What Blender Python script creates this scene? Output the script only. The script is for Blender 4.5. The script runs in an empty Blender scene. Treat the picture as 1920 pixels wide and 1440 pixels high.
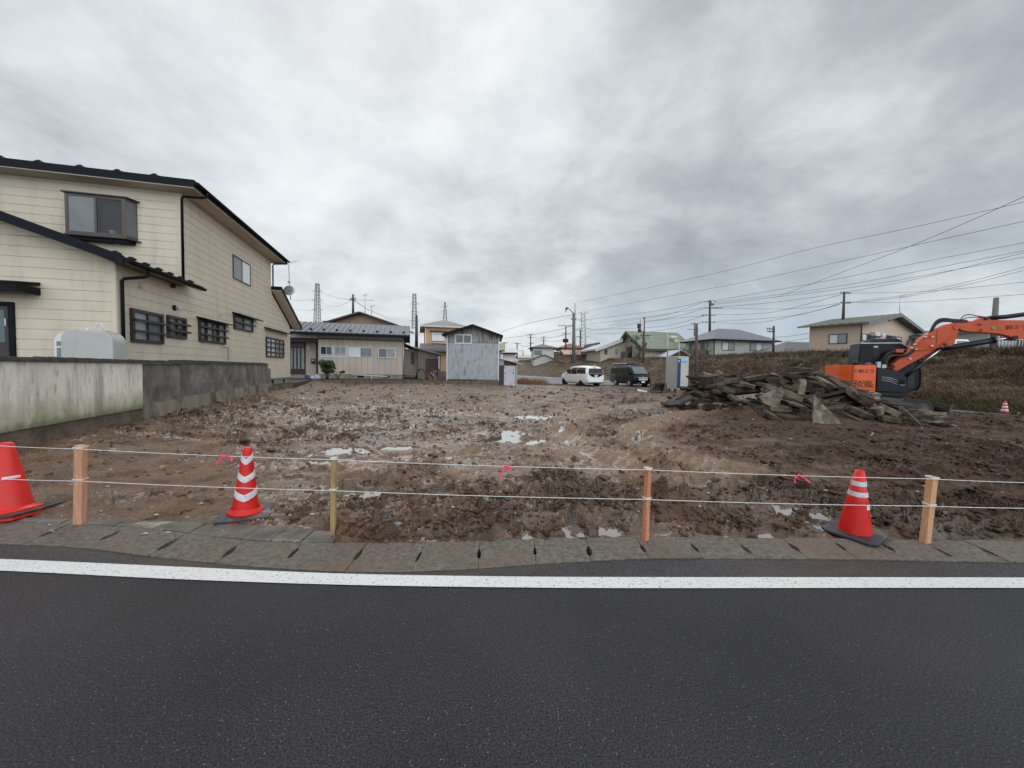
import bpy, math, random
import numpy as np
from mathutils import Vector, Matrix
random.seed(7); RNG = np.random.RandomState(11)
R = math.radians
scene = bpy.context.scene
COL = scene.collection
# ------------------------------------------------------------------ camera
F_PX = 721.0; CX, CY = 960.0, 720.0
PITCH = R(-2.22); ROLL = R(0.8); EYE = Vector((0, 0, 1.5))
_f = Vector((0, math.cos(PITCH), math.sin(PITCH)))
_r0 = Vector((1, 0, 0)); _u0 = Vector((0, -math.sin(PITCH), math.cos(PITCH)))
_r = _r0*math.cos(ROLL) + _u0*math.sin(ROLL)
_u = _u0*math.cos(ROLL) - _r0*math.sin(ROLL)
cd = bpy.data.cameras.new('camera'); cam = bpy.data.objects.new('camera', cd); COL.objects.link(cam)
cd.sensor_width = 36; cd.lens = 36*F_PX/1920; cd.clip_start = 0.05; cd.clip_end = 3000
M = Matrix.Identity(4)
for i in range(3):
    M[i][0] = _r[i]; M[i][1] = _u[i]; M[i][2] = -_f[i]; M[i][3] = EYE[i]
cam.matrix_world = M
scene.camera = cam
def ray(px, py):
    return _f + _r*((px-CX)/F_PX) + _u*(-(py-CY)/F_PX)
def at(px, py, Y):                       # the place seen at a photo pixel, Y metres ahead
    d = ray(px, py); return EYE + d*(Y/d.y)
def gp(px, py, z=0.0):                   # the place on level z seen at a photo pixel
    d = ray(px, py); return EYE + d*((z-EYE.z)/d.z)
# ------------------------------------------------------------------ sky and sun
SUN_EL, SUN_AZ = 52, -18                 # azimuth from +Y towards +X
world = bpy.data.worlds.new("World"); scene.world = world; world.use_nodes = True
nt = world.node_tree; nt.nodes.clear()
def N(t, **kw):
    n = nt.nodes.new(t)
    for k, v in kw.items():
        if k.startswith('i_'): n.inputs[k[2:].replace('_', ' ')].default_value = v
        else: setattr(n, k, v)
    return n
L = lambda a, b: nt.links.new(a, b)
def mth(op, a, b=None, c=None):
    n = N('ShaderNodeMath', operation=op)
    for i, x in enumerate((a, b, c)):
        if x is None: continue
        if isinstance(x, (int, float)): n.inputs[i].default_value = x
        else: L(x, n.inputs[i])
    return n.outputs[0]
out = N('ShaderNodeOutputWorld'); bg = N('ShaderNodeBackground'); L(bg.outputs[0], out.inputs[0])
sky = N('ShaderNodeTexSky', sky_type='NISHITA', sun_disc=False)
sky.sun_elevation = R(SUN_EL); sky.sun_rotation = R(SUN_AZ); sky.air_density = 1.0; sky.dust_density = 2.0
tc = N('ShaderNodeTexCoord'); sep = N('ShaderNodeSeparateXYZ'); L(tc.outputs['Generated'], sep.inputs[0])
zc = mth('MAXIMUM', sep.outputs[2], 0.0)
den = mth('ADD', zc, 0.33)
px_ = mth('DIVIDE', sep.outputs[0], den); py_ = mth('DIVIDE', sep.outputs[1], den)
comb = N('ShaderNodeCombineXYZ'); L(px_, comb.inputs[0]); L(py_, comb.inputs[1])
def noise(vec, scale, detail, rough, dist=0.0, off=(0, 0, 0)):
    mp = N('ShaderNodeMapping'); L(vec, mp.inputs[0]); mp.inputs['Location'].default_value = off
    n = N('ShaderNodeTexNoise'); L(mp.outputs[0], n.inputs['Vector'])
    n.inputs['Scale'].default_value = scale; n.inputs['Detail'].default_value = detail
    n.inputs['Roughness'].default_value = rough; n.inputs['Distortion'].default_value = dist
    return n.outputs['Fac']
n1 = noise(comb.outputs[0], 1.75, 8, 0.56, 0.2, (3.3, 0.4, 0))
n2 = noise(comb.outputs[0], 5.0, 9, 0.60, 0.25, (7.7, 2.0, 3))
def lobe(px, py, width):                 # 1 towards a direction, falling to 0
    d = ray(px, py).normalized()
    v = N('ShaderNodeVectorMath', operation='DOT_PRODUCT'); L(tc.outputs['Generated'], v.inputs[0]); v.inputs[1].default_value = d
    mr = N('ShaderNodeMapRange', interpolation_type='SMOOTHSTEP'); L(v.outputs['Value'], mr.inputs[0])
    mr.inputs[1].default_value = math.cos(R(width)); mr.inputs[2].default_value = 1.0
    return mr.outputs[0]
fac = mth('ADD', mth('MULTIPLY', n1, 1.1), mth('MULTIPLY', n2, .92)); fac = mth('SUBTRACT', fac, 0.36)
for (x, y, w, k) in LOBES if 'LOBES' in globals() else (
        (720, 160, 40, .22), (60, 250, 46, .08), (560, 560, 24, .10), (1010, 590, 10, .30), (1000, 300, 22, .08), (1600, 300, 46, -.20), (1380, 90, 10, .10), (1250, 480, 14, -.08),
        (1750, 250, 12, .06), (560, 440, 7, -.05), (1010, 450, 7, -.20), (960, 510, 5, -.12), (690, 480, 8, -.14), (1110, 480, 6, .10), (1830, 590, 7, .18), (1540, 60, 12, .10), (1290, 380, 10, -.05)):
    fac = mth('ADD', fac, mth('MULTIPLY', lobe(x, y, w), k))
fr = N('ShaderNodeMapRange'); L(fac, fr.inputs[0]); fr.inputs[1].default_value = .06; fr.inputs[2].default_value = 1.36
fac = fr.outputs[0]
cr = N('ShaderNodeValToRGB'); L(fac, cr.inputs[0])
e = cr.color_ramp.elements
e[0].position = 0.0; e[0].color = (.25, .265, .285, 1)
e[1].position = 1.0; e[1].color = (.68, .71, .72, 1)
for p, c in ((.28, (.345, .365, .39, 1)), (.45, (.43, .455, .475, 1)), (.62, (.525, .555, .57, 1)), (.8, (.61, .64, .65, 1))):
    q = e.new(p); q.color = c
# towards the horizon the thin bluish air shows between the clouds
hz = N('ShaderNodeMapRange', interpolation_type='SMOOTHSTEP'); L(sep.outputs[2], hz.inputs[0])
hz.inputs[1].default_value = 0.30; hz.inputs[2].default_value = 0.02; hz.inputs[3].default_value = 0; hz.inputs[4].default_value = 1
gm = N('ShaderNodeMapRange', interpolation_type='SMOOTHSTEP'); L(fac, gm.inputs[0]); gm.inputs[1].default_value = .62; gm.inputs[2].default_value = .30; gm.inputs[3].default_value = .12; gm.inputs[4].default_value = 1.0
gap = mth('MULTIPLY', hz.outputs[0], gm.outputs[0])
mixb = N('ShaderNodeMix', data_type='RGBA'); L(mth('MULTIPLY', gap, .6), mixb.inputs[0])
L(cr.outputs[0], mixb.inputs[6]); mixb.inputs[7].default_value = (.34, .45, .53, 1)
skm = N('ShaderNodeMix', data_type='RGBA', blend_type='ADD'); skm.inputs[0].default_value = 1
sks = N('ShaderNodeVectorMath', operation='SCALE'); L(sky.outputs[0], sks.inputs[0]); sks.inputs['Scale'].default_value = 0.006
L(mixb.outputs[2], skm.inputs[6]); L(sks.outputs[0], skm.inputs[7])
L(skm.outputs[2], bg.inputs[0])
# unseen sky behind the camera is boosted, an added soft fill for the facades
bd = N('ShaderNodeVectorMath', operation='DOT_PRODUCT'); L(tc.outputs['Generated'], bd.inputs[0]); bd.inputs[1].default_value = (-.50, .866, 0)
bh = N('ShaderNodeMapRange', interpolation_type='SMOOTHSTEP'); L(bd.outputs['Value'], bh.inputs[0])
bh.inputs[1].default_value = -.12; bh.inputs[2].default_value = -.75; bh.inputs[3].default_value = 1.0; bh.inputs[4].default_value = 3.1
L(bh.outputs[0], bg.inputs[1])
sd = bpy.data.lights.new('sun', 'SUN'); sun = bpy.data.objects.new('sun', sd); COL.objects.link(sun)
sd.energy = 0.7; sd.angle = R(35); sd.color = (1, .97, .93)
sv = Vector((math.sin(R(SUN_AZ))*math.cos(R(SUN_EL)), math.cos(R(SUN_AZ))*math.cos(R(SUN_EL)), math.sin(R(SUN_EL))))
sun.rotation_euler = sv.to_track_quat('Z', 'Y').to_euler()
vs = scene.view_settings
scene.display_settings.display_device = 'sRGB'
vs.view_transform = 'Standard'; vs.look = 'None'; vs.exposure = 0.38; vs.gamma = 1; vs.use_curve_mapping = False
# ------------------------------------------------------------------ materials
def srgb(r, g, b):
    f = lambda c: (c/255/12.92) if c/255 <= .04045 else ((c/255+.055)/1.055)**2.4
    return (f(r), f(g), f(b), 1)
def mat(name, c, rough=.6, spec=.5, metal=0.0, var=0.0, vs_=3.0, c2=None, bump=0.0, bs=30.0, streak=None, coat=0.0, rvar=0.0, detail=5):
    m = bpy.data.materials.new(name); m.use_nodes = True; t = m.node_tree
    b = t.nodes['Principled BSDF']
    if len(c) == 3: c = (*c, 1)
    b.inputs['Base Color'].default_value = c
    b.inputs['Roughness'].default_value = rough; b.inputs['Metallic'].default_value = metal
    b.inputs['Specular IOR Level'].default_value = spec
    if coat: b.inputs['Coat Weight'].default_value = coat; b.inputs['Coat Roughness'].default_value = .08
    if var or c2 or bump or rvar or streak:
        tcn = t.nodes.new('ShaderNodeTexCoord')
        vec = tcn.outputs['Object']
    if var or c2 or rvar or streak:
        if streak:
            mp = t.nodes.new('ShaderNodeMapping'); mp.inputs['Scale'].default_value = streak; t.links.new(vec, mp.inputs[0]); v2 = mp.outputs[0]
        else: v2 = vec
        n = t.nodes.new('ShaderNodeTexNoise'); n.inputs['Scale'].default_value = vs_; n.inputs['Detail'].default_value = detail; n.inputs['Roughness'].default_value = .6
        t.links.new(v2, n.inputs['Vector'])
        if c2 is None:
            c2 = tuple(min(1, x*(1-var)) for x in c[:3])+(1,); ca = tuple(min(1, x*(1+var)) for x in c[:3])+(1,)
        else:
            if len(c2) == 3: c2 = (*c2, 1)
            ca = c
        mr = t.nodes.new('ShaderNodeMapRange'); mr.inputs[1].default_value = .35; mr.inputs[2].default_value = .65
        t.links.new(n.outputs['Fac'], mr.inputs[0])
        mx = t.nodes.new('ShaderNodeMix'); mx.data_type = 'RGBA'; mx.inputs[6].default_value = c2; mx.inputs[7].default_value = ca
        t.links.new(mr.outputs[0], mx.inputs[0]); t.links.new(mx.outputs[2], b.inputs['Base Color'])
        if rvar:
            m2 = t.nodes.new('ShaderNodeMapRange'); m2.inputs[3].default_value = rough-rvar; m2.inputs[4].default_value = rough+rvar
            t.links.new(mr.outputs[0], m2.inputs[0]); t.links.new(m2.outputs[0], b.inputs['Roughness'])
    if bump:
        nb = t.nodes.new('ShaderNodeTexNoise'); nb.inputs['Scale'].default_value = bs; nb.inputs['Detail'].default_value = 4
        t.links.new(vec, nb.inputs['Vector'])
        bp = t.nodes.new('ShaderNodeBump'); bp.inputs['Strength'].default_value = min(1, bump); bp.inputs['Distance'].default_value = .02
        t.links.new(nb.outputs['Fac'], bp.inputs['Height']); t.links.new(bp.outputs[0], b.inputs['Normal'])
    return m
def two_noise(m, c3, scale, lo, hi, streak=None, amt=1.0):
    """lay a second stain colour over a material's base colour"""
    t = m.node_tree; b = t.nodes['Principled BSDF']
    tcn = t.nodes.new('ShaderNodeTexCoord'); v = tcn.outputs['Object']
    if streak:
        mp = t.nodes.new('ShaderNodeMapping'); mp.inputs['Scale'].default_value = streak; t.links.new(v, mp.inputs[0]); v = mp.outputs[0]
    n = t.nodes.new('ShaderNodeTexNoise'); n.inputs['Scale'].default_value = scale; n.inputs['Detail'].default_value = 6; n.inputs['Roughness'].default_value = .65
    t.links.new(v, n.inputs['Vector'])
    mr = t.nodes.new('ShaderNodeMapRange'); mr.inputs[1].default_value = lo; mr.inputs[2].default_value = hi; mr.inputs[4].default_value = amt
    t.links.new(n.outputs['Fac'], mr.inputs[0])
    mx = t.nodes.new('ShaderNodeMix'); mx.data_type = 'RGBA'; t.links.new(mr.outputs[0], mx.inputs[0])
    if b.inputs['Base Color'].links: t.links.new(b.inputs['Base Color'].links[0].from_socket, mx.inputs[6])
    else: mx.inputs[6].default_value = b.inputs['Base Color'].default_value
    mx.inputs[7].default_value = (*c3[:3], 1)
    t.links.new(mx.outputs[2], b.inputs['Base Color'])
    return m
def zstain(m, c3, z0, z1, wob=.25, scale=2.5, amt=.9, streak=(1, 1, .5)):
    """growth or splash below a height, with an uneven upper edge"""
    t = m.node_tree; b = t.nodes['Principled BSDF']; tcn = t.nodes.new('ShaderNodeTexCoord'); sp = t.nodes.new('ShaderNodeSeparateXYZ'); t.links.new(tcn.outputs['Object'], sp.inputs[0])
    mp = t.nodes.new('ShaderNodeMapping'); mp.inputs['Scale'].default_value = streak; t.links.new(tcn.outputs['Object'], mp.inputs[0])
    n = t.nodes.new('ShaderNodeTexNoise'); n.inputs['Scale'].default_value = scale; n.inputs['Detail'].default_value = 7; n.inputs['Roughness'].default_value = .65; t.links.new(mp.outputs[0], n.inputs['Vector'])
    a = t.nodes.new('ShaderNodeMath'); a.operation = 'MULTIPLY_ADD'; t.links.new(n.outputs['Fac'], a.inputs[0]); a.inputs[1].default_value = wob*4; t.links.new(sp.outputs[2], a.inputs[2])
    mr = t.nodes.new('ShaderNodeMapRange'); mr.inputs[1].default_value = z1+wob*2; mr.inputs[2].default_value = z0+wob*2; mr.inputs[4].default_value = amt; t.links.new(a.outputs[0], mr.inputs[0])
    mx = t.nodes.new('ShaderNodeMix'); mx.data_type = 'RGBA'; t.links.new(mr.outputs[0], mx.inputs[0])
    if b.inputs['Base Color'].links: t.links.new(b.inputs['Base Color'].links[0].from_socket, mx.inputs[6])
    else: mx.inputs[6].default_value = b.inputs['Base Color'].default_value
    mx.inputs[7].default_value = (*c3[:3], 1); t.links.new(mx.outputs[2], b.inputs['Base Color']); return m
MT = {}
MT['cream'] = two_noise(mat('cream_siding', (.61, .53, .415), .55, var=.05, vs_=1.2, bump=.25, bs=90), (.40, .33, .255), 1.5, .52, .8, (2.5, 2.5, .3), .6)
MT['soffit'] = mat('soffit', (.54, .47, .39), .7, var=.05)
MT['black'] = mat('black_metal', (.004, .006, .009), .55, spec=.15, var=.3, vs_=6)
MT['dkbrown'] = mat('dark_brown_frame', (.028, .019, .016), .4, var=.25, vs_=8)
MT['brown'] = mat('bronze_frame', (.075, .05, .04), .45, var=.15, vs_=8)
MT['glass'] = mat('window_glass', (.035, .042, .05), .06, spec=.7)
MT['glassg'] = mat('grey_glass', (.12, .13, .14), .12, spec=.6, var=.15, vs_=2)
MT['clear'] = mat('clear_glass', (.55, .58, .60), .02); MT['clear'].node_tree.nodes['Principled BSDF'].inputs['Transmission Weight'].default_value = 1.0; MT['clear'].node_tree.nodes['Principled BSDF'].inputs['IOR'].default_value = 1.3
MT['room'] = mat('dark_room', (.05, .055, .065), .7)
MT['frost'] = mat('frosted_glass', (.26, .28, .28), .3, var=.12, vs_=3)
MT['curtain'] = mat('white_curtain_glass', (.62, .64, .66), .12, var=.1, vs_=3, streak=(18, 18, .4))
MT['tealglass'] = mat('teal_glass', (.05, .10, .105), .15, var=.1)
MT['steel'] = mat('galvanised', (.42, .43, .44), .4, metal=.6, var=.12)
MT['white'] = mat('white_enamel', (.62, .63, .63), .4, var=.04)
MT['tank'] = two_noise(mat('grey_white_tank', (.42, .415, .40), .35, var=.05, vs_=2), (.27, .255, .23), 3, .54, .7, (2, 2, .4), .5)
MT['conc'] = mat('old_concrete', (.21, .20, .165), .8, var=.25, vs_=2, bump=.6, bs=25)
MT['plaster'] = two_noise(two_noise(mat('stained_plaster', (.84, .79, .68), .75, c2=(.68, .63, .54), vs_=1.1, streak=(1.6, 1.6, .6), bump=.7, bs=60), (.20, .205, .215), 1.6, .53, .70, (1.6, 1.6, .30), .62), (.09, .085, .07), 9.0, .55, .72, (1.6, 1.6, .35), .6)
zstain(MT['plaster'], (.20, .20, .075), .62, .98, .16, 3.0, .75); zstain(MT['plaster'], (.075, .075, .04), .50, .66, .05, 6, .85)
MT['cmu'] = two_noise(mat('dark_blockwork', (.24, .225, .20), .85, c2=(.085, .08, .072), vs_=1.6, bump=.8, bs=40), (.05, .046, .042), 1.5, .52, .68, (1, 1, .6), .7)
MT['moss'] = mat('mossy_coping', (.045, .042, .03), .9, c2=(.02, .018, .014), vs_=7, bump=1, bs=22)
MT['alu'] = mat('aluminium_frame', (.55, .56, .56), .4, metal=.2)
MT['orange_paint'] = mat('orange_paint', srgb(228, 86, 4), .36, coat=.25, var=.06, vs_=2)
MT['red_orange'] = mat('boom_paint', srgb(194, 72, 14), .5, coat=.05, var=.12, vs_=3)
MT['gun'] = mat('gunmetal_paint', (.007, .009, .013), .42, coat=.05, spec=.3, var=.2, vs_=2)
MT['rubber'] = mat('black_rubber', (.014, .014, .014), .55, var=.2, vs_=5)
MT['chrome'] = mat('chrome_rod', (.7, .7, .7), .18, metal=1)
MT['cone'] = two_noise(mat('red_cone_plastic', srgb(204, 24, 16), .45, var=.14, vs_=9, rvar=.12), (.16, .05, .03), 7, .60, .74, None, .6)
MT['refl'] = two_noise(mat('reflective_sheeting', (.60, .62, .63), .35, var=.14, vs_=14), (.30, .27, .23), 16, .56, .68, None, .8)
MT['conebase'] = two_noise(mat('rubber_weight', (.03, .032, .036), .5, var=.3, vs_=12), (.13, .095, .065), 8, .54, .64, None, .8)
MT['pink'] = mat('pink_tape', srgb(250, 62, 112), .5)
MT['rope'] = mat('white_cord', (.72, .72, .70), .7)
# ------------------------------------------------------------------ mesh helpers
def ident(x, y, z): return Vector((x, y, z))
class Fac:
    """upright facade frame: x along the wall, y into the building, z up"""
    def __init__(s, x, y, rot, z=0.0):
        s.o = Vector((x, y, z)); a = R(rot); s.ex = Vector((math.cos(a), math.sin(a), 0)); s.ey = Vector((-math.sin(a), math.cos(a), 0)); s.rot = rot
    def __call__(s, x, y, z): return s.o + s.ex*x + s.ey*y + Vector((0, 0, z))
    def uz(s, px, py, y=0.0):            # facade coordinates seen at a photo pixel, on the plane at depth y
        d = ray(px, py); o = s.o + s.ey*y
        k = (o-EYE).dot(s.ey)/d.dot(s.ey); p = EYE + d*k - s.o
        return p.dot(s.ex), p.z
    def shift(s, x, y, z=0.0, rot=0.0):
        p = s(x, y, z); return Fac(p.x, p.y, s.rot+rot, p.z)
class MB:
    def __init__(s, T=ident): s.v = []; s.f = []; s.T = T; s.sm = []
    def add(s, vs, fs, smooth=False):
        n = len(s.v); s.v += [tuple(x) for x in vs]
        for f in fs: s.f.append([n+i for i in f]); s.sm.append(smooth)
        return s
    def box(s, x0, x1, y0, y1, z0, z1, T=None):
        T = T or s.T
        vs = [T(x, y, z) for z in (z0, z1) for y in (y0, y1) for x in (x0, x1)]
        return s.add(vs, [(0, 2, 3, 1), (4, 5, 7, 6), (0, 1, 5, 4), (2, 6, 7, 3), (0, 4, 6, 2), (1, 3, 7, 5)])
    def prism(s, pts, y0, y1, T=None, axis='xz'):
        """polygon in the x-z plane (or x-y when axis='xy') pulled from y0 to y1"""
        T = T or s.T; n = len(pts)
        if axis == 'xz': a = [T(p[0], y0, p[1]) for p in pts]; b = [T(p[0], y1, p[1]) for p in pts]
        elif axis == 'yz': a = [T(y0, p[0], p[1]) for p in pts]; b = [T(y1, p[0], p[1]) for p in pts]
        else: a = [T(p[0], p[1], y0) for p in pts]; b = [T(p[0], p[1], y1) for p in pts]
        return s.add(a+b, [tuple(range(n)), tuple(range(2*n-1, n-1, -1))] + [(i, n+i, n+(i+1) % n, (i+1) % n) for i in range(n)])
    def hexa(s, bot, top):
        return s.add(list(bot)+list(top), [(3, 2, 1, 0), (4, 5, 6, 7), (0, 1, 5, 4), (1, 2, 6, 5), (2, 3, 7, 6), (3, 0, 4, 7)])
    def tube(s, pts, r, n=6, cap=True, smooth=True):
        pts = [Vector(p) for p in pts]; rs = r if isinstance(r, (list, tuple)) else [r]*len(pts)
        vs = []; fs = []; prev = None
        for i, p in enumerate(pts):
            t = (pts[min(i+1, len(pts)-1)] - pts[max(i-1, 0)]).normalized()
            a = t.orthogonal().normalized() if prev is None else (prev - t*prev.dot(t)).normalized()
            prev = a; b = t.cross(a)
            for k in range(n):
                w = 2*math.pi*k/n; vs.append(p + (a*math.cos(w)+b*math.sin(w))*rs[i])
        for i in range(len(pts)-1):
            for k in range(n):
                fs.append((i*n+k, i*n+(k+1) % n, (i+1)*n+(k+1) % n, (i+1)*n+k))
        s.add(vs, fs, smooth)
        if cap:
            m = len(s.v)-len(vs)
            s.f.append([m+k for k in range(n)][::-1]); s.f.append([m+(len(pts)-1)*n+k for k in range(n)]); s.sm += [False, False]
        return s
    def lathe(s, prof, n=24, T=None, smooth=True):
        T = T or s.T; vs = []; fs = []
        for (r, z) in prof:
            for k in range(n): w = 2*math.pi*k/n; vs.append(T(r*math.cos(w), r*math.sin(w), z))
        for i in range(len(prof)-1):
            for k in range(n): fs.append((i*n+k, i*n+(k+1) % n, (i+1)*n+(k+1) % n, (i+1)*n+k))
        return s.add(vs, fs, smooth)
    def disc(s, c, nrm, r, th, n=20):
        c = Vector(c); nrm = Vector(nrm).normalized(); return s.tube([c-nrm*th/2, c+nrm*th/2], r, n, True, False)
    def build_each(s, name, m, parent=None, **k):
        """one object for every loose piece"""
        par = list(range(len(s.v)))
        def fd(i):
            while par[i] != i: par[i] = par[par[i]]; i = par[i]
            return i
        for f in s.f:
            for i in f[1:]: par[fd(i)] = fd(f[0])
        g = {}
        for fi, f in enumerate(s.f): g.setdefault(fd(f[0]), []).append(fi)
        out = []
        for fs in g.values():
            q = MB(); ids = sorted({i for fi in fs for i in s.f[fi]}); mp = {i: j for j, i in enumerate(ids)}
            q.v = [s.v[i] for i in ids]; q.f = [[mp[i] for i in s.f[fi]] for fi in fs]; q.sm = [s.sm[fi] for fi in fs]; out.append(q.build(name, m, parent, **k))
        return out
    def build(s, name, m, parent=None, bevel=0.0, smooth=None):
        off = Vector((0, 0, 0)); p = parent
        while p is not None: off += p.location; p = p.parent
        me = bpy.data.meshes.new(name)
        me.from_pydata([tuple(Vector(v)-off) for v in s.v], [], s.f); me.update()
        sm = s.sm if smooth is None else [smooth]*len(s.f)
        me.polygons.foreach_set('use_smooth', sm)
        if m is not None: me.materials.append(MT[m] if isinstance(m, str) else m)
        o = bpy.data.objects.new(name, me); COL.objects.link(o)
        if parent is not None: o.parent = parent
        if bevel:
            bv = o.modifiers.new('bevel', 'BEVEL'); bv.width = bevel; bv.segments = 2; bv.limit_method = 'ANGLE'; bv.angle_limit = R(40)
        return o
def tag(o, label=None, cat=None, group=None, kind=None):
    if label: o['label'] = label
    if cat: o['category'] = cat
    if group: o['group'] = group
    if kind: o['kind'] = kind
    elif label and cat: o['kind'] = 'thing'
    return o
def thing(name, label, cat, loc, group=None):
    o = bpy.data.objects.new(name, None); COL.objects.link(o); o.location = Vector(loc); o.empty_display_size = .2
    return tag(o, label, cat, group)
def children(o): return [c for c in bpy.data.objects if c.parent == o]
def copy_tree(o, loc, rotz=None, label=None, rot=None):
    kids = {}
    for c in bpy.data.objects:
        if c.parent: kids.setdefault(c.parent.name, []).append(c)
    def rec(a, par):
        b = a.copy(); COL.objects.link(b); b.parent = par
        for c in kids.get(a.name, []): rec(c, b)
        return b
    n = rec(o, None); n.location = Vector(loc)
    if rotz is not None: n.rotation_euler = (0, 0, rotz)
    if rot is not None: n.rotation_euler = rot
    if label: n['label'] = label
    return n
def struct(o): o['kind'] = 'structure'; return o
def catmull(P, n=8):
    P = [Vector(p) for p in P]; out = []
    for i in range(len(P)-1):
        a = P[max(i-1, 0)]; b = P[i]; c = P[i+1]; d = P[min(i+2, len(P)-1)]
        for k in range(n):
            t = k/n; out.append(.5*((2*b)+(c-a)*t+(2*a-5*b+4*c-d)*t*t+(3*b-a-3*c+d)*t*t*t))
    out.append(P[-1]); return out
# smooth gradient noise on arrays
_perm = RNG.permutation(512); _perm = np.concatenate([_perm, _perm, _perm])
_g = RNG.uniform(0, 2*np.pi, 512); _gx, _gy = np.cos(_g), np.sin(_g)
def pnoise(x, y, seed=0):
    x = np.asarray(x, dtype=np.float64)+seed*17.31; y = np.asarray(y, dtype=np.float64)+seed*9.77
    xi = np.floor(x).astype(np.int64); yi = np.floor(y).astype(np.int64); xf = x-xi; yf = y-yi
    u = xf*xf*xf*(xf*(xf*6-15)+10); v = yf*yf*yf*(yf*(yf*6-15)+10)
    def g(ix, iy, dx, dy):
        h = _perm[(_perm[ix & 511]+iy) & 511]; return _gx[h]*dx+_gy[h]*dy
    a = g(xi, yi, xf, yf); b = g(xi+1, yi, xf-1, yf); c = g(xi, yi+1, xf, yf-1); d = g(xi+1, yi+1, xf-1, yf-1)
    return ((a+u*(b-a))+v*((c+u*(d-c))-(a+u*(b-a))))*1.5
def worley(x, y, seed=0):
    """distance to the nearest scattered centre and that centre's own random number"""
    x = np.asarray(x)+seed*7.7; y = np.asarray(y)+seed*3.3; xi = np.floor(x).astype(np.int64); yi = np.floor(y).astype(np.int64)
    best = np.full(x.shape, 9.0); rid = np.zeros(x.shape)
    for dx in (-1, 0, 1):
        for dy in (-1, 0, 1):
            cx, cy = xi+dx, yi+dy; h = _perm[(_perm[cx & 511]+cy) & 511]; h2 = _perm[h+1]; h3 = _perm[h2+7]
            d = np.hypot(cx+h/512.0-x, cy+h2/512.0-y); m = d < best; best = np.where(m, d, best); rid = np.where(m, h3/512.0, rid)
    return best, rid
def fbm(x, y, oct=4, rough=.5, seed=0):
    s = 0; a = 1; t = 0
    for i in range(oct): s = s+a*pnoise(x*2**i, y*2**i, seed+i*3); t += a; a *= rough
    return s/t
def sstep(a, b, x): t = np.clip((x-a)/(b-a), 0, 1); return t*t*(3-2*t)
def grid_mesh(name, X, Y, Z, m, attrs=None, smooth=True, mask=None):
    h, w = X.shape; me = bpy.data.meshes.new(name)
    co = np.stack([X, Y, Z], -1).reshape(-1, 3).astype(np.float32)
    i = np.arange((h-1)*(w-1)); r = i//(w-1); c = i % (w-1); a = r*w+c
    q = np.stack([a, a+1, a+w+1, a+w], 1)
    if mask is not None:
        mm = mask.reshape(-1); keep = mm[q].all(1); q = q[keep]
    nf = len(q)
    me.vertices.add(len(co)); me.vertices.foreach_set('co', co.ravel())
    me.loops.add(nf*4); me.loops.foreach_set('vertex_index', q.ravel().astype(np.int32))
    me.polygons.add(nf); me.polygons.foreach_set('loop_start', np.arange(0, nf*4, 4, dtype=np.int32))
    me.polygons.foreach_set('use_smooth', np.full(nf, smooth))
    for k, v in (attrs or {}).items():
        at_ = me.attributes.new(k, 'FLOAT', 'POINT'); at_.data.foreach_set('value', v.reshape(-1).astype(np.float32))
    me.update(calc_edges=True); me.materials.append(m)
    o = bpy.data.objects.new(name, me); COL.objects.link(o); return o
def pixline(pts, z=0.0): return [gp(x, y, z) for x, y in pts]
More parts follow.
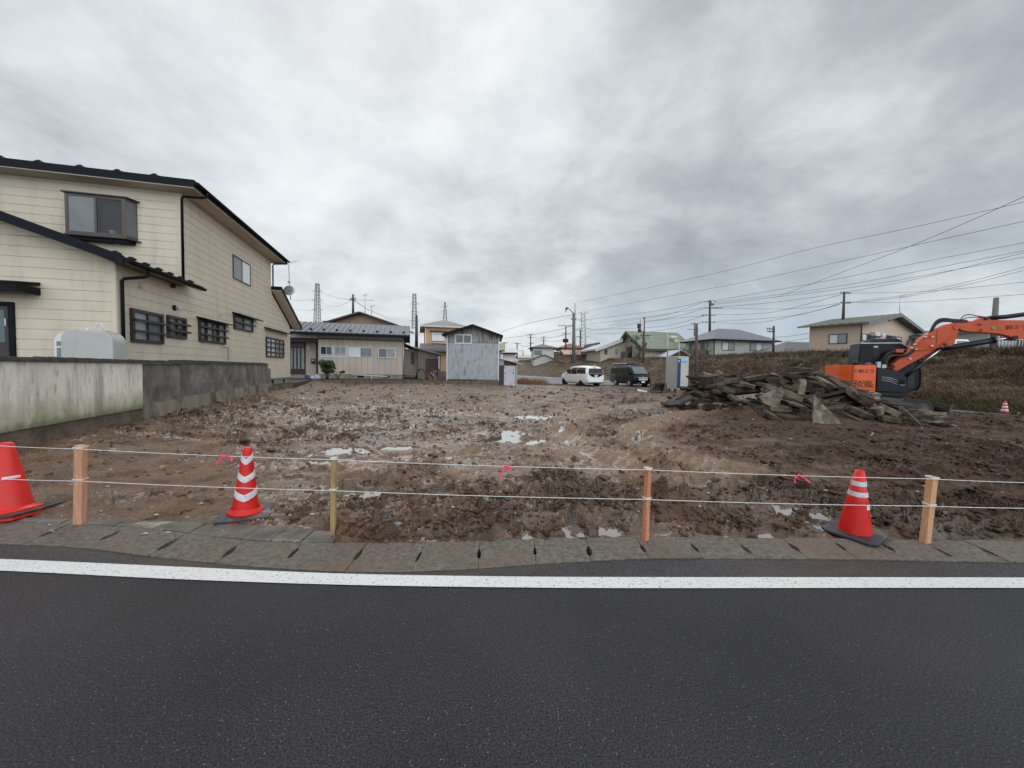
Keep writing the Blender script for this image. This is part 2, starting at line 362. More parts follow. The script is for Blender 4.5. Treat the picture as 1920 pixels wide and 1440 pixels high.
# ================================================================== GROUND
def nodes_of(m): return m.node_tree, m.node_tree.nodes['Principled BSDF']
def asphalt_mat(name, base=.040, spk=1.0, rough=.55):
    m = mat(name, (base, base, base*1.02), rough, spec=.22, metal=0); t, b = nodes_of(m)
    nn = lambda ty: t.nodes.new(ty); lk = t.links.new
    tcn = nn('ShaderNodeTexCoord')
    vo = nn('ShaderNodeTexVoronoi'); vo.inputs['Scale'].default_value = 150; lk(tcn.outputs['Object'], vo.inputs['Vector'])
    vs2 = nn('ShaderNodeTexVoronoi'); vs2.inputs['Scale'].default_value = 95; lk(tcn.outputs['Object'], vs2.inputs['Vector'])
    big = nn('ShaderNodeTexNoise'); big.inputs['Scale'].default_value = .8; big.inputs['Detail'].default_value = 4; lk(tcn.outputs['Object'], big.inputs['Vector'])
    fine = nn('ShaderNodeTexNoise'); fine.inputs['Scale'].default_value = 120; fine.inputs['Detail'].default_value = 3; lk(tcn.outputs['Object'], fine.inputs['Vector'])
    r1 = nn('ShaderNodeMapRange'); r1.inputs[1].default_value = .3; r1.inputs[2].default_value = .7; r1.inputs[3].default_value = base*.15; r1.inputs[4].default_value = base*2.3
    lk(fine.outputs['Fac'], r1.inputs[0]); tint = nn('ShaderNodeVectorMath'); tint.operation = 'MULTIPLY'; tint.inputs[1].default_value = (1.04, .98, 1.03)
    r2 = nn('ShaderNodeMapRange'); r2.inputs[1].default_value = .3; r2.inputs[2].default_value = .7; r2.inputs[3].default_value = .75; r2.inputs[4].default_value = 1.25
    lk(big.outputs['Fac'], r2.inputs[0])
    mu = nn('ShaderNodeMath'); mu.operation = 'MULTIPLY'; lk(r1.outputs[0], mu.inputs[0]); lk(r2.outputs[0], mu.inputs[1])
    # scattered pale stones: small cells whose own random value is high
    sc = nn('ShaderNodeSeparateColor'); lk(vs2.outputs['Color'], sc.inputs[0])
    gt = nn('ShaderNodeMath'); gt.operation = 'GREATER_THAN'; gt.inputs[1].default_value = .87; lk(sc.outputs[0], gt.inputs[0])
    lt = nn('ShaderNodeMath'); lt.operation = 'LESS_THAN'; lt.inputs[1].default_value = .24; lk(vs2.outputs['Distance'], lt.inputs[0])
    an = nn('ShaderNodeMath'); an.operation = 'MULTIPLY'; lk(gt.outputs[0], an.inputs[0]); lk(lt.outputs[0], an.inputs[1])
    am = nn('ShaderNodeMath'); am.operation = 'MULTIPLY'; lk(an.outputs[0], am.inputs[0]); lk(sc.outputs[1], am.inputs[1])
    as_ = nn('ShaderNodeMath'); as_.operation = 'MULTIPLY'; lk(am.outputs[0], as_.inputs[0]); as_.inputs[1].default_value = spk
    mx = nn('ShaderNodeMix'); mx.data_type = 'RGBA'; lk(as_.outputs[0], mx.inputs[0]); lk(mu.outputs[0], tint.inputs[0]); lk(tint.outputs[0], mx.inputs[6]); mx.inputs[7].default_value = (.22, .21, .19, 1)
    lk(mx.outputs[2], b.inputs['Base Color'])
    bp = nn('ShaderNodeBump'); bp.inputs['Strength'].default_value = .9; bp.inputs['Distance'].default_value = .006
    lk(vo.outputs['Distance'], bp.inputs['Height']); lk(bp.outputs[0], b.inputs['Normal'])
    return m
MT['asphalt'] = asphalt_mat('asphalt', .025, 1.3, .5)
MT['asphalt_old'] = two_noise(asphalt_mat('asphalt_edge', .042, .8), (.10, .070, .048), 1.3, .46, .66, (.5, 1, 1), .7)
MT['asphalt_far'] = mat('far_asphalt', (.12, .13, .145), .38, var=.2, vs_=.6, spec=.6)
paint = mat('road_paint', (.66, .66, .64), .6); t, b = nodes_of(paint)
_tc = t.nodes.new('ShaderNodeTexCoord')
_n = t.nodes.new('ShaderNodeTexNoise'); _n.inputs['Scale'].default_value = 55; _n.inputs['Detail'].default_value = 5; _n.inputs['Roughness'].default_value = .7; t.links.new(_tc.outputs['Object'], _n.inputs['Vector'])
_m = t.nodes.new('ShaderNodeMapRange'); _m.inputs[1].default_value = .565; _m.inputs[2].default_value = .64; t.links.new(_n.outputs['Fac'], _m.inputs[0])
_x = t.nodes.new('ShaderNodeMix'); _x.data_type = 'RGBA'; _x.inputs[6].default_value = (.62, .62, .60, 1); _x.inputs[7].default_value = (.20, .20, .195, 1)
t.links.new(_m.outputs[0], _x.inputs[0]); t.links.new(_x.outputs[2], b.inputs['Base Color'])
_b = t.nodes.new('ShaderNodeBump'); _b.inputs['Strength'].default_value = .5; _b.inputs['Distance'].default_value = .004; t.links.new(_n.outputs['Fac'], _b.inputs['Height']); t.links.new(_b.outputs[0], b.inputs['Normal'])
MT['paint'] = paint
MT['kerb'] = two_noise(mat('kerb_concrete', (.185, .160, .130), .6, c2=(.075, .064, .051), vs_=28, bump=1, bs=90, detail=8), (.15, .095, .062), 1.3, .47, .66, None, .75)
MT['dirt'] = mat('earth', (.06, .04, .026), .85, c2=(.03, .02, .014), vs_=5, bump=1, bs=14)
MT['grassland'] = mat('rough_grass', (.075, .062, .032), .9, c2=(.045, .038, .022), vs_=.6, bump=1, bs=8)

g = MB(); g.add([(-900, -60, -.12), (900, -60, -.12), (900, 1500, -.12), (-900, 1500, -.12)], [(0, 1, 2, 3)])
tag(g.build('ground', 'grassland'), kind='structure')
# road: one sheet under the camera
front = pixline([(-900, 1010), (-400, 1009), (0, 1022), (130, 1027), (280, 1045), (405, 1058), (530, 1068), (640, 1074), (760, 1074), (880, 1069), (1000, 1060), (1150, 1052), (1240, 1049), (1500, 1050), (1700, 1053), (1920, 1057), (2500, 1066)])
rd = MB(); n = len(front); vs = [(p.x, p.y+.02, 0) for p in front] + [(p.x*1.2, -9, 0) for p in front]
rd.add(vs, [(n+i, n+i+1, i+1, i) for i in range(n-1)])
tag(rd.build('road', 'asphalt'), kind='structure')
# older asphalt strip between line and kerb
top = pixline([(-900, 1030), (-400, 1036), (0, 1049), (320, 1063), (640, 1076.5), (960, 1082), (1240, 1083.2), (1920, 1084), (2500, 1088)], .0)
bot = pixline([(-900, 1048), (-400, 1056), (0, 1071), (320, 1086.5), (640, 1097.5), (960, 1102.5), (1240, 1104), (1920, 1103.5), (2500, 1108)], .0)
def resample(P, xs):
    P = catmull(P, 12); X = np.array([p.x for p in P]); Yv = np.array([p.y for p in P]); return np.interp(xs, X, Yv)
xs = np.linspace(-5.6, 5.6, 120); yt = resample(top, xs); yb = resample(bot, xs)
ln = MB(); k = len(xs)
ln.add([(x, y, .005) for x, y in zip(xs, yt)]+[(x, y, .005) for x, y in zip(xs, yb)], [(k+i, k+i+1, i+1, i) for i in range(k-1)])
tag(ln.build('road_line', 'paint'), kind='structure')
yf = resample(front, xs)
st = MB(); st.add([(x, y+.01, .0035) for x, y in zip(xs, yf)]+[(x, y-.004, .0035) for x, y in zip(xs, yt)], [(k+i, k+i+1, i+1, i) for i in range(k-1)])
tag(st.build('road_edge', 'asphalt_old'), kind='structure')
# kerb slabs with open drain gaps in their joints
back = pixline([(-900, 985), (-400, 980), (0, 987), (133, 991), (233, 996), (353, 1009), (453, 1021), (567, 1027), (700, 1026), (860, 1024), (967, 1020), (1100, 1017), (1240, 1016), (1470, 1018), (1655, 1020), (1920, 1023), (2500, 1030)])
joints = [(-330, 1010, .3), (-180, 1009, .5), (-60, 1008, .6), (80, 1009, .55), (197, 1014, .8), (315, 1026, .9), (430, 1040, .6), (548, 1045, .55), (668, 1050, .32), (786, 1047, .22), (898, 1045, .2), (1003, 1038, .16), (1103, 1033, .5), (1204, 1032, .2), (1298, 1028, .5), (1396, 1033, .4),
          (1490, 1033, .4), (1582, 1035, .32), (1675, 1038, .6), (1762, 1038, .5), (1844, 1037, .4), (1925, 1040, .4), (2060, 1040, .3), (2250, 1040, .3)]
jx = [gp(a, b_).x for a, b_, c in joints]
kb = MB(); KT = .028
fy = lambda x: float(resample(front, np.array([x]))[0]); by = lambda x: float(resample(back, np.array([x]))[0])
def side_pts(i, sgn):
    x = jx[i]; w = joints[i][2]; y0, y1 = fy(x), by(x); rnd = random.Random(i*31)
    g = .0016; big = .012 + .02*w; c = .5 + .1*rnd.uniform(-1, 1); h = .15+.25*w*.7
    sl = .03*rnd.uniform(-1, 1)
    prof = [(0, g), (max(.04, c-h), g), (c-h*.7, big*.75), (c, big), (c+h*.5, big*.7), (min(.96, c+h), g), (1, g)]
    return [(x+sl*(t_-.5)+sgn*g_*(1+.25*rnd.uniform(-1, 1)), y0+(y1-y0)*t_) for t_, g_ in prof]
for i in range(len(jx)-1):
    Ls = side_pts(i, 1); Rs = side_pts(i+1, -1)
    # front and back edges follow the curve
    poly = Ls[:1] + [(x, fy(x)) for x in np.linspace(Ls[0][0], Rs[0][0], 5)[1:-1]] + Rs + [(x, by(x)) for x in np.linspace(Rs[-1][0], Ls[-1][0], 5)[1:-1]] + Ls[::-1][:-1]
    tl = random.uniform(-.004, .004); m = len(poly)
    y0_, y1_ = fy(jx[i]), by(jx[i])
    zt = lambda x, y: .012 + .03*max(0, min(1, (y-fy(x))/(by(x)-fy(x)+1e-6))) + tl
    kb.add([(x, y, zt(x, y)) for x, y in poly]+[(x, y, -.1) for x, y in poly], [tuple(range(m))]+[(i_, m+i_, m+(i_+1) % m, (i_+1) % m) for i_ in range(m)])
o = tag(kb.build('kerb', 'kerb', bevel=.0015), kind='structure')
# drain floor under the joints
dr = MB(); dr.add([(x, fy(x)+.03, -.035) for x in xs]+[(x, by(x)-.01, -.035) for x in xs], [(i, i+1, k+i+1, k+i) for i in range(k-1)])
MT['drain'] = mat('drain_bed', (.012, .010, .008), .9)
tag(dr.build('drain', 'drain'), kind='structure')
# thin old edging stones behind the kerb on the left
eb = pixline([(-400, 975), (0, 980), (167, 984), (347, 988), (500, 997), (640, 1007)])
exs = np.linspace(-5.4, gp(640, 1010).x, 16); ed = MB()
for i in range(15):
    a, b2 = exs[i]+.004, exs[i+1]-.004; y2 = resample(eb, np.array([a, b2])); j = random.uniform(-.012, .012)
    z = .045+random.uniform(-.006, .006)
    ed.hexa([(a, by(a)+.006, -.05), (b2, by(b2)+.006, -.05), (b2, y2[1]+j, -.05), (a, y2[0]+j, -.05)], [(a, by(a)+.006, z), (b2, by(b2)+.006, z), (b2, y2[1]+j, z+.006), (a, y2[0]+j, z+.006)])
MT['edging'] = two_noise(mat('edging_concrete', (.16, .142, .115), .75, c2=(.07, .065, .055), vs_=5, bump=.8, bs=60), (.42, .38, .29), 1.7, .56, .64, None, .8)
tag(ed.build('edging', 'edging', bevel=.004), kind='structure')

# ------------------------------------------------------------------ muddy lot
wall_x = lambda Y: -5.02-.354*Y                      # face of the retaining wall
PILE = [(6.6, 15.2), (8.2, 13.0), (9.9, 12.0), (11.5, 11.3)]
def seg_dist(X, Y, pts):
    d = np.full(X.shape, 1e9)
    for (a, b), (c, e_) in zip(pts[:-1], pts[1:]):
        vx, vy = c-a, e_-b; t = np.clip(((X-a)*vx+(Y-b)*vy)/(vx*vx+vy*vy), 0, 1)
        d = np.minimum(d, np.hypot(X-a-t*vx, Y-b-t*vy))
    return d
def seg_s(X, Y, pts):
    d = np.full(X.shape, 1e9); S_ = np.zeros(X.shape); acc = 0
    for (a, b), (c, e_) in zip(pts[:-1], pts[1:]):
        vx, vy = c-a, e_-b; Ls = math.hypot(vx, vy); t = np.clip(((X-a)*vx+(Y-b)*vy)/(vx*vx+vy*vy), 0, 1); dd = np.hypot(X-a-t*vx, Y-b-t*vy)
        m = dd < d; d = np.where(m, dd, d); S_ = np.where(m, acc+t*Ls, S_); acc += Ls
    return d, S_
def tr(pts): return [(p.x, p.y) for p in (gp(x, y) for x, y in pts)]
RUTS = [tr([(1500, 745), (1330, 752), (1190, 765), (1090, 778), (1055, 800), (1062, 830), (1110, 862), (1190, 892), (1300, 912)]),
        tr([(1560, 758), (1400, 768), (1270, 782), (1200, 806), (1190, 835), (1250, 862), (1380, 890)]),
        tr([(640, 760), (760, 775), (900, 778), (1000, 788), (1060, 800)]), tr([(1060, 800), (1000, 835), (860, 860), (700, 870), (500, 872)]),
        tr([(420, 745), (560, 770), (760, 800), (900, 815)]), tr([(1240, 955), (1450, 960), (1600, 985), (1760, 1000), (1950, 1010)]),
        tr([(640, 905), (820, 930), (1000, 935), (1200, 925), (1400, 930)]), tr([(600, 1000), (760, 990), (960, 1000), (1150, 985)])]
PUD = [(1008, 784, 42, 5, 1), (955, 813, 26, 7, 1), (990, 829, 56, 5, 1), (1050, 833, 18, 5, 1), (930, 825, 40, 7, .8), (700, 800, 60, 10, .6), (640, 850, 45, 9, .9), (590, 870, 26, 7, .9), (612, 886, 40, 4, .8),
       (770, 801, 22, 5, .9), (715, 824, 24, 5, 1), (690, 930, 36, 7, 1), (640, 922, 30, 5, .9), (840, 930, 40, 7, .9), (990, 1012, 26, 9, 1.2), (1075, 1004, 14, 12, 1.2), (1140, 1000, 26, 10, 1.1), (1190, 1008, 26, 5, .9),
       (1452, 1008, 38, 10, 1.3), (1372, 1008, 26, 6, 1.1), (1650, 995, 34, 6, 1.2), (1702, 990, 17, 8, 1.2), (1790, 992, 20, 4, 1), (1510, 962, 36, 8, 1), (1440, 958, 60, 12, .7), (1370, 972, 16, 4, 1), (1545, 992, 12, 8, 1), (715, 975, 10, 4, .9),
       (778, 957, 10, 4, .9), (1030, 967, 20, 7, 1), (1150, 973, 20, 5, 1), (820, 1012, 30, 5, .9), (520, 788, 70, 6, .5), (560, 775, 40, 4, .5), (850, 960, 60, 8, .5), (1060, 885, 18, 4, .8), (1750, 985, 40, 8, .6), (745, 842, 30, 4, .9), (660, 870, 24, 4, .9), (900, 800, 26, 4, .8), (1120, 905, 20, 4, .9), (1040, 945, 26, 4, .9), (900, 965, 22, 5, .9), (560, 900, 18, 4, .8), (1300, 930, 26, 4, .8), (820, 780, 40, 4, .7), (690, 770, 30, 3, .8), (1180, 770, 26, 3, .8), (480, 850, 14, 4, .7), (970, 900, 16, 4, .8), (920, 990, 14, 4, .8), (880, 868, 50, 5, .4), (760, 862, 30, 5, .5), (1105, 1012, 60, 5, .7), (1240, 1003, 40, 6, .7), (560, 860, 20, 4, .8)]
PW = []
for (x, y, rx, ry, k_) in PUD:
    c = gp(x, y); a = gp(x+rx, y); b_ = gp(x, y-ry); PW.append((c.x, c.y, (a-c).length, abs(b_.y-c.y), k_))
def lot_height(X, Y, fine=True):
    n_big = fbm(X*.35, Y*.35, 3, .5, 1)
    dw = X-wall_x(Y)
    near = sstep(11, 5, Y)
    z = .045+.025*n_big
    z = z+.25*sstep(3.2, 0, dw)*sstep(3.4, 5.5, Y)
    z = z+.24*sstep(21, 30, Y)*sstep(2, -3, X)
    # roughness map: churned in the front middle and on the right, trodden smooth on the left
    rg = .55+.6*fbm(X*.5+5, Y*.5, 3, .55, 5)
    rough = np.clip(rg, .15, 1.2)
    rough = rough*(1-.65*sstep(-1.2, -2.6, X)*sstep(8, 5, Y))
    rough = rough*(1-.6*np.exp(-(((X+.3)/1.6)**2+((Y-6.8)/1.3)**2)))
    rough = rough+.45*np.exp(-(((X-.1)/2.4)**2+((Y-4.1)/.75)**2))+.3*sstep(1.0, 3.0, X)*sstep(9, 5, Y)*.6
    dark = sstep(1.6, 6.0, X-.10*Y)*sstep(17, 11, Y)*.95+.35*sstep(-3, 2, X)*sstep(6, 4.5, Y)
    dark = np.clip(dark+.8*sstep(5.5, 9.5, X)*sstep(20, 12, Y)+.35*fbm(X*.4, Y*.4, 3, .5, 12), 0, 1)
    if fine:
        wx = X+.25*fbm(X*1.7, Y*1.7, 2, .5, 20); wy = Y+.25*fbm(X*1.7, Y*1.7, 2, .5, 24)
        b1 = np.abs(fbm(wx*2.2, wy*3.2, 3, .55, 30)); b2 = np.abs(pnoise(wx*7, wy*10, 40)); b3 = np.abs(pnoise(wx*17, wy*24, 44)); b4 = pnoise(X*42, Y*55, 47); b5 = np.abs(pnoise(wx*30+4, wy*38, 49))
        cl = sstep(-.05, .3, fbm(X*1.3, Y*1.3, 3, .6, 60))
        lump = .085*b1+.06*b2*(.4+.8*cl)+.028*b3*(.3+.9*cl)+.012*b5+.006*b4
        w1, r1_ = worley(wx*10, wy*11, 1); w2, r2_ = worley(wx*20+b3, wy*22, 2); w3, r3_ = worley(X*36+.8*b3, Y*40, 3)
        dome = lambda w, r_, t_: np.sqrt(np.clip(1-(w/.62)**2, 0, 1))*np.clip((r_-t_)/(1-t_), 0, 1)
        den = .25+.9*cl
        k1, k2, k3 = dome(w1, r1_, 1-.75*np.clip(den*rough, 0, 1)), dome(w2, r2_, 1-.95*np.clip(den*rough*1.1, 0, 1)), dome(w3, r3_, .25)
        clods = .080*k1+.055*k2*np.clip(.4+den*rough, 0, 1.3)+.018*k3*np.clip(.2+den*rough, 0, 1.2)*sstep(22, 9, Y)
        z = z+rough*lump-.035*rough+clods*np.clip(rough+.15, 0, 1.1)+.004*b4*(1-near*.3)
        clod = (k1*.8+k2*.7+.25*k3)*den*np.clip(rough+.1, 0, 1)
    else: clod = rough*0
    silt = np.exp(-(((X-1.55)/1.1)**2+((Y-6.6)/1.6)**2))*.8+.6*np.exp(-(((X+.9)/1.8)**2+((Y-7.2)/1.1)**2))+.5*np.exp(-(((X+2.2)/1.5)**2+((Y-5.3)/.9)**2))+.45*sstep(9, 16, Y)*sstep(7, 3, X)
    silt = np.clip(silt*(.8+1.2*fbm(X*1.5, Y*2.5, 3, .6, 400)), 0, 1)
    for i, rt in enumerate(RUTS):
        d = seg_dist(X, Y, rt)+.06*pnoise(X*3, Y*3, 70+i)
        w_ = .16 if i < 5 else .10
        if i < 2: ds_, ss_ = seg_s(X, Y, rt); z = z+.030*np.sin(ss_*30)*np.exp(-(ds_/.28)**4); silt = np.maximum(silt, np.exp(-(ds_/.55)**2))
        z = z-.07*np.exp(-(d/w_)**2)+.075*np.exp(-((d-w_*2)/(w_*.9))**2)*(.6+.8*np.abs(pnoise(X*6, Y*6, 80+i)))
    # churned berm ahead of the kerb gap and the soil bank on the right
    z = z+.05*np.exp(-((Y-4.0-.12*np.sin(X*1.3))/.28)**2)*sstep(-1.6, -.8, X)*sstep(3.5, 2.2, X)
    z = z+.14*sstep(12.5, 14.5, X)*sstep(15.5, 13.5, Y)*sstep(8, 11.5, Y)
    dp = seg_dist(X, Y, PILE[1:3]); z = z+.34*np.exp(-(dp/.9)**2)*(1+.25*fbm(X*1.5, Y*1.5, 3, .5, 90))
    # wet hollows
    pud = np.zeros(X.shape); wet = np.zeros(X.shape)
    for i, (cx, cy, rx, ry, k_) in enumerate(PW):
        rx = max(rx, .10); ry = max(ry, .05)
        r2 = ((X-cx)/rx)**2+((Y-cy)/ry)**2
        f_ = 1.25-r2*.8+.9*pnoise(X*2.2/max(.25, rx), Y*2.2/max(.2, ry), 100+i)+.9*pnoise(X*7, Y*10, 140+i)
        inn = np.exp(-r2*.45); wet = np.maximum(wet, np.exp(-((X-cx)/(rx*2.2+.15))**2-((Y-cy)/(ry*3.0+.15))**2))
        pud = np.maximum(pud, np.where(r2 < 5, k_*sstep(-.2, .7, f_), 0))
        z = z*(1-.45*np.where(r2 < 8, inn, 0)*min(1, k_))
    z = z*(1-.72*np.clip(pud, 0, 1))-.046*pud
    # meet the kerb
    kerb_y = np.interp(X, xs, resample(back, xs)); kerb_y2 = np.where(X < gp(640, 1010).x, np.interp(X, xs, resample(eb, xs)), kerb_y)
    e_ = sstep(0, .14, Y-kerb_y2); z = z*e_+(1-e_)*(.036+.012*pnoise(X*9, Y*9, 200))
    return z, rough, dark*(1-.6*np.clip(silt, 0, 1)), pud, clod*(1-.5*np.clip(silt, 0, 1)), silt, np.clip(wet*(.9+1.4*fbm(X*3, Y*5, 3, .6, 444))+.95*sstep(.0, .3, fbm(X*.9, Y*2.2, 4, .6, 450))*(1-.6*dark), 0, 1)
uu = np.linspace(-1.42, 1.60, 1900); r = 3.02; rows = []
while r < 37.5:
    rows.append(r); r += .010+.00011*r**2.2 if r < 12 else .00045*r*r*.5+.012
rows = np.array(rows); U, Yg = np.meshgrid(uu, rows); Xg = U*(Yg*.92+.6)
Z, rough_, dark_, pud_, clod_, silt_, wet_ = lot_height(Xg, Yg)
kerb_y = np.interp(Xg, xs, resample(back, xs)); kerb_y2 = np.where(Xg < gp(640, 1010).x, np.interp(Xg, xs, resample(eb, xs)), kerb_y)
inner_x = np.interp(Yg, [2, 4.5, 13, 28, 36.5, 40], [18.5, 17.6, 16.8, 14, 12.3, 11])
back_y = np.interp(Xg, [-16, -14.3, -5, -1.0, -.8, 0, 12.5], [26, 27.5, 30.1, 31.0, 32.5, 35.6, 36.5])
mask = (Yg > kerb_y2-.015) & (Xg > wall_x(Yg)-.05) & (Xg < inner_x) & (Yg < back_y)
mud = mat('mud', (.10, .07, .048), .6, spec=.28); t, b = nodes_of(mud); nn = lambda ty: t.nodes.new(ty); lk = t.links.new
_tc = nn('ShaderNodeTexCoord'); ad = nn('ShaderNodeAttribute'); ad.attribute_name = 'dark'; ar = nn('ShaderNodeAttribute'); ar.attribute_name = 'rough'; ap = nn('ShaderNodeAttribute'); ap.attribute_name = 'pud'
n_a = nn('ShaderNodeTexNoise'); n_a.inputs['Scale'].default_value = 2.3; n_a.inputs['Detail'].default_value = 7; n_a.inputs['Roughness'].default_value = .62; lk(_tc.outputs['Object'], n_a.inputs['Vector'])
n_b = nn('ShaderNodeTexNoise'); n_b.inputs['Scale'].default_value = 22; n_b.inputs['Detail'].default_value = 6; n_b.inputs['Roughness'].default_value = .65; lk(_tc.outputs['Object'], n_b.inputs['Vector'])
def mr_(src, a, b_, c=0., d=1.):
    x = nn('ShaderNodeMapRange'); x.inputs[1].default_value = a; x.inputs[2].default_value = b_; x.inputs[3].default_value = c; x.inputs[4].default_value = d; lk(src, x.inputs[0]); return x.outputs[0]
def mx_(f, a, b_):
    x = nn('ShaderNodeMix'); x.data_type = 'RGBA'
    for s_, v in ((0, f), (6, a), (7, b_)):
        if hasattr(v, 'default_value'): lk(v, x.inputs[s_])
        else: x.inputs[s_].default_value = v
    return x.outputs[2]
c1 = mx_(mr_(n_a.outputs['Fac'], .35, .62), (.090, .049, .028, 1), (.245, .150, .090, 1))
c2 = mx_(mr_(n_b.outputs['Fac'], .35, .62), c1, (.068, .036, .020, 1))
c2b = mx_(.5, c1, c2)
ac = nn('ShaderNodeAttribute'); ac.attribute_name = 'clod'
cR0 = mx_(mr_(ar.outputs['Fac'], .45, 1.1, 0, .45), c2b, (.068, .035, .020, 1))
cR = mx_(mr_(ac.outputs['Fac'], .05, .55, 0, .85), cR0, (.052, .029, .018, 1))
asl = nn('ShaderNodeAttribute'); asl.attribute_name = 'silt'
cR = mx_(mr_(asl.outputs['Fac'], .1, 1.0, 0, .75), cR, (.31, .218, .148, 1))
cD = mx_(mr_(ad.outputs['Fac'], 0, 1, 0, .85), cR, (.058, .031, .0165, 1))
lk(cD, b.inputs['Base Color'])
aw = nn('ShaderNodeAttribute'); aw.attribute_name = 'wet'
rr = nn('ShaderNodeMath'); rr.operation = 'MULTIPLY_ADD'; lk(ad.outputs['Fac'], rr.inputs[0]); rr.inputs[1].default_value = .30; lk(mr_(n_a.outputs['Fac'], .38, .62, .60, .26), rr.inputs[2])
rw = nn('ShaderNodeMath'); rw.operation = 'MULTIPLY'; lk(rr.outputs[0], rw.inputs[0]); lk(mr_(aw.outputs['Fac'], .12, .8, 1.0, .42), rw.inputs[1])
lk(rw.outputs[0], b.inputs['Roughness']); lk(mr_(aw.outputs['Fac'], .15, .8, 0, .6), b.inputs['Coat Weight']); b.inputs['Coat Roughness'].default_value = .24
vb = nn('ShaderNodeTexVoronoi'); vb.inputs['Scale'].default_value = 55; vb.feature = 'SMOOTH_F1'; lk(_tc.outputs['Object'], vb.inputs['Vector'])
hs = nn('ShaderNodeMath'); hs.operation = 'MULTIPLY_ADD'; lk(vb.outputs['Distance'], hs.inputs[0]); hs.inputs[1].default_value = -.5; lk(n_b.outputs['Fac'], hs.inputs[2])
bp = nn('ShaderNodeBump'); bp.inputs['Strength'].default_value = .9; bp.inputs['Distance'].default_value = .03; lk(hs.outputs[0], bp.inputs['Height']); lk(bp.outputs[0], b.inputs['Normal'])
tag(grid_mesh('muddy_ground', Xg, Yg, Z, mud, {'dark': dark_, 'rough': rough_, 'pud': pud_, 'clod': clod_, 'silt': silt_, 'wet': wet_}, mask=mask), kind='structure')
